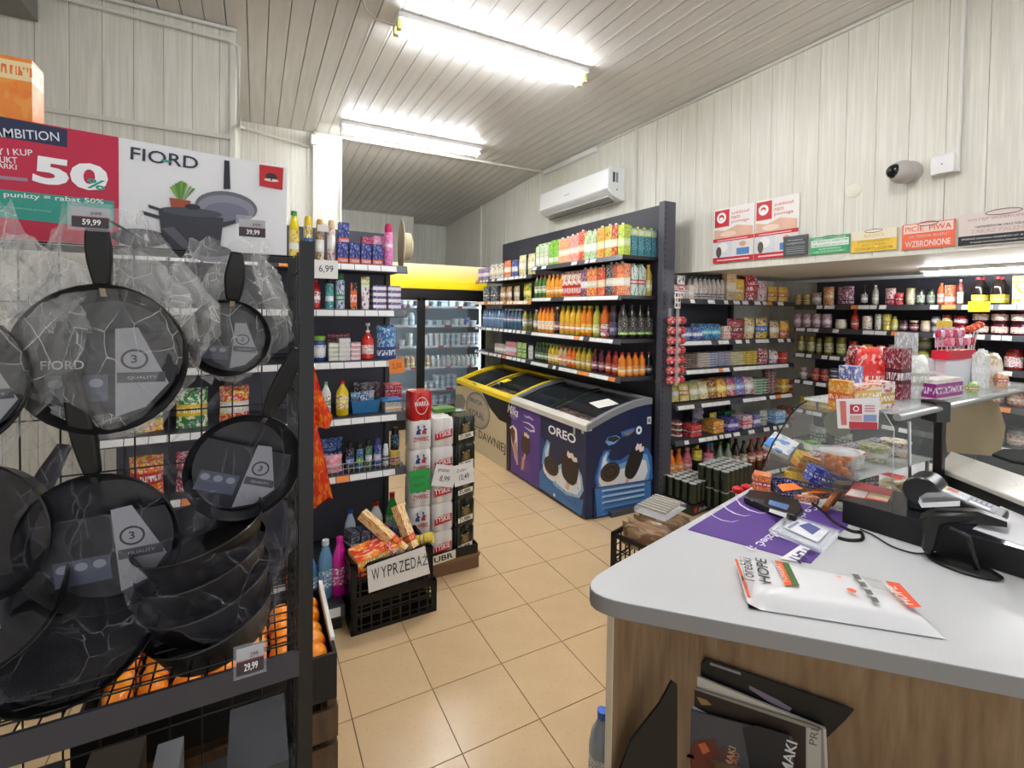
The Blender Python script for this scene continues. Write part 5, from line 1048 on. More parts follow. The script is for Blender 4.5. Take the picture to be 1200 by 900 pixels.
def tub_open(w_, d, h, t_, m, parent, fl=1.15, name='wall'):
    a, b = w_/2, d/2
    for (sx, sy) in ((1, 0), (-1, 0), (0, 1), (0, -1)):
        g = G()
        if sx: 
            q = [(sx*a, -b), (sx*a, b)]; 
        else: q = [(-a, sy*b), (a, sy*b)]
        n_ = Vector((sx, sy))
        pts = []
        for z_, f in ((0, 1), (h, fl)):
            for th in (0, -t_):
                for (x, y) in q: pts.append((x*f+n_.x*th, y*f+n_.y*th, z_))
        g.add(pts, [(0,1,5,4),(2,6,7,3),(0,2,3,1),(4,5,7,6),(0,4,6,2),(1,3,7,5)]); g.build('side', m, parent)
    G().box((-a, -b, 0), (a, b, .004)).build('bottom', m, parent)
tub_open(.15, .13, .075, .003, M('#2f78b0', .35), bt)
for k, (dx, dy, c) in enumerate([(-.04, 0, '#2a8ac0'), (.035, .02, '#c8d0e0'), (0, -.03, '#1f5a9a')]):
    inst(p_pouch(.075, .04, .11, PM(c, '#e8e8f0', '#8a9ab0'), 63+k), 'sponge_pack', ('bright blue', 'silver white', 'deep blue')[k]+' small pack in the blue basket', 'pack', None, (bt.location.x+dx, bt.location.y+dy, z+.008), .3*k)
H.run(z, 414, 448, p_pouch(.2, .07, .15, PM('#5a4a50', '#b8b0b8', '#8a2a3a'), 66), .22, .08, 'dark wrapped pack behind the blue basket', 'pack', 1, Y=.25)
H.run(z, 451, 471, p_box(.115, .1, .06, PM('#c8a88a', '#8ab0c8', '#e0c8a8')), .12, .1, 'clear lunch box with beige content', 'lunch box')
H.run(z, 451, 471, p_box(.12, .1, .07, PM('#b0283c', '#d84a5a', '#8a1c2c')), .125, .1, 'dark red food box behind the lunch box', 'food box', 1, Y=.17, stack=2, hh=.072)
x = H.X(461, z); lid = G().box((-.06, -.052, 0), (.06, .052, .014)).build('flat_box', M('#3f8ac8', .3), None, H.W(x, .08, z+.0635), bevel=.004); tag(lid, 'flat blue box lying on the clear lunch box', 'box')
z = hz_[4]
g = G()
for k in range(20): g.box((.86+k*.03, .0, z), (.862+k*.03, .002, z+.06))
g.box((.84, -.001, z+.058), (1.45, .003, z+.062)); g.box((.84, -.001, z+.028), (1.45, .003, z+.031)); tag(g.build('wire_guard', M('#c9c9c9', .35, .6), H.t), kind='stuff')
H.run(z, 376, 403, p_pouch(.14, .06, .1, PM('#e88aa0', '#e8b0b8', '#f0a0b0'), 67), .15, .07, 'pink sponge pack', 'sponge', 1)
H.run(z, 376, 403, p_pouch(.16, .07, .17, PM('#2f5ab0', '#6a90d0', '#3a4a9a'), 68), .17, .08, 'blue cloth pack behind the pink sponges', 'pack', 1, Y=.13)
for a_, b_, bc, cc, c3, nm in [(405, 417, '#12233f', '#101014', '#2a6ac0', 'black and blue'), (417, 428, '#3a8ac0', '#2a2a2c', '#6ab04a', 'light blue and green'), (428, 438, '#4a8a4a', '#17171a', '#c8d0e0', 'green and grey'), (438, 449, '#3a5ab8', '#3a3f80', '#c8c8e8', 'royal blue')]:
    H.run(z, a_, b_, p_spray(.165 if nm[0] != 'l' else .15, .027, PM(bc, '#0f1a30', c3, (.3, .6)), M(cc)), .066, .06, nm+' deodorant can', 'deodorant')
H.run(z, 449, 457, p_spray(.13, .02, PM('#e8e8ec', '#b8b8c0', '#4a4a50', (.3, .6)), M('#e8e8ec')), .05, .05, 'slim white deodorant stick', 'deodorant')
H.run(z, 457, 471, p_spray(.11, .034, PM('#e8b81c', '#e8d85a', '#b8342c', (.2, .5)), CAPK), .08, .07, 'squat yellow shoe polish can', 'can')
H.run(z, 458, 471, p_spray(.2, .03, PM('#1c3a6a', '#2a8a8a', '#e8e0d0', (.3, .5)), CAPK), .075, .07, 'tall dark blue can behind the yellow one', 'can', Y=.11)
z = hz_[5]
H.run(z, 404, 419, p_bottle(.27, .04, M('#c8d8e8', .3), CAPB, PM('#e0e8f0', '#8ab0d0', '#f0f4f8'), .2, .6, .35, .7), .09, .08, 'white cleaner bottle with blue cap', 'bottle', Y=.12)
H.run(z, 432, 452, p_bottle(.29, .045, M('#e8e4e4', .3), CAPR, PM('#f0ecec', '#c8303a', '#e8d8d8'), .2, .6, .35, .7), .11, .09, 'white cleaner bottle with red cap', 'bottle', 1, Y=.12)
H.run(z, 452, 470, p_bottle(.33, .04, liq('#2f9a3c'), CAPR, PM('#4ab04a', '#e8e8d8', '#2f8a3c'), .2, .6, .35, .7), .09, .08, 'green cleaner bottle with red cap', 'bottle', 1, Y=.12)
# tall coloured bottles on the floor shelf next to the rack (seen between rack and crate)
fb = thing('low_shelf', 'low black floor shelf of coloured bottles beside the household shelving', 'shelf', (-.06, .36, 0))
G().box((-.17, -.13, .10), (.12, .13, .13)).build('board', SHELFM, fb); G().box((-.17, -.135, .07), (.12, -.13, .135)).build('price_rail', LIP, fb); G().box((-.16, -.11, 0), (.11, .12, .10)).build('base', BLK, fb)
G().box((.03, -.139, .08), (.10, -.136, .125)).build('price_tag', TAG, fb)
for k, (x, y, c, nm, h_) in enumerate([(-.02, .33, '#6a9ac0', 'pale blue', .30), (-.10, .31, '#4a8ac8', 'bright blue', .27), (.05, .33, '#d81c9a', 'magenta', .30), (-.17, .33, '#e8702c', 'orange', .24)]):
    inst(p_bottle(h_, .038, liq(c), M('#d8e0e8' if k < 2 else c, .3), PM(c, '#ffffff', c), .2, .5, .4, .7), 'cleaner_bottle', nm+' fabric softener bottle on the low black shelf', 'bottle', 'bottles on the low shelf', (x, y, .131), .2)
# red-orange hanging bags
def rag(name, label, pts_l, pts_r, y, mat, th=.03, seed=3):
    rnd = random.Random(seed); g = G().tube([(pts_l[0][0]+.01, y, pts_l[0][1]-.01), (pts_l[0][0]+.01, LY+.02, pts_l[0][1]+.0)], .003, 5); n = len(pts_l); m_ = 6; vs = []
    for sd in (-1, 1):
        for (a, b) in zip(pts_l, pts_r):
            for i in range(m_):
                u = i/(m_-1); x = a[0]+(b[0]-a[0])*u; z_ = a[1]+(b[1]-a[1])*u
                vs.append((x, y+sd*th/2*math.sin(math.pi*u)+rnd.uniform(-1, 1)*.012, z_))
    N = n*m_; fs = [(j*m_+i, j*m_+i+1, (j+1)*m_+i+1, (j+1)*m_+i) for j in range(n-1) for i in range(m_-1)]
    fs += [tuple(N+q for q in f[::-1]) for f in fs[:(n-1)*(m_-1)]]
    fs += [(j*m_, (j+1)*m_, N+(j+1)*m_, N+j*m_) for j in range(n-1)]+[(j*m_+m_-1, N+j*m_+m_-1, N+(j+1)*m_+m_-1, (j+1)*m_+m_-1) for j in range(n-1)]
    fs += [(i, N+i, N+i+1, i+1) for i in range(m_-1)]+[((n-1)*m_+i, (n-1)*m_+i+1, N+(n-1)*m_+i+1, N+(n-1)*m_+i) for i in range(m_-1)]
    g.add(vs, fs); return g.build(name, mat)
ORM = PM('#d8301c', '#f0701c', '#e84a1c', (.4, .6), 5, '#f0a01c')
P_ = lambda px, py, y: (at(px, py, y=y).x, at(px, py, y=y).z)
yy = .50
tag(rag('hanging_bag', '', [P_(362, 432, yy), P_(362, 460, yy), P_(362, 485, yy), P_(372, 500, yy)], [P_(368, 430, yy), P_(378, 465, yy), P_(390, 488, yy), P_(386, 502, yy)], yy, ORM), 'upper crumpled orange-red bag hanging at the left end of the household shelving', 'bag')
yy = .485
tag(rag('hanging_bag', '', [P_(360, 485, yy), P_(360, 530, yy), P_(361, 570, yy), P_(363, 597, yy)], [P_(368, 485, yy), P_(379, 530, yy), P_(390, 584, yy), P_(372, 592, yy)], yy, ORM, seed=8), 'lower long orange-red bag hanging at the left end of the household shelving', 'bag')
# price cards on the shelving
def card(px0, py0, px1, py1, y, name, label, col, rot=0, lines=(), th=.001):
    a, b = at(px0, py0, y=y), at(px1, py1, y=y); cx, cz = (a.x+b.x)/2, (a.z+b.z)/2; w_, h_ = b.x-a.x, a.z-b.z
    g = G().box((-w_/2, -th/2, -h_/2), (w_/2, th/2, h_/2)); o = g.build(name, M(col, .65)); o.location = (cx, y, cz); o.rotation_euler = (0, rot, 0)
    A = Art((-w_/2, -th/2, -h_/2), (1, 0, 0), (0, 0, 1))
    for (s_, x, z_, ww, hh, c) in lines: A.text(s_, x*w_, z_*h_, ww*w_, hh*h_, c, bold=.01)
    if lines: A.build('handwriting', o)
    return tag(o, label, 'card')
card(368, 304, 396, 327, LY-.022, 'price_card', 'white handwritten price card at the left end of the top household shelf', '#f0efec', 0, [('6,99', .2, .3, .6, .42, '#2a2a38')])
card(372, 263, 385, 272, LY-.0, 'price_card', 'small white card stuck on the air freshener cans', '#f0efec', 0)
card(456, 421, 474, 437, LY-.022, 'price_card', 'orange price card at the right end of the third household shelf', '#f08c3c', R(-5), [('2,50', .2, .3, .6, .4, '#a84a1c')])
# ============================================================ BEER STACK
BX = (.533, .677, .822); BY = (.535, .672)
st = thing('beer_pallet', 'low wooden pallet with black cardboard tray under the beer packs', 'pallet', (.67, .62, 0))
for k in range(3): G().box((-.205, -.155+k*.125, 0), (.245, -.095+k*.125, .075)).build('block', M('#7a5a3c', .8), st)
for k in range(4): G().box((-.208, -.16+k*.085, .075), (.25, -.10+k*.085, .095)).build('slat', M('#8a6a46', .8), st)
tr_ = G().box((-.208, -.157, .096), (.235, .14, .10)).box((-.208, -.16, .096), (.235, -.157, .155)).box((.232, -.157, .096), (.235, .14, .155)).build('cardboard_tray', M('#15150f', .6), st)
A = Art((-.225, -.1601, .1), (1, 0, 0), (0, 0, 1)); A.poly([(.12, -.02), (.31, -.004), (.31, .05), (.12, .035)], '#e6e2d0'); A.text('ŻUBR', .13, -.008, .165, .045, '#15150f', .07, bold=.05); A.build('lettering', st)
WRAP = M('#e9e6e4', .22, coat=.4); DKW = M('#1c2218', .25, coat=.4)
def beerart(kind):
    A = Art((-.073, -.0685, 0), (1, 0, 0), (0, 0, 1))
    if kind == 0:
        A.disc(.068, .118, .044, .036, '#d4dce6')
        for q, c_ in ((.05, '#2c3a78'), (.086, '#b8303c')): A.disc(q, .138, .006, .007, '#2c3a58'); A.poly([(q-.007, .13), (q+.007, .13), (q+.016, .092), (q-.014, .094)], c_); A.poly([(q-.018, .122), (q-.004, .128), (q-.002, .12), (q-.016, .114)], '#e8e8ee'); A.poly([(q+.004, .128), (q+.02, .118), (q+.017, .112), (q+.003, .12)], '#2c3a78')
        A.text('ŻYWIEC', .022, .052, .095, .032, '#b82430', 0, bold=.05)
    elif kind == 1:
        A.poly([(.012, .045), (.124, .06), (.124, .108), (.012, .092)], '#c01c2c'); A.text('TYSKIE', .018, .058, .10, .034, '#f4ecec', .12, bold=.05)
    else:
        A.poly([(.04, .08), (.048, .112), (.062, .132), (.078, .136), (.094, .118), (.10, .088), (.092, .07), (.05, .07)], '#5a4c2c'); A.poly([(.056, .112), (.068, .126), (.082, .118), (.088, .098), (.078, .078), (.062, .08), (.054, .096)], '#8a7444'); A.poly([(.05, .116), (.045, .128), (.05, .13), (.056, .122)], '#c8c0a0'); A.poly([(.086, .124), (.095, .132), (.09, .136), (.082, .13)], '#c8c0a0'); A.disc(.066, .104, .003, .003, '#17170f'); A.disc(.078, .102, .003, .003, '#17170f'); A.poly([(.02, .03), (.118, .046), (.118, .078), (.02, .062)], '#ece8da'); A.text('ŻUBR', .028, .037, .08, .028, '#17170f', .15, bold=.06)
    return A.g.mesh('printed_label', A.m)
PK = []
for kind, m in ((0, WRAP), (1, WRAP), (2, DKW)): PK.append([('beer_pack', p_multi(2, 2, .034, .172, m)[0][1]), ('printed_label', beerart(kind))])
nm = ('white beer four-pack with blue and red print', 'white beer four-pack with red banner', 'black beer four-pack with bison picture')
for r_ in (1, 0):
    for c in range(3):
        for l in range(5):
            if r_ == 1 and c == 0: continue
            inst(PK[c], 'beer_pack', '%s, %s from bottom, %s row' % (nm[c], ORD[l], 'front' if r_ == 0 else 'back'), 'beer pack', 'stacked beer packs', (BX[c], BY[r_], .101+l*.173), random.uniform(-.04, .04))
wk = [('beer_pack', p_multi(2, 2, .034, .172, M('#c8141c', .22, coat=.4))[0][1])]
A = Art((-.073, -.0685, 0), (1, 0, 0), (0, 0, 1)); A.ring(.068, .09, .038, .052, .004, '#f0d8d8'); A.text('WARKA', .022, .088, .092, .028, '#f4ecec', 0, bold=.05)
wk.append(('printed_label', A.g.mesh('printed_label', A.m)))
inst(wk, 'beer_pack', 'bright red beer pack standing on top of the white ones', 'beer pack', None, (BX[0]-.0, BY[0], .101+5*.173), .06)
G0 = G().box((-.07, -.05, 0), (.07, .05, .025)); tag(G0.build('green_pack', M('#5a8a3c', .5), None, (.74, BY[1], .101+5*.173)), 'flat green pack lying on the back beer packs', 'pack')
yb = BY[0]-.075
def note(px0, py0, px1, py1, y, label, col, rot, lines=()): return card(px0, py0, px1, py1, y, 'paper_note', label, col, rot, lines)
note(480, 552, 504, 574, yb, 'green cardboard note on the white beer packs', '#2fa04c', R(-3), [('promocja', .15, .55, .6, .2, '#1f7a38'), ('4 pak', .2, .2, .5, .22, '#1f7a38')])
note(508, 547, 534, 568, yb-.006, 'white handwritten note, left of the two on the beer packs', '#efeeec', R(14), [('promo', .15, .62, .5, .18, '#4a4a4a'), ('8,99', .3, .2, .45, .3, '#3a3a4a')])
note(532, 545, 555, 566, yb-.003, 'white handwritten note, right of the two on the beer packs', '#efeeec', R(-6), [('Żubr', .15, .66, .5, .16, '#4a4a4a'), ('10,49', .25, .2, .5, .32, '#3a3a4a')])
# ============================================================ SALE CRATES
PB = M('#0e0e11', .3)
def crate(name, label, loc, rz, w_, d, h, flip=False, n=9, m=4):
    t = thing(name, label, 'crate', loc, rz)
    for ax, sg in ((0, 1), (0, -1), (1, 1), (1, -1)):
        g = G(); L = w_ if ax == 1 else d; D = (d if ax == 1 else w_)/2
        def bx(a0, a1, z0, z1, th=.006, g=g, ax=ax, sg=sg, D=D):
            lo, hi = sg*D, sg*(D-th)
            g.box((a0, lo, z0), (a1, hi, z1)) if ax == 1 else g.box((lo, a0, z0), (hi, a1, z1))
        bx(-L/2, L/2, h-.025, h, .014); bx(-L/2, L/2, .0, .02, .008); bx(-L/2, -L/2+.03, 0, h, .012); bx(L/2-.03, L/2, 0, h, .012); bx(-L/2, L/2, h*.55, h*.55+.012)
        k = int(n*L/w_)
        for i in range(1, k): x = -L/2+L*i/k; bx(x-.004, x+.004, .0, h, .005)
        for j in range(1, m): z_ = h*j/m; bx(-L/2, L/2, z_-.003, z_+.003, .004)
        tag(g.build('side_lattice', PB, t), kind='stuff')
    g = G().box((-w_/2, -d/2, 0), (w_/2, d/2, .006))
    g.build('base_sheet', PB, t); return t
crate('plastic_crate', 'lower black plastic crate under the sale goods', (.30, .305, 0), .03, .45, .29, .17)
crate('plastic_crate', 'upper black plastic crate holding the sale goods', (.285, .30, .172), .03, .43, .29, .185)
zc = .36
s_ = at(402, 661, y=.15); e_ = at(504, 640, y=.15)
sg = thing('sale_sign', 'white paper sign with a handwritten sale word on the crate', 'sign', (0, 0, 0))
p = [at(430, 664, y=.148), at(498, 640, y=.148), at(504, 672, y=.148), at(432, 695, y=.148)]
G().add([tuple(q) for q in p]+[tuple(q+Vector((0, .0015, 0))) for q in p], [(3,2,1,0),(4,5,6,7),(0,1,5,4),(1,2,6,5),(2,3,7,6),(3,0,4,7)]).build('paper', PAPER, sg)
A = Art((p[3].x, .1478, p[3].z), tuple(p[2]-p[3]), tuple(p[0]-p[3])); L = (p[2]-p[3]).length
x = .02
for ch, wd in zip('WYPRZEDAŻ', (.052, .036, .03, .034, .034, .034, .034, .034, .036)): A.text(ch, x, .055, wd*.82*L/.35, .06, '#2c2c36'); x += wd*L/.35
A.build('handwriting', sg)
def boxthing(name, label, cat, c, size, rot, mat, art=None):
    g = G().box([-q/2 for q in size], [q/2 for q in size]); o = g.build(name, mat, None, c); o.rotation_euler = rot; tag(o, label, cat)
    return o
o = boxthing('detergent_box', 'orange-red detergent capsule box in the sale crate', 'box', (.215, .235, .345), (.24, .13, .10), (R(10), R(-6), R(12)), PM('#e0381c', '#f08a2c', '#f0c01c', (.7, 1.), 4))
A = Art((-.12, -.0652, -.05), (1, 0, 0), (0, 0, 1)); A.ring(.1, .04, .04, .035, .01, '#f0a84a'); A.disc(.19, .05, .035, .035, '#e8ece8'); A.disc(.19, .045, .02, .02, '#2f7a5a'); A.build('printed_artwork', o)
for k in range(5): boxthing('tissue_pack', '%s of five glossy navy packs standing in the sale crate' % ('leftmost', 'second from left', 'middle', 'fourth from left', 'rightmost')[k], 'pack', (.115+k*.052, .36-.008*k, .375), (.045, .11, .13), (R(-8), R(6), R(10)), PM('#1a2440', '#3a4868', '#26324c', (.4, .6)))
def stick(px0, py0, px1, py1, ya, yb_, w_, label, mat):
    a, b = at(px0, py0, y=ya), at(px1, py1, y=yb_); d = b-a; o = G().box((-w_/2, -.025, 0), (w_/2, .025, d.length)).build('long_box', mat, None, tuple(a)); o.rotation_mode = 'QUATERNION'; o.rotation_quaternion = d.to_track_quat('Z', 'Y'); tag(o, label, 'box'); return o
BIS = PM('#f0d8a8', '#e07a2c', '#d8483c', (.15, .3), 6, '#f0c01c')
stick(474, 646, 424, 602, .19, .36, .045, 'long yellow and orange box leaning left in the sale crate', BIS)
stick(484, 642, 465, 592, .21, .31, .045, 'long upright orange and white box at the right of the sale crate', BIS)
stick(462, 650, 452, 640, .18, .22, .045, 'short red and cream box end low in the sale crate', PM('#c83a3c', '#f0d8c8', '#d8a0a0'))
c_ = at(497, 632, y=.26); g = G().lathe([(.028, -.05), (.03, .05)], 14); o = g.build('yellow_can', PM('#f0d81c', '#e8c01c', '#c8a01c'), None, tuple(c_)); o.rotation_euler = (R(75), 0, R(60)); tag(o, 'small yellow can lying at the right end of the sale crate', 'can')
boxthing('blue_pack', 'small blue pack beside the yellow can in the sale crate', 'pack', tuple(at(487, 636, y=.3)), (.05, .06, .06), (.2, .1, .4), M('#2a3a78', .4))
# ============================================================ FRUIT CRATES
def solidcrate(name, label, cat, x0, x1, y0, y1, z0, z1, mat, cut=None, th=.01):
    t = thing(name, label, cat, ((x0+x1)/2, (y0+y1)/2, z0)); w_, d, h = (x1-x0)/2, (y1-y0)/2, z1-z0
    for a, b in (((-w_, -d, 0), (-w_+th, d, h)), ((w_-th, -d, 0), (w_, d, h)), ((-w_+th, -d, 0), (w_-th, -d+th, h)), ((-w_+th, d-th, 0), (w_-th, d, h))): G().box(a, b).build('side_board', mat, t)
    G().box((-w_+th, -d+th, 0), (w_-th, d-th, .05)).build('bottom', mat, t); return t
FC = (-.73, -.128, -.80, -.43)
solidcrate('fruit_crate', 'black cardboard fruit crate behind the pan rack', 'crate', FC[0], FC[1], FC[2], FC[3], .48, .615, M('#141416', .5))
tl = G().add([(FC[1]-.01, FC[2]+.06, .60), (FC[1]+.002, FC[2]+.06, .60), (FC[1]+.002, FC[3], .60), (FC[1]-.01, FC[3], .60), (FC[1]-.01, FC[2]+.06, .625), (FC[1]+.002, FC[2]+.06, .625), (FC[1]+.002, FC[3], .64), (FC[1]-.01, FC[3], .64)], [(0,3,2,1),(4,5,6,7),(0,1,5,4),(1,2,6,5),(2,3,7,6),(3,0,4,7)])
tag(tl.build('paper_liner', M('#e8e4dc', .7)), 'white paper liner edge along the fruit crate', 'paper')
wc = thing('wooden_crate', 'brown slatted wooden crate under the black fruit crate', 'crate', (-.42, -.615, 0))
WD = woodmat('old_wood', '#3a2a1c', '#5a4430', '#6a5238')
for k in range(4): 
    for s2 in (-1, 1): G().box((-.29, s2*.178-.006, .03+k*.11), (.285, s2*.178+.006, .12+k*.11)).build('slat', WD, wc)
    G().box((.285, -.18, .03+k*.11), (.297, .18, .12+k*.11)).build('slat', WD, wc)
for sx in (-1, 1):
    for sy in (-1, 1): G().box((sx*.28-.012, sy*.16-.012, 0), (sx*.28+.012, sy*.16+.012, .475)).build('corner_post', WD, wc)
t = NT('mango_skin'); n_ = t.noise(t.map('Object', (1, 1, 1)), 9, 2); FRM = t.col(t.ramp(n_, [(.35, '#f0a01c'), (.5, '#ee7a1c'), (.65, '#d8402c')]), .35)
ORG = M('#f08a0c', .4); 
def fruit(r, m): return [('fruit', G().lathe([(max(.001, r*math.sin(R(a))*(1-.08*math.cos(R(a)))), -r*1.1*math.cos(R(a))) for a in range(0, 181, 20)], 14).mesh('fruit', m))]
fm, fo_ = fruit(.037, FRM), fruit(.036, ORG); k = 0
for j in range(5):
    for i in range(7):
        x = FC[0]+.06+i*.081; y = FC[2]+.053+j*.065
        kind = (i+j*2) % 3 == 0
        o = inst(fo_ if kind else fm, 'orange' if kind else 'mango', '%s, %s row from front, %s from left in the fruit crate' % ('round orange' if kind else 'red and yellow mango', ORD[j], ORD[i]), 'fruit', 'fruit in the black crate', (x, y, .575+random.uniform(0, .012)), random.uniform(0, 6), rx=R(70) if not kind else 0)
# a few packs on the hidden left half of the household shelving, glimpsed between the pans
for z, spec in ((hz_[3], [('#f0c01c', '#e04a1c', '#2f8a3c', 'yellow and green'), ('#2f8a4a', '#f0e8d0', '#e8c81c', 'green and cream'), ('#d83a2c', '#f0c01c', '#e8e0d0', 'red and yellow')]), (hz_[4], [('#e8641c', '#f0d01c', '#c8241c', 'orange and yellow'), ('#b8244a', '#e8c8c8', '#8a1c3a', 'crimson'), ('#e8a01c', '#3a7a3c', '#f0e0b0', 'amber and green')])):
    for i, c in enumerate(spec): inst(p_pouch(.14, .08, .2, PM(*c[:3]), 80+i), 'bag', '%s bag at the left end of the %s household shelf' % (c[3], 'fourth' if z > .9 else 'fifth'), 'bag', None, (-.82+i*.19, LY+.1, z+.001))
def plane_pt(px, py, o, n):
    d = _f + _r*((px-PX0)/F_PX) - _u*((py-PY0)/F_PX); return CAM+d*((Vector(o)-CAM).dot(n)/d.dot(n))
def slab(name, mat, pts, n, th, parent=None):
    n = Vector(n).normalized()*th; k = len(pts)
    g = G().add([tuple(p) for p in pts]+[tuple(p+n) for p in pts], [tuple(range(k))[::-1], tuple(range(k, 2*k))]+[(i, (i+1) % k, k+(i+1) % k, k+i) for i in range(k)])
    return g.build(name, mat, parent)
# ============================================================ PAN RACK (left foreground)
RY0, RY1, RX, RZ = -1.40, -1.10, -.268, 1.738
BLM = M('#0b0b0c', .38)
rk = thing('pan_rack', 'black wire display rack of frying pans in the left foreground', 'rack', (-.66, -1.25, 0)); RO = Vector((-.66, -1.25, 0))
def rb(a, b, nm, m=BLM, g=None): 
    a = Vector(a)-RO; b = Vector(b)-RO; return G().box(tuple(a), tuple(b)).build(nm, m, rk)
for x in (-1.12, RX):
    for y in (RY0, RY1): rb((x-.011, y-.011, 0), (x+.011, y+.011, RZ), 'post')
    g = G()
    for k in range(34): z = .05+k*.05; g.tube([Vector((x, RY0, z))-RO, Vector((x, RY1, z))-RO], .0022, 5)
    for y in (-1.34, -1.28, -1.22, -1.16): g.tube([Vector((x, y, .05))-RO, Vector((x, y, RZ))-RO], .0022, 5)
    tag(g.build('wire_side', BLM, rk), kind='stuff')
g = G()
for k in range(14): g.tube([Vector((-1.12, RY1, .35+k*.107))-RO, Vector((RX, RY1, .35+k*.107))-RO], .0017, 5)
for k in range(16): g.tube([Vector((-1.10+k*.055, RY1, .35))-RO, Vector((-1.10+k*.055, RY1, RZ))-RO], .0017, 5)
tag(g.build('wire_back', BLM, rk), kind='stuff')
rb((-1.12, RY1-.005, RZ-.012), (RX, RY1+.005, RZ), 'top_bar')
SZ = 1.045
g = G()
for k in range(34): g.tube([Vector((-1.11+k*.025, RY0, SZ))-RO, Vector((-1.11+k*.025, RY1, SZ))-RO], .0015, 5)
for k in range(13): g.tube([Vector((-1.12, RY0+.02+k*.024, SZ+.002))-RO, Vector((RX, RY0+.02+k*.024, SZ+.002))-RO], .0015, 5)
tag(g.build('wire_shelf', BLM, rk), kind='stuff')
rb((-1.12, RY0-.012, SZ-.02), (RX-.01, RY0-.006, SZ+.022), 'price_rail', M('#35353d', .35))
rb((-1.12, RY0, .66), (RX, RY1, .675), 'lower_shelf'); rb((-1.12, RY0, .10), (RX, RY1, .115), 'bottom_shelf')
rb((-1.12, RY1-.02, .08), (RX, RY1, .66), 'back_plate')
rb((-1.12, RY1+.012, 1.93), (-.75, RY1+.16, 1.94), 'top_tray'); rb((-1.0, RY1+.012, RZ), (-.98, RY1+.03, 1.94), 'tray_arm')
# price holders
def pricer(px0, py0, px1, py1, y, txt, label, hook=True):
    a, b = at(px0, py0, y=y), at(px1, py1, y=y); w_, h_ = b.x-a.x, a.z-b.z
    t = thing('price_holder', label, 'price tag', (a.x, y, b.z))
    G().box((-.004, -.001, -.004), (w_+.004, .0, h_+.006)).build('clear_holder', PLAS, t)
    G().box((0, .0002, 0), (w_, .001, h_)).build('card', M('#b9b4b6', .6), t)
    A = Art((0, -.0008, 0), (1, 0, 0), (0, 0, 1)); A.rect(0, .02*h_, w_, h_*.5, '#3a2f36'); A.rect(0, h_*.5, w_, h_*.54, '#8a2a40'); A.text(txt, w_*.28, h_*.1, w_*.5, h_*.32, '#f4f2f2', 0, bold=.04); A.text(txt[:2]+'9', w_*.5, h_*.62, w_*.3, h_*.16, '#6a6468')
    A.build('lettering', t)
    if hook: G().tube([(w_*.5, .003, h_*.9), (w_*.5, RY1-y-.005, h_*.9)], .0025, 6).build('hook', BLM, t)
pricer(84, 241, 128, 269, -1.37, '59,99', 'larger price tag 59,99 on the hook over the big bagged pan')
pricer(280, 256, 311, 279, -1.31, '39,99', 'price tag 39,99 on the hook over the small bagged pan')
pricer(277, 762, 309, 784, RY0-.014, '29,99', 'price tag 29,99 on the rack shelf rail', False)
# signboard
sb = thing('sale_signboard', 'large red and white promotional board with cookware on top of the pan rack', 'sign', (0, 0, 0))
o_ = Vector((0, RY1-.014, 0)); nn = Vector((0, -1, 0))
bp = [plane_pt(*p, o_, nn) for p in [(-160, 108), (336, 196), (336, 302), (-160, 305)]]; bp[3].z = bp[2].z = 1.742; bp[0].x = bp[3].x
slab('board', M('#f0eff1', .4), bp, (0, 1, 0), .005, sb)
A = Art((0, RY1-.0145, 0), (1, 0, 0), (0, 0, 1)); Pq = lambda x, y: px_on(A, x, y)
xl, xm, xr = bp[0].x, Pq(139, 180)[0], bp[1].x
def zt(x): return bp[0].z+(bp[1].z-bp[0].z)*(x-bp[0].x)/(bp[1].x-bp[0].x)
zb = bp[3].z
A.poly([(xl, zb), (xm, zb), (xm, zt(xm)), (xl, zt(xl))], '#c81c44')
ppoly(A, [(-160, 105), (79, 152), (79, 173), (-160, 135)], '#20284c')
ppoly(A, [(-160, 205), (134, 236), (134, 268), (70, 262), (-160, 238)], '#2fa08e')
def tpx(s_, x0, y0, x1, y1, h, col, bold=.0, shear=0):
    a, b = Pq(x0, y0), Pq(x1, y1); c_, d_ = Pq(x0, y0-h); A.text(s_, a[0], a[1], math.dist(a, b), d_-a[1], col, math.atan2(b[1]-a[1], b[0]-a[0]), bold=bold, shear=shear)
tpx('AMBITION', -8, 160, 70, 166, 11, '#e8eaf2', .01); tpx('WYBIERZ TRZY I KUP', -90, 178, 39, 183, 8, '#f6e8ec', .03); tpx('CZWARTY PRODUKT', -90, 186, 21, 192, 8, '#f6e8ec', .03); tpx('TEJ MARKI', -30, 196, 20, 201, 8, '#f6e8ec', .03)
tpx('50', 38, 214, 126, 226, 33, '#ffffff', .09); tpx('%', 101, 220, 123, 224, 12, '#2fa08e', .05)
ppoly(A, [(0, 206), (33, 209), (33, 213), (0, 210)], '#a8889a')
tpx('za punkty = rabat 50%', -14, 231, 122, 241, 8, '#eef8f4', .03); tpx('szczegóły w regulaminie promocji', -20, 242, 60, 250, 4, '#9ad4c8')
tpx('FIORD', 153, 187, 232, 199, 15, '#2a3040', .02); ppoly(A, [(189, 187), (200, 189), (200, 191), (189, 189)], '#2fa08e')
ppoly(A, [(304, 193), (332, 197), (331, 223), (304, 218)], '#c81f28'); a_ = Pq(318, 207); A.disc(a_[0], a_[1], .011, .007, '#3c2020'); A.disc(a_[0], a_[1]-.008, .014, .003, '#f0e0d8'); A.rect(a_[0]-.0015, a_[1]-.009, a_[0]+.0015, a_[1], '#3c2020')
def pd(px, py, rx, ry, c): a_ = Pq(px, py); k = (Pq(px+10, py)[0]-a_[0])/10; A.disc(a_[0], a_[1], rx*k, ry*k, c)
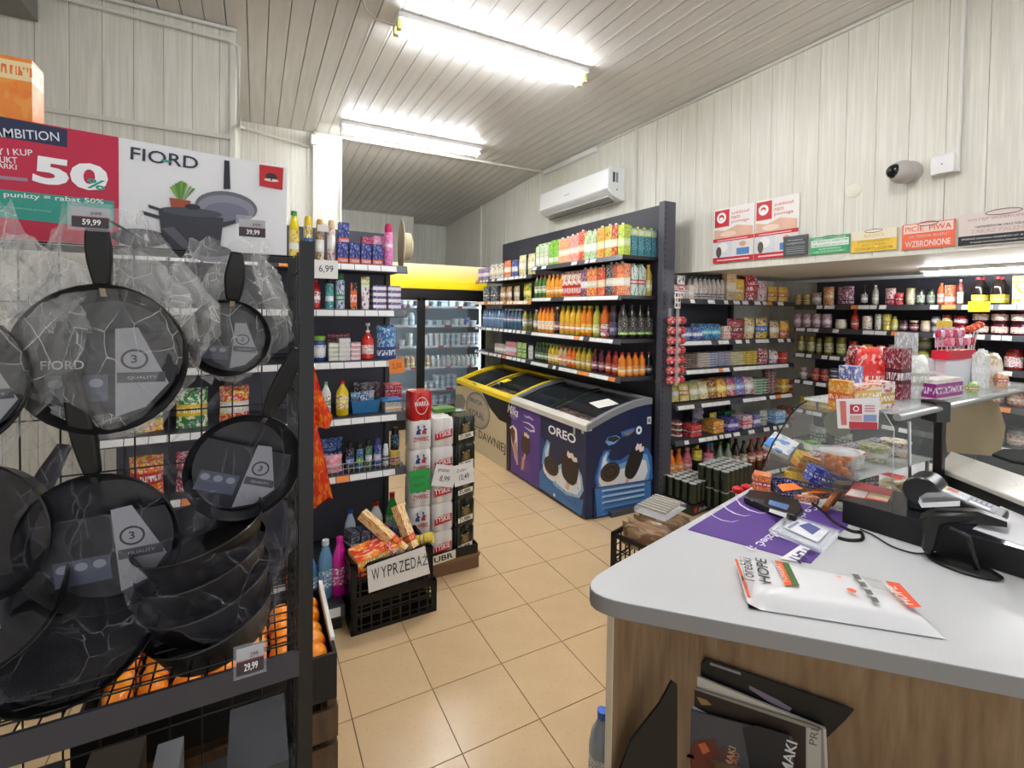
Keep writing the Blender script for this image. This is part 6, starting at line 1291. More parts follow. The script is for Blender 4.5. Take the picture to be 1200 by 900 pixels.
pd(266, 243, 36, 21, '#6a6a76'); pd(266, 245, 33, 18, '#8e8e9c'); pd(266, 250, 26, 14, '#77778a')
ppoly(A, [(263, 188), (269, 189), (270, 222), (262, 222)], '#24242c')
for k in range(16): a0 = random.uniform(-1, 1); ppoly(A, [(212, 240), (212+a0*16-1, 212+abs(a0)*10), (212+a0*16+2, 210+abs(a0)*10+2)], '#7faa4a' if k % 2 else '#5a8a34')
ppoly(A, [(199, 232), (224, 236), (221, 246), (201, 244)], '#a8482c')
ppoly(A, [(186, 246), (262, 256), (258, 290), (248, 296), (200, 292), (190, 280)], '#33333d'); pd(225, 249, 36, 6, '#4a4a56'); pd(226, 243, 9, 4, '#22222a')
ppoly(A, [(166, 247), (190, 254), (190, 258), (168, 252)], '#33333d'); ppoly(A, [(174, 240), (192, 246), (192, 249), (175, 244)], '#33333d'); ppoly(A, [(256, 262), (276, 258), (276, 262), (258, 268)], '#33333d')
pd(165, 279, 33, 13, '#26262e'); pd(165, 278, 29, 10, '#3a3a44'); pd(248, 298, 25, 11, '#8a8a96'); pd(248, 294, 24, 8, '#4c4c58'); ppoly(A, [(190, 268), (204, 266), (226, 290), (216, 292)], '#5a5a66')
A.build(parent=sb)
tag(G().box((-.72, -1.085+.02, 1.941), (-.62, -1.01, 2.075)).build('orange_pack', PM('#f08a2c', '#f09a3c', '#f0d8a0', (.7, .95), 4, '#e8702c')) , 'orange pack standing behind the board at the left photo edge', 'pack').location = (-.085, 0, 0)
# pans
PAN = M('#0b0b0e', .38, coat=.12); PANI = M('#17181c', .42); HND = M('#0a0a0b', .5)
def pan(name, label, c, r, d, rot, hl=.17, card=None, hang=.0, group=None, handle=True):
    t = thing(name, label, 'pan', c, 0, group); t.rotation_mode = 'XYZ'; t.rotation_euler = rot
    G().lathe([(.001, 0), (r*.74, 0), (r*.80, .004), (r*.97, d*.93), (r, d), (r*.985, d+.002), (r*.955, d*.93), (r*.78, .007), (.001, .005)], 36, caps=False).build('pan_body', PAN, t)
    if handle:
        g = G(); n = 7; vs = []; 
        for i in range(n):
            u = i/(n-1); y = r*.97+u*hl; w_ = .011+.006*math.sin(math.pi*min(1, u*1.1)); z = d*.8+.02*math.sin(u*1.6); th = .007
            vs += [(-w_, y, z-th), (w_, y, z-th), (w_, y, z+th), (-w_, y, z+th)]
        fs = [(j*4+i, j*4+(i+1) % 4, (j+1)*4+(i+1) % 4, (j+1)*4+i) for j in range(n-1) for i in range(4)]+[(0,3,2,1), tuple((n-1)*4+i for i in range(4))]
        g.add(vs, fs); g.build('handle', HND, t, bevel=.004)
        G().tube([(0, r*.86, d*.6), (0, r*1.02, d*.82)], .008, 6).build('handle_bracket', CHROME, t)
    if card:
        w_, h_ = r*1.36, r*1.0
        cd_ = G().prism([(r*.84*math.cos(R(a)), r*.84*math.sin(R(a))) for a in range(0, 360, 12) if math.sin(R(a)) < .55], d*.55, d*.55+.0015).build('card_insert', M('#1d1e25', .55), t)
        A = Art((0, 0, d*.55+.0012), (1, 0, 0), (0, 1, 0))
        A.poly([(r*.10, -r*.80), (r*.10, r*.40), (r*.36, r*.42), (r*.72, -r*.36), (r*.45, -r*.68)], '#9b9ba2')
        A.ring(r*.32, -r*.02, r*.16, r*.14, r*.03, '#2b2c33'); A.text('3', r*.28, -r*.07, r*.07, r*.11, '#2b2c33', 0, bold=.04)
        A.rect(r*.12, -r*.34, r*.68, -r*.20, '#45464e'); A.text('QUALITY', r*.24, -r*.30, r*.34, r*.05, '#b8b8be')
        A.rect(-r*.66, -r*.58, r*.02, -r*.22, '#4a4f62')
        for k in range(3): A.disc(-r*.55+k*r*.22, -r*.33, r*.08, r*.06, '#8a8e9a')
        if card == 2: A.text('FIORD', -r*.70, -r*.14, r*.46, r*.12, '#c8c9ce', 0, bold=.03)
        A.build('printed_artwork', cd_)
    return t
def bag(name, label, c, w_, h, d, mat, seed, rz=0, rx=0, neck=.25, top=.45):
    """thin crumpled film bag around a pan; gathered at the top"""
    rnd = random.Random(seed); g = G(); nu, nv = 30, 24; vs = []
    ph = [rnd.uniform(0, 6) for _ in range(8)]
    for j in range(nv):
        v = j/(nv-1); prof = (math.sin(math.pi*min(1, (v+.02)/(1.04-top)*.5+0))**.5 if v < 1-top else 1-(1-neck)*((v-(1-top))/top)**.8)
        prof = max(prof, .05); zz = (v-.4)*h
        for i in range(nu):
            a = 2*math.pi*i/nu
            cr = 1+.05*math.sin(5*a+ph[0]+7*v)+.035*math.sin(11*a+ph[1]-13*v)+.03*math.sin(17*a+ph[2]+23*v)+rnd.uniform(-.05, .05)
            ca, sa = math.cos(a), math.sin(a)
            x = w_/2*prof*cr*math.copysign(abs(ca)**.85, ca); y = d/2*(.35+.65*prof)*cr*math.copysign(abs(sa)**.8, sa)+.012*math.sin(9*v+ph[3]+3*a)
            vs.append((x+.01*math.sin(8*v+ph[4]), y, zz+.010*math.sin(7*a+ph[5])+rnd.uniform(-.006, .006)))
    fs = [(j*nu+i, j*nu+(i+1) % nu, (j+1)*nu+(i+1) % nu, (j+1)*nu+i) for j in range(nv-1) for i in range(nu)]+[tuple(range(nu))[::-1]]
    tri = []
    for f in fs:
        tri += [f] if len(f) > 4 else ([(f[0], f[1], f[2]), (f[0], f[2], f[3])] if rnd.random() < .5 else [(f[0], f[1], f[3]), (f[1], f[2], f[3])])
    g.add(vs, tri); me = g.mesh(name, mat); me.shade_flat()
    o = ob(name, me, None, c); o.rotation_euler = (rx, 0, rz); return tag(o, label, 'plastic bag')
F90 = R(90)
FILMC = film('gathered_clear_film', '#f6f6f4', .16, .55, 30)
def bunch(parent, pts, w_, seed):
    """gathered, heavily crumpled part of a bag along a line of points"""
    rnd = random.Random(seed); g = G(); n, m_ = 13, 15; vs = []; L = len(pts)-1
    for j in range(n):
        u = j/(n-1)*L; i = min(int(u), L-1); p = Vector(pts[i]).lerp(Vector(pts[i+1]), u-i); d = (Vector(pts[i+1])-Vector(pts[i])).normalized()
        a_ = d.cross(Vector((0, 1, 0))).normalized(); rad = w_*(.35+.65*math.sin(math.pi*(j+.5)/n))
        for k in range(m_):
            t_ = 2*math.pi*k/m_; q = 1+rnd.uniform(-.28, .28)
            v = p+a_*rad*q*math.cos(t_)+Vector((0, 1, 0))*rad*.38*q*math.sin(t_)+d*rnd.uniform(-.008, .008); vs.append(tuple(v))
    fs = []
    for j in range(n-1):
        for k in range(m_):
            a, b, c, d = j*m_+k, j*m_+(k+1) % m_, (j+1)*m_+(k+1) % m_, (j+1)*m_+k
            fs += [(a, b, c), (a, c, d)] if rnd.random() < .5 else [(a, b, d), (b, c, d)]
    g.add(vs, fs); me = g.mesh('gathered_top', FILMC); me.shade_flat(); o = ob('gathered_top', me); own(o, parent); return o
def ctr(px, py, y): return at(px, py, y=y)
def hangpan(px, py, y, r, d, roll, yaw, label, card=None, hl=.17):
    c = ctr(px, py, y); t = pan('frying_pan', label, tuple(c), r, d, (0, 0, 0), hl, card)
    t.rotation_mode = 'QUATERNION'
    t.rotation_quaternion = (Matrix.Rotation(yaw, 3, 'Z') @ Matrix.Rotation(roll, 3, 'Y') @ Matrix.Rotation(F90, 3, 'X')).to_quaternion(); return c
c = hangpan(133, 418, -1.255, .118, .045, R(0), R(-8), 'large black frying pan with a dark lettered card, hanging in the upper bag', 2, .115)
bag('bag_film', 'crumpled clear bag around the large hanging frying pan', tuple(c+Vector((0, -.002, .02))), .30, .36, .10, FILM, 1, R(-8), 0, .35)
B1 = bpy.data.objects['bag_film']
bunch(B1, [ctr(100, 300, -1.27), ctr(155, 315, -1.28), ctr(195, 350, -1.275), ctr(222, 400, -1.26)], .032, 21)
bunch(B1, [ctr(60, 295, -1.27), ctr(85, 330, -1.28), ctr(40, 372, -1.275), ctr(42, 420, -1.26)], .026, 22)
bunch(B1, [ctr(60, 480, -1.275), ctr(110, 500, -1.28), ctr(170, 490, -1.275), ctr(215, 455, -1.265)], .017, 23)
c = hangpan(270, 395, -1.19, .072, .035, R(6), R(-4), 'small black frying pan hanging in a clear bag beside the end panel', 1, .09)
bag('bag_film', 'clear bag around the small hanging frying pan', tuple(c+Vector((0, 0, .025))), .20, .26, .07, FILM, 2, 0, 0, .6)
B2 = bpy.data.objects['bag_film.001']
bunch(B2, [ctr(262, 305, -1.2), ctr(250, 335, -1.21), ctr(238, 372, -1.2)], .018, 24)
bunch(B2, [ctr(300, 300, -1.19), ctr(318, 335, -1.2), ctr(328, 375, -1.19)], .022, 25)
c = hangpan(-38, 440, -1.26, .105, .045, R(-4), R(-14), 'black frying pan cut by the left photo edge, in the upper row', 1)
bag('bag_film', 'clear bag around the pan at the upper left photo edge', tuple(c+Vector((0, 0, .03))), .27, .38, .09, FILM, 3, R(-10), 0, .4)
bunch(bpy.data.objects['bag_film.002'], [ctr(0, 285, -1.28), ctr(35, 300, -1.29), ctr(20, 345, -1.28), ctr(5, 365, -1.27)], .034, 26)
c = hangpan(283, 540, -1.21, .098, .045, R(22), R(10), 'tilted black frying pan with a grey card hanging low beside the end panel', 1, .14)
bag('bag_film', 'thin bag around the tilted pan beside the end panel', tuple(c+Vector((.01, 0, .01))), .24, .27, .09, FILMD, 4, R(5))
c = hangpan(135, 622, -1.235, .115, .05, R(-6), R(-12), 'black frying pan in a dull bag in the middle row', 1)
bag('bag_film', 'dull crumpled bag around the pan in the middle row', tuple(c), .28, .30, .10, FILMD, 5, R(-8))
c = hangpan(-5, 610, -1.22, .11, .05, R(5), R(-18), 'black frying pan at the left photo edge in the middle row')
bag('bag_film', 'dull bag around the pan at the left photo edge in the middle row', tuple(c), .27, .32, .09, FILMD, 6, R(-12))
c = ctr(92, 752, -1.24); t = pan('frying_pan', 'black frying pan lying tilted in a clear bag on the rack shelf', (c.x, c.y, c.z+.008), .12, .05, (R(38), R(-8), R(10)), .15)
bag('bag_film', 'clear bag around the pan lying on the rack shelf', (c.x, c.y-.01, c.z+.015), .29, .17, .17, FILMD, 7, R(5), R(10), .5)
c = ctr(-20, 720, -1.24); t = pan('frying_pan', 'black pan lying on the shelf at the left photo edge', (c.x, c.y, c.z-.0), .11, .05, (R(45), R(10), R(-10)), .15)
# stack of deep pans
for k in range(4):
    c = at(258-k*4, 745-31*k, y=-1.255); pan('deep_pan', '%s black deep pan of the tilted stack on the rack shelf' % ('lowest', 'second lowest', 'third lowest', 'topmost')[k], tuple(c), .103, .062, (R(6), R(-13), R(random.uniform(-6, 6))), 0, None, group='stack of deep pans', handle=False)
bag('bag_film', 'thin film wrapped around the stack of deep pans', tuple(at(258, 690, y=-1.255)), .245, .235, .24, FILMD, 9, 0, R(6), .8, .2)
# boxes on the lower shelf
def lowbox(x0, x1, y0, y1, h, col, label, art=True):
    o = G().box((-(x1-x0)/2, -(y1-y0)/2, 0), ((x1-x0)/2, (y1-y0)/2, h)).build('cookware_box', M(col, .5), None, ((x0+x1)/2, (y0+y1)/2, .676)); tag(o, label, 'box')
    if art:
        A = Art((-(x1-x0)/2, -(y1-y0)/2-.0003, 0), (1, 0, 0), (0, 0, 1)); W_ = x1-x0; A.disc(W_*.5, h*.45, W_*.22, W_*.22, '#3a3c44'); A.disc(W_*.5, h*.45, W_*.17, W_*.17, '#7a7c86'); A.rect(W_*.42, h*.6, W_*.58, h*.95, '#24252b'); A.build(parent=o)
lowbox(-.385, -.29, -1.36, -1.20, .17, '#3d3e44', 'grey cookware box with a pan picture on the lower rack shelf')
lowbox(-.50, -.46, -1.37, -1.20, .15, '#77777c', 'narrow white box on the lower rack shelf')
lowbox(-.60, -.52, -1.34, -1.18, .16, '#3a2e24', 'brown box on the lower rack shelf', False)
lowbox(-.84, -.64, -1.36, -1.16, .15, '#1a1a1d', 'black box on the lower rack shelf at the left', False)
# ============================================================ CHECKOUT COUNTER
CZ = .95; bd = Vector((.9726, .2327, 0)); fd = Vector((.711, -.703, 0))
K0 = Vector((.324, -1.309, 0)); Bk = Vector((1.47, -1.035, 0)); rr = .105
arc = []
p_b = K0+bd*.15; p_f = K0+fd*.15
for k in range(9):
    u = k/8; q = p_b*(1-u)**2+K0*2*u*(1-u)+p_f*u*u; arc.append((q.x, q.y))
poly = [(Bk.x, Bk.y)]+arc+[((K0+fd*1.35).x, (K0+fd*1.35).y), (2.3, -2.3), (2.3, -1.62), (1.47, -1.47)]
t = NT('speckled_laminate'); n_ = t.noise(t.map('Object', (1, 1, 1)), 260, 2); LAM = t.col(t.ramp(n_, [(.35, '#c6c7c8'), (.6, '#cacbcc')]), .3)
SON = woodmat('oak_board', '#7a6046', '#8c7253', '#9a8164', (5, 5, .7)); 
ct = thing('checkout_counter', 'light grey checkout counter with rounded corner and oak board sides', 'counter', (.9, -1.5, 0)); CO = Vector((.9, -1.5, 0))
g = G().prism([(x-CO.x, y-CO.y) for x, y in poly][::-1], CZ-.042, CZ); g.I[0] = g.I[1] = 0; g.I[2:] = [1]*(len(g.I)-2); g.build('worktop', [LAM, M('#8d8c8c', .5)], ct, bevel=.003)
a_ = Vector((.455, -1.335, 0)); s_ = .1
while proj(a_+bd*s_+Vector((0, 0, .7)))[0] < 826: s_ += .005
b_ = a_+bd*s_
def vboard(p0, p1, z0, z1, th, nm, mat, side=1, parent=ct, O=CO):
    d = (p1-p0).normalized(); n_ = Vector((-d.y, d.x, 0))*th*side; c = [p0, p1, p1+n_, p0+n_]
    return G().add([(q.x-O.x, q.y-O.y, z0) for q in c]+[(q.x-O.x, q.y-O.y, z1) for q in c], [(0,3,2,1),(4,5,6,7),(0,1,5,4),(1,2,6,5),(2,3,7,6),(3,0,4,7)]).build(nm, mat, parent)
vboard(a_, b_, 0, CZ-.043, .018, 'side_panel', SON); vboard(a_-bd*.003, a_, 0, CZ-.043, .019, 'edge_band', M('#d8cdb8', .4))
b2 = b_+fd*1.25; vboard(b_, b2, 0, CZ-.043, .018, 'back_panel', SON, 1)
vboard(b_+Vector((.02, .02, 0)), Bk-Vector((.03, 0, 0)), 0, CZ-.043, .018, 'aisle_panel', SON)
mb = Vector((-fd.y, fd.x, 0))*-1; mb = Vector((-.703, -.711, 0))     # out of the board, towards the shop keeper
sh0 = [b_+bd*-.22+Vector((0, 0, 0)), b_-Vector((0, 0, 0)), b_+fd*.9, b_+fd*.9+mb*.22]
g = G().prism([(q.x-CO.x, q.y-CO.y) for q in (b_+mb*.005-bd*.02, b_+mb*.005+fd*.9, b_+mb*.10+fd*.9, b_+mb*.10-bd*.02+fd*.05)][::-1], .255, .27); g.build('inner_shelf', SON, ct)
def mag(name, label, pts, off, th, mat, art=None, cat='magazine'):
    o = b_+mb*off; n_ = mb.normalized(); ps = [plane_pt(x, y, o, n_) for x, y in pts]
    for p_ in ps: p_.z = max(p_.z, .272)
    q = slab(name, mat, ps, n_, th); tag(q, label, cat)
    if art:
        r_ = Vector((-n_.y, n_.x, 0)); A = Art(o+n_*(th+.0002), r_, (0, 0, 1)); art(A); A.build(parent=q)
    return q
mag('magazine', 'dark magazine at the back of the pile under the counter', [(806, 788), (829, 771), (1000, 830), (990, 842), (930, 1010), (820, 1010)], .012, .006, M('#101012', .4), lambda A: (ppoly(A, [(832, 776), (868, 788), (868, 791), (832, 779)], '#8a8a90'), ppoly(A, [(878, 803), (912, 820), (928, 830), (925, 834), (900, 822), (878, 807)], '#7a7280')))
def a1(A): ppoly(A, [(796, 785), (850, 805), (850, 800), (796, 781)], '#a89a84')
mag('cardboard_box', 'open white-edged cardboard box of magazines under the counter', [(790, 783), (796, 782), (967, 852), (967, 1010), (790, 1010)], .028, .008, M('#c9c4b8', .6), None, 'box')
def a2(A):
    ppoly(A, [(790, 800), (944, 852), (944, 905), (790, 905)], '#2c211c'); ppoly(A, [(816, 816), (828, 820), (834, 826), (822, 826)], '#9a7a50'); ppoly(A, [(945, 852), (962, 856), (962, 905), (945, 905)], '#b8b4aa')
    a0, a1_ = px_on(A, 957, 874), px_on(A, 959, 856); A.text('PRL', a0[0], a0[1], .06, .02, '#5a5a5a', R(85))
mag('magazine', 'brown magazine leaning against the cardboard box', [(787, 796), (950, 848), (964, 854), (964, 1010), (787, 1010)], .042, .006, M('#8f8a80', .5), a2)
mag('notebook', 'pale blue spiral notebook in the magazine pile', [(790, 814), (832, 838), (832, 1010), (770, 1010), (784, 850)], .053, .004, M('#a9b0c4', .6), None, 'notebook')
def a3(A):
    a0 = px_on(A, 804, 864); A.text('2020', a0[0], a0[1], .07, .022, '#8e9096', R(90))
    ppoly(A, [(815, 868), (838, 866), (842, 885), (830, 905), (812, 905), (808, 880)], '#6a3428'); ppoly(A, [(818, 872), (826, 870), (832, 880), (824, 884)], '#c8643c'); ppoly(A, [(842, 880), (850, 873), (862, 885), (868, 905), (845, 905)], '#5a4038')
    a0 = px_on(A, 856, 905); A.text('SMAKI', a0[0], a0[1], .08, .02, '#c8a07a', R(80), bold=.03); a0 = px_on(A, 862, 905); A.text('ROKU', a0[0], a0[1], .06, .018, '#b87858', R(80), bold=.03)
    ppoly(A, [(870, 852), (888, 850), (925, 862), (925, 905), (880, 905)], '#26262a'); a0 = px_on(A, 927, 908); A.text('MAKI', a0[0], a0[1], .1, .028, '#d8d8d8', R(82), bold=.04)
mag('calendar', 'dark grey calendar with food pictures in front of the magazine pile', [(790, 826), (928, 862), (928, 1010), (794, 1010)], .062, .005, M('#4b4c50', .5), a3, 'calendar')
mag('paper_bag', 'yellowish printed bag at the bottom of the magazine pile', [(750, 905), (772, 878), (785, 880), (805, 900), (810, 1010), (750, 1010)], .075, .012, PM('#a89a3c', '#3a4a24', '#7a6a2c'), None, 'bag')
o = b_+mb*.07; n_ = Vector((-.21, -.978, 0)); ps = [plane_pt(x, y, a_+Vector((.02, -.03, 0)), n_) for x, y in [(716, 925), (738, 866), (772, 822), (786, 796), (792, 800), (792, 925)]]
tag(slab('plastic_folder', M('#121214', .3), ps, n_, .006), 'black folder leaning against the counter side panel', 'folder')
# water bottle on the floor beyond the counter
pw = [('bottle', G().lathe([(.038, 0), (.043, .01), (.043, .08), (.040, .09), (.043, .10), (.043, .19), (.036, .235), (.016, .275), (.0135, .29)], 20).mesh('bottle_body', M('#8a97a8', .08, coat=.5))), ('cap', G().lathe([(.0165, .283), (.0165, .308)], 14).mesh('cap', M('#3f74d8', .4))), ('paper_label', G().lathe([(.0438, .10), (.0438, .17)], 20, caps=False).mesh('paper_label', PM('#9aa8b8', '#c8d0d8', '#7a8aa0')))]
bq = at(706, 835, z=.30); inst(pw, 'water_bottle', 'clear water bottle with blue cap on the floor beside the counter', 'bottle', None, (bq.x, bq.y, 0.001))
# ---- things on the counter
mt = thing('counter_mat', 'purple counter mat with white swooshes and lettering', 'mat', (0, 0, 0))
mp = [at(806, 621, z=CZ), at(878, 577, z=CZ), at(1005, 604, z=CZ), at(950, 661, z=CZ)]
slab('sheet', M('#5b3f8c', .4), [p+Vector((0, 0, .0005)) for p in mp], (0, 0, 1), .0012, mt)
A = Art((mp[0].x, mp[0].y, CZ+.0018), (1, 0, 0), (0, 1, 0))
ppoly(A, [(880, 578), (906, 583), (925, 592), (905, 598), (885, 590), (868, 583.5)], '#a04fa8'); ppoly(A, [(882, 580), (900, 584), (918, 592), (900, 595), (886, 588)], '#8a46a0')
for pts_, wd in (([(862, 584), (868, 592), (878, 598), (890, 601.5), (902, 601)], [.002, .007, .009, .006, .001]), ([(846, 591), (852, 597), (861, 602), (872, 605), (880, 604)], [.002, .006, .008, .005, .001]), ([(831, 601), (838, 606), (846, 610), (858, 612), (866, 610)], [.002, .005, .006, .004, .001])): A.stroke([px_on(A, *p) for p in pts_], wd, '#f2eef6')
def ptext(A, s, p0, p1, h, col, bold=.0, flip=1):
    a0, a1 = Vector(px_on(A, *p0)), Vector(px_on(A, *p1)); d = a1-a0; A.text(s, a0.x, a0.y, d.length, h, col, math.atan2(d.y, d.x), bold=bold)
ptext(A, 'Co chcesz widzieć ;)', (948, 592), (872, 642), .035, '#f2eef6', .03)
ppoly(A, [(938, 639), (950, 643), (934, 659), (914, 655)], '#f4f2f6'); ptext(A, 'PLAY', (941, 643), (922, 655), .035, '#3f2a6a', .05)
A.build(parent=mt)
def onslab(name, label, cat, pts, z, th, mat, bev=0):
    ps = [at(x, y, z=z) for x, y in pts]; c = sum(ps, Vector())/len(ps); c.z = z
    g = G(); k = len(ps); g.add([tuple(p-c) for p in ps]+[tuple(p-c+Vector((0, 0, th))) for p in ps], [tuple(range(k)), tuple(range(k, 2*k))[::-1]]+[(i, k+i, k+(i+1) % k, (i+1) % k) for i in range(k)])
    me = g.mesh(name, mat); bm_ = None
    import bmesh
    b = bmesh.new(); b.from_mesh(me); bmesh.ops.recalc_face_normals(b, faces=b.faces); b.to_mesh(me); b.free()
    o = ob(name, me, None, tuple(c), bevel=bev); tag(o, label, cat); return o
ph = onslab('barcode_reader', 'black handheld data reader lying on the purple mat', 'scanner', [(871, 589), (878, 580), (905, 583), (936, 593), (941, 604), (932, 612), (905, 604)], CZ+.003, .022, M('#131317', .35), .005)
A = Art((ph.location.x, ph.location.y, CZ+.0258), (1, 0, 0), (0, 1, 0)); ppoly(A, [(902, 586), (925, 592), (922, 598), (900, 591)], '#5a7aa8'); ppoly(A, [(902, 596), (922, 602), (921, 607), (901, 600)], '#c9c9cc')
for k in range(3): ppoly(A, [(880+k*6, 583.5+k), (884+k*6, 584+k), (883+k*6, 588+k), (879+k*6, 587+k)], '#4a4a50')
own(A.build('screen_and_keys'), ph)
tr_ = onslab('coin_tray', 'clear plastic coin tray with a printed slip inside', 'tray', [(903, 622), (925, 604), (983, 623), (962, 646)], CZ+.002, .004, PLAS)
tl_ = [at(x, y, z=CZ+.012) for x, y in [(903, 622), (925, 604), (983, 623), (962, 646)]]
g = G(); [g.tube([tl_[i], tl_[(i+1) % 4]], .006, 8) for i in range(4)]; own(tag(g.build('raised_rim', PLAS), kind='stuff'), tr_)
A = Art((tr_.location.x, tr_.location.y, CZ+.0065), (1, 0, 0), (0, 1, 0)); ppoly(A, [(918, 618), (936, 609), (972, 622), (958, 636)], '#eceef2'); ppoly(A, [(936, 616), (948, 613), (962, 620), (952, 627)], '#5a5f9a'); ppoly(A, [(922, 618), (934, 611), (937, 613), (926, 620)], '#8a8ea8'); own(A.build('printed_slip'), tr_)
# tobacco bag
cs = [at(861, 651, z=CZ+.02), at(1050, 683, z=CZ+.02), at(1108, 745, z=CZ+.01), at(878, 704, z=CZ+.02)]
g = G(); nx, ny = 16, 12; vs = []; rnd = random.Random(5)
for sd in (1, -1):
    for j in range(ny):
        for i in range(nx):
            u, v = i/(nx-1), j/(ny-1); p = (cs[0]*(1-u)+cs[1]*u)*(1-v)+(cs[3]*(1-u)+cs[2]*u)*v
            e = (min(u, 1-u)*9)**.5 if min(u, 1-u) < .11 else 1; e *= (min(v, 1-v)*6)**.5 if min(v, 1-v) < .17 else 1
            z = CZ+.003+(.036*e*(1-.25*u)+rnd.uniform(-.0012, .0012)*e if sd > 0 else 0)
            vs.append((p.x, p.y, max(z, CZ+.002+(.001 if sd > 0 else 0))))
N = nx*ny; fs = [(j*nx+i, (j+1)*nx+i, (j+1)*nx+i+1, j*nx+i+1) for j in range(ny-1) for i in range(nx-1)]; fs += [tuple(N+k for k in f[::-1]) for f in fs]
bdg = [i for i in range(nx)]+[j*nx+nx-1 for j in range(1, ny)]+[(ny-1)*nx+i for i in range(nx-2, -1, -1)]+[j*nx for j in range(ny-2, 0, -1)]
fs += [(bdg[k], bdg[(k+1) % len(bdg)], N+bdg[(k+1) % len(bdg)], N+bdg[k]) for k in range(len(bdg))]
g.add(vs, fs); hb = g.build('folded_bag_pack', M('#e9e9ea', .35, coat=.3)); tag(hb, 'white pack of carrier bags with orange ends on the counter edge', 'pack')
A = Art((cs[0].x, cs[0].y, CZ+.0395), (1, 0, 0), (0, 1, 0))
ptext(A, 'Torebki', (885, 684), (880, 655), .028, '#34343a'); ptext(A, 'HOPE', (904, 684), (898, 656), .026, '#34343a', .02)
for a0, a1_ in (((868, 655), (876, 690)), ((886, 654), (896, 684)), ((904, 657), (922, 686))): A.stroke([px_on(A, *a0), px_on(A, *a1_)], .0015, '#8a8a90')
ppoly(A, [(908, 657), (916, 658), (929, 686), (920, 687)], '#e8622c'); ppoly(A, [(916, 659), (924, 660), (937, 687), (929, 687)], '#4a6a34'); ptext(A, 'TOREBKI', (925, 684), (914, 662), .012, '#f0e0d8')
ppoly(A, [(1037, 681), (1054, 684), (1080, 712), (1066, 713)], '#ea5a34'); ptext(A, 'HDPE', (1071, 710), (1049, 688), .02, '#f6e0d8', .03)
for k in range(4): ppoly(A, [(998+k*7, 673+k*9), (1006+k*7, 674+k*9), (1010+k*7, 680+k*9), (1002+k*7, 679+k*9)], '#6a6a64')
for k in range(7): A.stroke([px_on(A, 1010+k*3.4, 676+.8*k), px_on(A, 1024+k*3.4, 690+.8*k)], .0018, '#8f9490')
A.disc(*px_on(A, 998, 693), .009, .009, '#e8643c'); A.disc(*px_on(A, 983, 677), .006, .005, '#e8a08a')
own(A.build(), hb)
ppoly_ = None
og = [at(861, 655, z=CZ+.03), at(864, 656, z=CZ+.03), at(880, 701, z=CZ+.03), at(876, 700, z=CZ+.028)]
own(slab('orange_edge', M('#e8643c', .4), og, (0, 0, 1), .001), hb)
# cash drawer
cdz = .072
cb_ = [at(987, 612, z=CZ+.001), at(1215, 683, z=CZ+.001)]; dd = (cb_[1]-cb_[0]).normalized(); nb = Vector((-dd.y, dd.x, 0)); nb = nb if nb.x > 0 else -nb
dl = .62; c0 = cb_[0]; c1 = c0+dd*dl; cdk = .24
cdr = thing('cash_drawer', 'long black cash drawer box on the counter', 'cash drawer', (0, 0, 0))
slab('casing', M('#111114', .5), [c0, c1, c1+nb*cdk, c0+nb*cdk], (0, 0, 1), cdz, cdr)
slab('top_plate', M('#24242a', .22, coat=.3), [q+Vector((0, 0, cdz+.0005)) for q in (c0, c1, c1+nb*cdk, c0+nb*cdk)], (0, 0, 1), .003, cdr)
A = Art((c0.x, c0.y, CZ+cdz+.0042), (1, 0, 0), (0, 1, 0)); ppoly(A, [(989, 581), (1003, 564), (1047, 574), (1040, 589)], '#c8343c'); ppoly(A, [(991, 580), (998, 573), (1018, 577), (1013, 584)], '#f0e4e0'); ppoly(A, [(1015, 583), (1020, 577), (1044, 582), (1040, 588)], '#e0c49a')
ppoly(A, [(1014, 551), (1021, 549), (1060, 558), (1056, 563)], '#c8343c'); ptext(A, 'KASA', (1020, 556), (1046, 561), .012, '#f6e4e0', .04); A.build(parent=cdr)
ZT = CZ+cdz+.0045
# white receipt plate right of it
onslab('paper_sheet', 'white paper sheet on the cash drawer at the right photo edge', 'paper', [(1140, 620), (1185, 583), (1240, 595), (1240, 655)], ZT, .001, M('#e6e6ea', .5))
# payment terminal
tm = thing('card_terminal', 'black card payment terminal with a colourful screen on a stand', 'card terminal', (0, 0, 0))
def hexa(bot, top, name, mat, parent, bev=0):
    k = len(bot); g = G().add([tuple(p) for p in bot]+[tuple(p) for p in top], [tuple(range(k)), tuple(range(k, 2*k))[::-1]]+[(i, k+i, k+(i+1) % k, (i+1) % k) for i in range(k)])
    me = g.mesh(name, mat); import bmesh; b = bmesh.new(); b.from_mesh(me); bmesh.ops.recalc_face_normals(b, faces=b.faces); b.to_mesh(me); b.free(); return ob(name, me, parent, bevel=bev)
e0 = at(1058, 592, z=ZT+.0); e1 = at(1182, 612, z=ZT); 
yb0 = Vector((1.43, -1.50, ZT)); ax = dd; 
L0 = .0; q0 = at(1062, 596, z=ZT); q0.z = ZT
qa, qb, qc, qd = q0, q0+dd*.21, q0+dd*.21+nb*.10, q0+nb*.10
hexa([qa, qb+Vector((0, 0, .02)), qc+Vector((0, 0, .02)), qd], [qa+Vector((0, 0, .095)), qb+Vector((0, 0, .042)), qc+Vector((0, 0, .042)), qd+Vector((0, 0, .095))], 'body', M('#17171a', .35), tm, .006)
g = G(); g.T = Matrix.Translation(qa+dd*.034+nb*.05+Vector((0, 0, .062))) @ (nb.to_track_quat('Z', 'Y').to_matrix().to_4x4()); g.lathe([(.042, -.053), (.046, -.049), (.046, .049), (.042, .053)], 24); g.build('paper_roll_cover', M('#1d1d21', .3), tm)
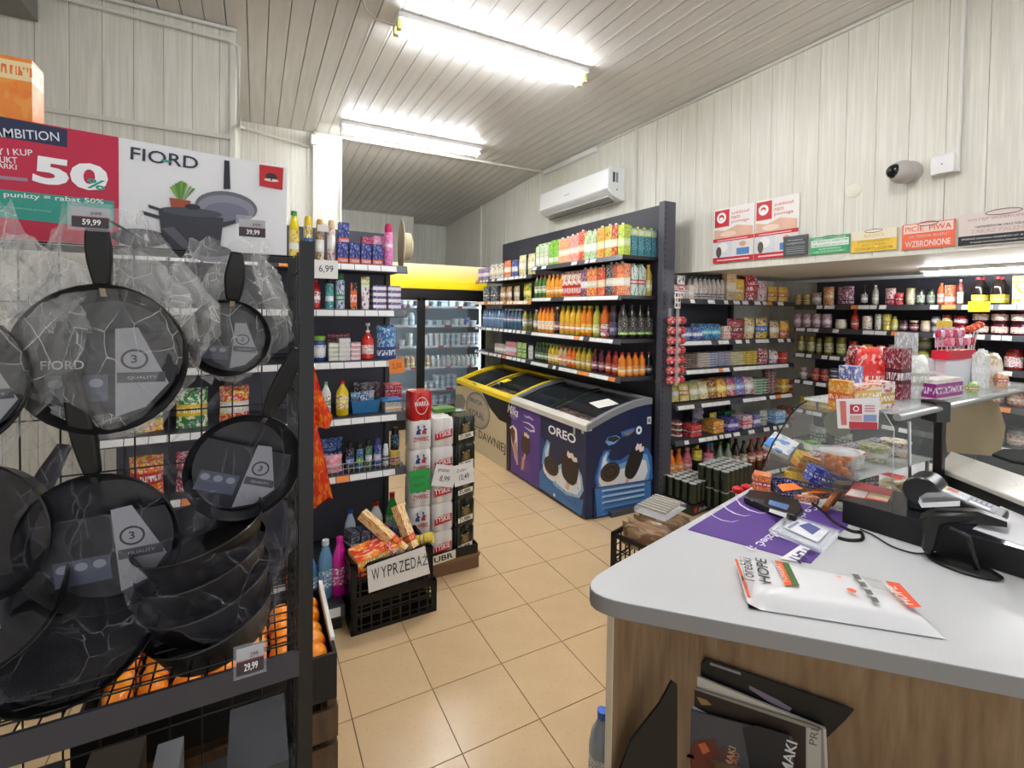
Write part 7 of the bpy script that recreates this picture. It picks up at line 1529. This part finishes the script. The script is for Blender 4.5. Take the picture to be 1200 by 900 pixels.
u_ = ((qb+Vector((0, 0, .042)))-(qa+Vector((0, 0, .095)))).normalized()
A = Art(qa+Vector((0, 0, .0955))+nb*.008, u_, nb)
A.rect(.052, .006, .195, .080, '#8f9298'); A.rect(.056, .010, .135, .076, '#c9ccd2'); A.rect(.06, .045, .085, .073, '#d8c83c'); A.rect(.085, .04, .11, .073, '#c85a4a'); A.rect(.06, .013, .13, .036, '#e4e6ea'); A.rect(.14, .012, .185, .034, '#dfe2ee'); A.rect(.14, .04, .185, .074, '#5a5c62')
for i in range(4):
    for j in range(3): A.rect(.142+i*.011, .043+j*.010, .149+i*.011, .050+j*.010, '#b8bac0')
A.build('screen_and_keys', tm)
# barcode scanner on its stand
bs = thing('barcode_scanner', 'black barcode scanner on a round-footed stand', 'scanner', (0, 0, 0))
f0 = at(1128, 665, z=CZ); fdir = (at(1160, 678, z=CZ)-at(1092, 655, z=CZ)).normalized()
g = G(); g.T = Matrix.Translation(f0) @ Matrix.Rotation(math.atan2(fdir.y, fdir.x), 4, 'Z'); g.lathe([(.074, .001), (.078, .006), (.06, .014), (.01, .018)], 30, sq=.62); g.build('foot', BLM, bs)
st0 = at(1146, 668, z=CZ+.012); st1 = st0+Vector((-.016, .016, .085)); st2 = st1+Vector((-.03, .03, .02))
g = G().tube([st0, st1, st2], .006, 8); g.build('stem', BLM, bs)
pl = Vector((f0.x, f0.y, 0)); nv = Vector((pl.x-CAM.x, pl.y-CAM.y, 0)).normalized()
hp_ = [plane_pt(x, y, f0, nv) for x, y in [(1076, 606), (1092, 598), (1143, 598), (1146, 604), (1135, 609), (1104, 613), (1098, 640), (1090, 648), (1080, 640), (1082, 620)]]
slab('scanner_head', BLM, [p-nv*.03 for p in hp_], nv, .06, bs).modifiers.new('bevel', 'BEVEL').width = .008
tp = [plane_pt(x, y, f0-nv*.031, nv) for x, y in [(1076, 588), (1084, 583), (1118, 582), (1125, 584), (1125, 593), (1080, 595)]]
slab('clear_top', PLAS, tp, nv, .05, bs)
hp2 = [plane_pt(x, y, f0, nv) for x, y in [(1096, 596), (1146, 598), (1180, 610), (1180, 616), (1140, 612), (1100, 610)]]
slab('handle', M('#1a1d24', .3), [p-nv*.014 for p in hp2], nv, .03, bs)
def cable(name, label, pts, r=.0022): return tag(G().tube(pts, r, 6).build(name, BLM), label, 'cable')
def arcp(pl_, z=CZ+.004, n=6):
    ps = [at(x, y, z=z) for x, y in pl_]; out = []
    for i in range(len(ps)-1):
        p0, p1, p2, p3 = ps[max(i-1, 0)], ps[i], ps[i+1], ps[min(i+2, len(ps)-1)]
        for k in range(n): t_ = k/n; out.append(.5*((2*p1)+(p2-p0)*t_+(2*p0-5*p1+4*p2-p3)*t_**2+(3*p1-p0-3*p2+p3)*t_**3))
    return out+[ps[-1]]
cable('cable', 'thin black cable from the scanner foot along the drawer', arcp([(1088, 648), (1070, 648), (1045, 640), (1025, 628), (1008, 620)]))
cable('cable', 'thick black coiled cable bending on the counter beside the coin tray', arcp([(952, 590), (965, 600), (978, 612), (997, 622), (1009, 624), (1010, 632), (995, 633), (982, 630)]), .005)
cable('cable', 'thin black cable looping round the price cards', arcp([(925, 598), (921, 585), (930, 574), (945, 571), (958, 578), (958, 590), (948, 596)], CZ+.012))
# scale at the back
sc_ = thing('weighing_scale', 'shop scale with white plate and black display pole', 'scale', (0, 0, 0))
q = [at(1103, 548, z=1.075), at(1215, 592, z=1.075)]; sd = (q[1]-q[0]).normalized(); sn = (at(1125, 519, z=1.075)-q[0]).normalized()
s0 = q[0]; s1 = s0+sd*.36
hexa([Vector((p.x, p.y, CZ+.001)) for p in (s0, s1, s1+sn*.30, s0+sn*.30)], [Vector((p.x, p.y, 1.055)) for p in (s0, s1, s1+sn*.30, s0+sn*.30)], 'base', M('#1a1a1c', .4), sc_)
ou = -.012
hexa([p+Vector((0, 0, -.018)) for p in (s0+sd*ou+sn*ou, s1-sd*ou+sn*ou, s1-sd*ou+sn*.312, s0+sd*ou+sn*.312)], [p for p in (s0+sd*ou+sn*ou, s1-sd*ou+sn*ou, s1-sd*ou+sn*.312, s0+sd*ou+sn*.312)], 'plate', M('#dfdcd4', .3, .1), sc_, .004)
A = Art((s0.x, s0.y, 1.0755), tuple(sd), tuple(sn)); A.ring(.18, .15, .09, .075, .003, '#c4c2ba'); A.build('ring_mark', sc_)
pp_ = s0-sd*.005-sn*.035; pp_.z = CZ
g = G().box((-.014, -.014, 0), (.014, .014, .37)); o = g.build('display_pole', BLM, sc_, tuple(pp_), bevel=.004)
hd = G().box((-.052, -.028, .30), (.012, .03, .375)).build('display_head', BLM, sc_, tuple(pp_), rz=R(-20), bevel=.006)
cl = onslab('black_cloth', 'black cloth lying on the scale plate at the right photo edge', 'cloth', [(1162, 535), (1175, 529), (1240, 531), (1240, 552), (1185, 543)], 1.0765, .012, M('#0c0c0e', .8), .004)
# ============================================================ DELI CASE
dc = thing('deli_case', 'glass-fronted refrigerated deli counter with curved glass behind the checkout', 'display case', (0, 0, 0))
DX0, DX1 = 1.49, 2.90
prof = [(-.99, .80), (-.985, .87), (-1.008, .953), (-1.065, 1.109), (-1.131, 1.236), (-1.165, 1.28), (-1.193, 1.303)]
full = prof+[(-1.268, 1.312), (-1.44, 1.312), (-1.47, 1.26), (-1.47, .80)]
def pan_x(x, pts, th, nm, mat): 
    k = len(pts); return G().add([(x, y, z) for y, z in pts]+[(x+th, y, z) for y, z in pts], [tuple(range(k)), tuple(range(k, 2*k))[::-1]]+[(i, k+i, k+(i+1) % k, (i+1) % k) for i in range(k)]).build(nm, mat, dc)
pan_x(DX0, full, .006, 'end_glass', GLASS); pan_x(DX1, full, .008, 'end_glass', GLASS)
slab('brown_card', M('#a8997c', .6), [plane_pt(x, y, (2.6, 0, 0), (1, 0, 0)) for x, y in [(1102, 466), (1150, 462), (1170, 474), (1178, 500), (1172, 535), (1110, 530)]], (1, 0, 0), .004, dc)
g = G().tube([(DX0+.003, y, z) for y, z in prof], .0035, 6); g.build('glass_edge', M('#1f2422', .3), dc)
g = G()
for (y0_, z0_), (y1_, z1_) in zip(prof[:-1], prof[1:]): g.add([(DX0+.01, y0_, z0_), (DX1, y0_, z0_), (DX1, y1_, z1_), (DX0+.01, y1_, z1_)], [(0, 1, 2, 3)])
g.build('curved_glass', GLASS, dc)
G().box((DX0+.008, -1.46, 1.306), (DX1, -1.18, 1.314)).build('top_glass', GLASS, dc)
G().box((DX0+.008, -1.46, 0), (DX1, -.985, .80)).build('cabinet', M('#8a8d90', .4), dc)
G().box((DX0+.008, -1.45, .801), (DX1-.002, -1.0, .83)).build('deck', M('#d8dadb', .3), dc)
G().tube([(DX0-.0, -1.478, 1.30), (DX1, -1.42, 1.30)], .012, 12).build('rear_rail', M('#b9bbbd', .3, .6), dc)
G().tube([(DX0+.05, -1.49, 1.285), (DX0+.05, -1.50, .99)], .005, 8).build('rear_post', CHROME, dc)
G().box((DX0+.06, -1.34, 1.04), (2.12, -1.12, 1.046)).build('inner_glass_shelf', GLASS, dc)
for x in (DX0+.08, 2.1):
    for y in (-1.33, -1.14): G().box((x-.005, y-.005, .83), (x+.005, y+.005, 1.04)).build('shelf_bracket', CHROME, dc)
def inn(protos, nm, label, cat, x, y, z, rz=0, **k): return inst(protos, nm, label, cat, None, (x, y, z), rz, **k)
food = [('#b8a86a', '#8a9a4a', 'yellow-green cheese pack', 1.95, -1.25), ('#d8c89a', '#a89a6a', 'cream cheese block', 2.12, -1.22), ('#e0836a', '#f0b0a0', 'pink sausage pack', 2.02, -1.36), ('#e8e4dc', '#b8b4ac', 'white wrapped pack', 2.4, -1.25), ('#c8b888', '#e8dcb8', 'beige wrapped loaf', 2.28, -1.35), ('#d8d8d4', '#a8a8a4', 'grey wrapped pack', 2.6, -1.25), ('#8aa85a', '#c8d8a8', 'green salad pack', 1.78, -1.22)]
for i, (c, c2, nm_, x, y) in enumerate(food): inn(p_pouch(.16, .13, .09, PM(c, c2, '#e8e4dc'), 100+i), 'food_pack', nm_+' inside the deli case', 'food', x, y, .832, .1*i)
for i, (c, c2, nm_, x) in enumerate([('#e8e8e0', '#c85a5a', 'white and red tub', 1.68), ('#a8b86a', '#e8e4d0', 'green topped tub', 1.86), ('#e8dcc8', '#8a6a4a', 'cream tub', 2.03)]): inn(cup(.06, .05, PM(c, c2, '#f0f0ec')), 'food_tub', nm_+' on the glass shelf inside the deli case', 'food', x, -1.25, 1.047)
for k in range(6):
    inn(p_box(.085, .05, .035, PM(('#6a5a6a', '#8a8090', '#5a5060')[k % 3], '#c8c0c8', '#a09aa8')), 'small_pack', '%s small greyish pack in the row on the glass shelf of the deli case' % ORD[k], 'pack', 1.60+.095*k, -1.16, 1.047)
g = G(); g.T = Matrix.Translation((1.515, -1.29, 1.235)) @ Matrix.Rotation(R(-90), 4, 'Y'); g.lathe([(.045, 0), (.045, .006)], 20); tag(g.build('round_sticker', M('#9aa08a', .6)), 'round greenish disc inside the end glass of the deli case', 'disc')
# poster card hanging on the end glass
cdp = thing('club_card', 'small red and white club poster hanging on the deli case', 'poster', (0, 0, 0))
nv2 = Vector((-.5, -.86, 0)).normalized(); oo = Vector((1.46, -1.50, 0))
cp = [plane_pt(x, y, oo, nv2) for x, y in [(980, 468), (1031, 466), (1029, 503), (982, 502)]]
slab('paper', M('#efe8e6', .5), cp, -nv2, .0015, cdp)
A = Art(oo+nv2*.0002, Vector((-nv2.y, nv2.x, 0)), (0, 0, 1))
ppoly(A, [(996, 474), (1010, 474), (1010, 485), (996, 485)], '#c02438'); A.ring(*px_on(A, 1003, 479), .009, .009, .003, '#ffffff')
ppoly(A, [(995, 494), (1028, 495), (1028, 503), (995, 502)], '#c02438'); ppoly(A, [(996, 487), (1010, 487), (1010, 493), (996, 493)], '#d8a8a0'); ppoly(A, [(1012, 486), (1027, 486), (1027, 494), (1012, 494)], '#8a9ac0')
for k in range(3): ppoly(A, [(1013, 475+k*3), (1025, 475+k*3), (1025, 476.4+k*3), (1013, 476.4+k*3)], '#c87a80')
ppoly(A, [(984, 470), (991, 470), (992, 498), (986, 498)], '#d86a62'); A.build(parent=cdp)
# goods on top of the deli case (z = 1.315)
TZ = 1.3155
def top(px, y, proto, nm, label, cat, rz=0, z=TZ, **k):
    p = at(px, 470, y=y); return inst(proto, nm, label, cat, None, (p.x, y, z), rz, **k)
top(985, -1.38, p_box(.03, .06, .10, PM('#e89a2c', '#f0c05a', '#e86a1c')), 'snack_box', 'narrow orange box at the left end of the deli top', 'box')
top(996, -1.36, p_box(.05, .05, .14, PM('#6a7ac0', '#e8e4f0', '#3a4a9a')), 'snack_box', 'blue and white box at the left end of the deli top', 'box')
top(1010, -1.40, p_box(.14, .05, .085, PM('#f0e0d0', '#e87a4a', '#e8c05a', (.4, .8), 3)), 'sweets_display', 'cream box with orange print in front on the deli top', 'box', -.1)
top(1031, -1.41, p_box(.07, .05, .09, PM('#e8d8cc', '#b85a7a', '#c8a02c', (.2, .6), 4)), 'sweets_display', 'small cream box with a gold and plum print on the deli top', 'box', -.1)
top(1020, -1.28, p_pouch(.20, .08, .19, PM('#e0201c', '#f04a3a', '#e8342c', (.3, .5), 4, '#f8e8e0'), 110), 'sweets_bag', 'bright red bag of sweets on the deli top', 'bag')
top(1003, -1.22, p_pouch(.12, .07, .19, PM('#8a2a34', '#c8b8b0', '#6a8a4a'), 111), 'sweets_bag', 'dark red and greenish bag behind the bright red one', 'bag')
top(1028, -1.21, p_pouch(.22, .03, .13, PM('#e8e8e8', '#d0d0d4', '#f0f0f0'), 112), 'paper_roll', 'white crumpled bag standing above the red bag on the deli top', 'bag', .2, z=TZ+.10) if False else None
top(1050, -1.34, p_box(.075, .06, .19, PM('#7a2038', '#a84a5a', '#5a1828')), 'sweets_box', 'tall burgundy box on the deli top', 'box')
top(1060, -1.25, p_box(.08, .05, .24, PM('#b0b0b4', '#d8d8dc', '#8a8a90')), 'sweets_box', 'tall silvery box behind the burgundy one on the deli top', 'box')
top(1073, -1.36, p_pouch(.13, .07, .16, PM('#dcdcd4', '#f0f0ec', '#b8b8a8'), 113), 'sweets_bag', 'white crumpled bag beside the burgundy box on the deli top', 'bag')
top(1101, -1.40, p_box(.22, .06, .075, PM('#e8e4e0', '#d8d0cc', '#9a2a8a', (.1, .8), 2, '#f0ece8')), 'sweets_display', 'white box with a purple patch at the front of the deli top', 'box')
cont = thing('sweets_container', 'clear plastic container of small sweets holding the lollipop stand', 'container', (at(1110, 450, y=-1.28).x, -1.28, TZ))
tub_open(.34, .11, .12, .003, PLAS, cont, 1.05); G().box((-.15, -.045, .006), (.15, .045, .06)).build('sweets', PM('#c8a0b0', '#e8e0e8', '#a03a9a', (.0, .4), 12), cont)
lp = thing('lollipop_stand', 'pink and white lollipop display with hearts in the clear container', 'display', (at(1118, 430, y=-1.25).x, -1.25, TZ+.005))
G().box((-.15, -.03, .11), (.14, .03, .15)).build('red_tray', M('#d8203c', .4), lp); G().box((-.13, -.02, 0), (.12, .02, .11)).build('riser', M('#f0dce0', .5), lp)
for r_ in range(2):
    for k in range(7):
        x = -.13+k*.042; zz = .19+.035*r_; y = -.02+.035*r_
        s2 = G().tube([(x, y, .13), (x, y, zz)], .0018, 5).build('stick', M('#f0ece8'), lp)
        col = ('#e86a8a', '#f0a8b8', '#c8305a', '#e8c8e0')[(k+r_*2) % 4]
        g = G(); g.T = Matrix.Translation((x, y, zz)) @ Matrix.Rotation(F90, 4, 'X'); g.prism([(.018*math.cos(R(a))*(1 if math.sin(R(a)) < .5 else 1.05), .018*math.sin(R(a))-(.006 if abs(math.cos(R(a))) < .2 and math.sin(R(a)) > 0 else 0)) for a in range(0, 360, 24)], -.005, .005); g.build('lollipop', M(col, .3), s2)
G().box((-.08, .035, .255), (.07, .04, .285)).build('header_card', M('#f2c81c', .5), lp); G().box((-.09, .036, .16), (.10, .040, .255)).build('back_card', PM('#f0e0f0', '#d8b0d0', '#e8c8e0', (.3, .6), 6, '#c8305a'), lp)
top(1148, -1.36, p_carton(.045, .045, .17, PM('#f0eeea', '#c8d8d0', '#e8e8e8'), CAPW, True), 'white_pack', 'tall white pack at the right part of the deli top', 'pack')
top(1163, -1.33, p_pouch(.09, .06, .14, PM('#e8dcc0', '#c8b488', '#f0ecd8'), 115), 'food_bag', 'cream bag beside the tall white pack on the deli top', 'bag')
top(1172, -1.38, p_pouch(.09, .05, .06, PM('#e89a6a', '#e8c8a8', '#c8603a'), 116), 'food_bag', 'low orange bag near the right end of the deli top', 'bag')
top(1139, -1.41, p_pouch(.07, .04, .045, PM('#7ab83c', '#c8e0a0', '#c85a5a'), 117), 'food_bag', 'low green bag in front of the tall white pack', 'bag')
fl_ = thing('candy_flower', 'orange candy flower stick standing at the right of the lollipops', 'candy', (min(2.82, at(1160, 450, y=-1.22).x), -1.22, TZ))
for k in range(3):
    s2 = G().tube([(0, 0, 0), (.03*(k-1), 0, .17), (.05*(k-1), -.01, .24+.01*k)], .003, 5).build('stick', M('#e8e0dc'), fl_)
    g = G(); g.T = Matrix.Translation((.05*(k-1), -.01, .25+.01*k)); g.lathe([(.001, -.02), (.024, -.01), (.028, 0), (.02, .012), (.001, .018)], 10, sq=.7); g.build('flower', M('#e8582c', .4), s2)
# ---- goods on the counter in front of the end glass
def cn(px, py, proto, nm, label, cat, rz=0, z=CZ+.001, **k):
    p = at(px, py, z=z); return inst(proto, nm, label, cat, None, (p.x, p.y, z), rz, **k)
def tray_box(nm, label, px, py, w_, d, h, mat, rz, z=CZ+.001, rx=0):
    p = at(px, py, z=z); t = thing(nm, label, 'sweets box', (p.x, p.y, z), rz); t.rotation_euler = (rx, 0, rz); tub_open(w_, d, h, .004, mat, t, 1.0, 'wall'); return t
tray_box('open_sweets_box', 'open dark blue sweets box on the counter beside the mat', 918, 577, .13, .075, .035, PM('#1c2f78', '#2c4aa8', '#1c2458'), .9)
p = at(922, 577, z=CZ+.03); q_ = onslab('price_card', 'orange price card in the dark blue sweets box', 'card', [(911, 568), (930, 566), (941, 573), (917, 576)], CZ+.037, .001, M('#ef7a2c', .6))
tray_box('open_sweets_box', 'open yellow sweets box on the counter', 942, 574, .07, .12, .07, PM('#f2d01c', '#e8b81c', '#3a4ab0', (.3, .6)), .35)
o = boxthing('sweets_box', 'long yellow and orange gummy sweets box leaning on the yellow one', 'box', tuple(at(958, 545, z=1.045)), (.17, .05, .055), (R(12), R(18), R(-28)), PM('#f0b81c', '#e8641c', '#f6d84a', (.4, .9), 5, '#c8301c'))
o = boxthing('sweets_box', 'blue chocolate box with white lettering beside the yellow one', 'box', tuple(at(972, 562, z=1.02)), (.16, .045, .06), (R(8), R(20), R(-28)), PM('#2a3fa0', '#4a5ab8', '#2a3fa0', (.3, .6), 4))
o = boxthing('tissue_pack', 'white and blue flat pack leaning behind the yellow sweets', 'pack', tuple(at(915, 522, z=1.06)), (.14, .10, .025), (R(20), R(-12), R(15)), PM('#e8e8e8', '#4a90d8', '#d8d8dc', (.0, .3), 2, '#3a7ac8'))
# mandarin tub on a brown jar
jr = cn(981, 583, p_jar(.075, .05, M('#4a3828', .2), M('#b8a488', .4), PM('#a8947a', '#6a5440', '#c8b8a0')), 'glass_jar', 'brown and beige jar under the fruit tub', 'jar')
tb = thing('fruit_tub', 'clear plastic tub of orange fruit pieces on the brown jar', 'food', (jr.location.x, jr.location.y, CZ+.0765))
G().lathe([(.046, .002), (.058, .085), (.062, .092), (.062, .096)], 24, caps=False).build('clear_tub', GLASS, tb); G().lathe([(.064, .096), (.064, .103), (.058, .105)], 24).build('lid', PLAS, tb)
for k in range(20): 
    a = k*2.4; g = G(); g.T = Matrix.Translation((.03*math.cos(a)*(k % 5 > 0), .03*math.sin(a)*(k % 5 > 0), .018+.019*(k//5))) @ Matrix.Rotation(k*1.3, 4, 'Z'); g.lathe([(.001, -.012), (.015, -.006), (.018, 0), (.014, .008), (.001, .012)], 8, sq=.6); g.build('fruit_piece', M('#ff9a1c', .35), tb)
cn(1003, 572, p_box(.07, .05, .085, M('#1a1416', .4)), 'dark_box', 'black box right of the fruit tub', 'box', -.3, z=CZ+.001)
cn(1015, 572, p_box(.06, .05, .065, PM('#6a3a24', '#8a5a3c', '#5a2c1c')), 'brown_box', 'brown box right of the black box by the fruit tub', 'box', -.3)
cn(951, 556, p_box(.045, .04, .14, PM('#3a8a2c', '#7ac84a', '#e8f0d8', (.75, .95))), 'gum_box', 'green gum box behind the yellow sweets', 'box', -.2)
cn(968, 550, p_box(.06, .05, .11, M('#1c1c20', .4)), 'gum_box', 'black gum box behind the fruit tub', 'box', -.2)
onslab('price_card', 'orange price card lying beside the drawer', 'card', [(946, 578), (960, 571), (986, 567), (978, 578)], CZ+.03, .001, M('#ef7a2c', .6))
for k, (px, py, c, nm_) in enumerate([(932, 583, '#a8603c', 'leftmost'), (945, 586, '#c8703c', 'middle'), (958, 582, '#8a3a2c', 'rightmost')]): cn(px, py, p_pouch(.05, .09, .022, PM(c, '#e8c8a8', '#c84a2c'), 120+k), 'snack_stick_pack', nm_+' reddish brown snack pack by the reader cable', 'snack', .5+.3*k)
for k, (px, py) in enumerate([(975, 588), (982, 582)]):
    a = at(px-8, py+8, z=CZ+.02); b = at(px+8, py-12, z=CZ+.035); tag(G().tube([a, (a+b)/2+Vector((0, 0, .004)), b], .011, 8).build('dried_sausage', M(('#9a5a2c', '#7a3c1c')[k], .35)), ('lighter', 'darker')[k]+' dried sausage lying against the cash drawer', 'sausage')
# ============================================================ FLOOR GOODS BY THE COUNTER
def canstack(px, py, ztop, nx, ny, n, label, seed=0, rz=.15):
    pr = p_can(.166, .033, M('#1f2a1f', .25, coat=.3), M('#c9cac8', .3))
    p = at(px, py, z=ztop); zb_ = ztop-.166*n
    for k in range(n):
        for i in range(nx):
            for j in range(ny):
                if k < n-1 and 0 < i < nx-1 and 0 < j < ny-1: continue
                dx, dy = (i)*.067, (j)*.067; c_, s_ = math.cos(rz), math.sin(rz)
                inst(pr, 'drink_can', '%s, %s from left, %s row%s' % (label, ORD[i], ORD[j], '' if n == 1 else (', upper' if k == n-1 else ', lower')), 'can', label, (p.x+dx*c_-dy*s_, p.y+dx*s_+dy*c_, max(zb_, .002)+k*.1665), .3)
    return p
canstack(812, 566, .25, 5, 5, 1, 'dark green beer can')
p = at(812, 566, z=.25)
ctr_ = thing('can_tray', 'black cardboard tray under the dark green cans', 'tray', (p.x-.04, p.y-.04, 0), .15); G().box((0, 0, .0), (.35, .35, .08)).build('tray_box', M('#15161a', .5), ctr_)
A = Art((0, -.0004, .0), (1, 0, 0), (0, 0, 1)); A.rect(.02, .02, .06, .06, '#b02a34'); A.text('ŻUBR', .08, .02, .14, .035, '#c9c9c9', 0, bold=.04); A.build('lettering', ctr_)
canstack(850, 552, .37, 6, 4, 2, 'dark can of the taller stack', 1, .12)
# clear cup of pink sweets beside the cans
# bakery crate and clear packs beyond the counter edge
bc = at(757, 640, z=.38)
cr_ = crate('plastic_crate', 'black plastic crate of wrapped bakery goods beyond the counter', (bc.x+.24, bc.y+.17, 0), .30, .48, .30, .36)
for k in range(6):
    inst(p_pouch(.26, .055, .13, PM(('#8a6a4c', '#a8876a', '#7a5c44')[k % 3], '#a88a68', '#c8b8a0', (.3, .4), 2, '#c8b098', .2), 130+k), 'bakery_pack', '%s clear-wrapped brown bakery pack standing in the crate beyond the counter' % ORD[k], 'bread', 'bakery packs in the crate', (bc.x+.09+k*.064*.96, bc.y+.12+k*.02, .28), .30+math.pi/2)
pb = [at(800, 600, z=.45)]
tp_ = thing('clear_tray_pack', 'clear ridged plastic tray pack lying on the bakery goods', 'tray', (bc.x+.36, bc.y+.25, .415), .3)
G().box((-.14, -.10, 0), (.14, .10, .03)).build('tray', PLAS, tp_)
for k in range(7): G().box((-.12+k*.036, -.09, .031), (-.104+k*.036, .09, .044)).build('ridge', M('#c9c4bc', .25), tp_)
# pink sweets box with red toy tops behind the counter edge
pk = thing('sweets_display', 'pink and white sweets display with two red toy tops behind the counter edge', 'display', (at(855, 600, z=.75).x, at(855, 600, z=.75).y, 0))
G().box((-.1, -.07, 0), (.1, .07, .60)).build('stand', M('#8d9094', .5), pk); G().box((-.10, -.07, .601), (.10, .07, .72)).build('front_box', PM('#e8d0d4', '#c84a7a', '#e8e4e4', (.7, .95), 3), pk)
for k in (0, 1):
    G().tube([(.03+k*.06, 0, .72), (.05+k*.06, .0, .83)], .007, 8).build('white_stick', M('#e4e4e8'), pk); g = G(); g.T = Matrix.Translation((.05+k*.06, 0, .84)); g.lathe([(.001, -.02), (.022, -.008), (.022, .008), (.001, .02)], 12); g.build('red_top', M('#d8202c', .35), pk)
G().add([(.0, -.03, .72), (.06, -.03, .72), (.09, -.03, .80), (.05, -.03, .84), (.0, -.025, .72), (.06, -.025, .72), (.09, -.025, .80), (.05, -.025, .84)], [(0,1,2,3),(7,6,5,4),(0,4,5,1),(1,5,6,2),(2,6,7,3),(3,7,4,0)]).build('white_card', M('#e4e6ea'), pk)
tag(G().box((-.03, -.03, 0), (.03, .03, .06)).build('orange_pack', PM('#e8642c', '#f0a84a', '#c8301c'), None, tuple(at(893, 573, z=CZ+.001)), rz=.5), 'small orange and red pack at the counter corner by the end glass', 'pack')
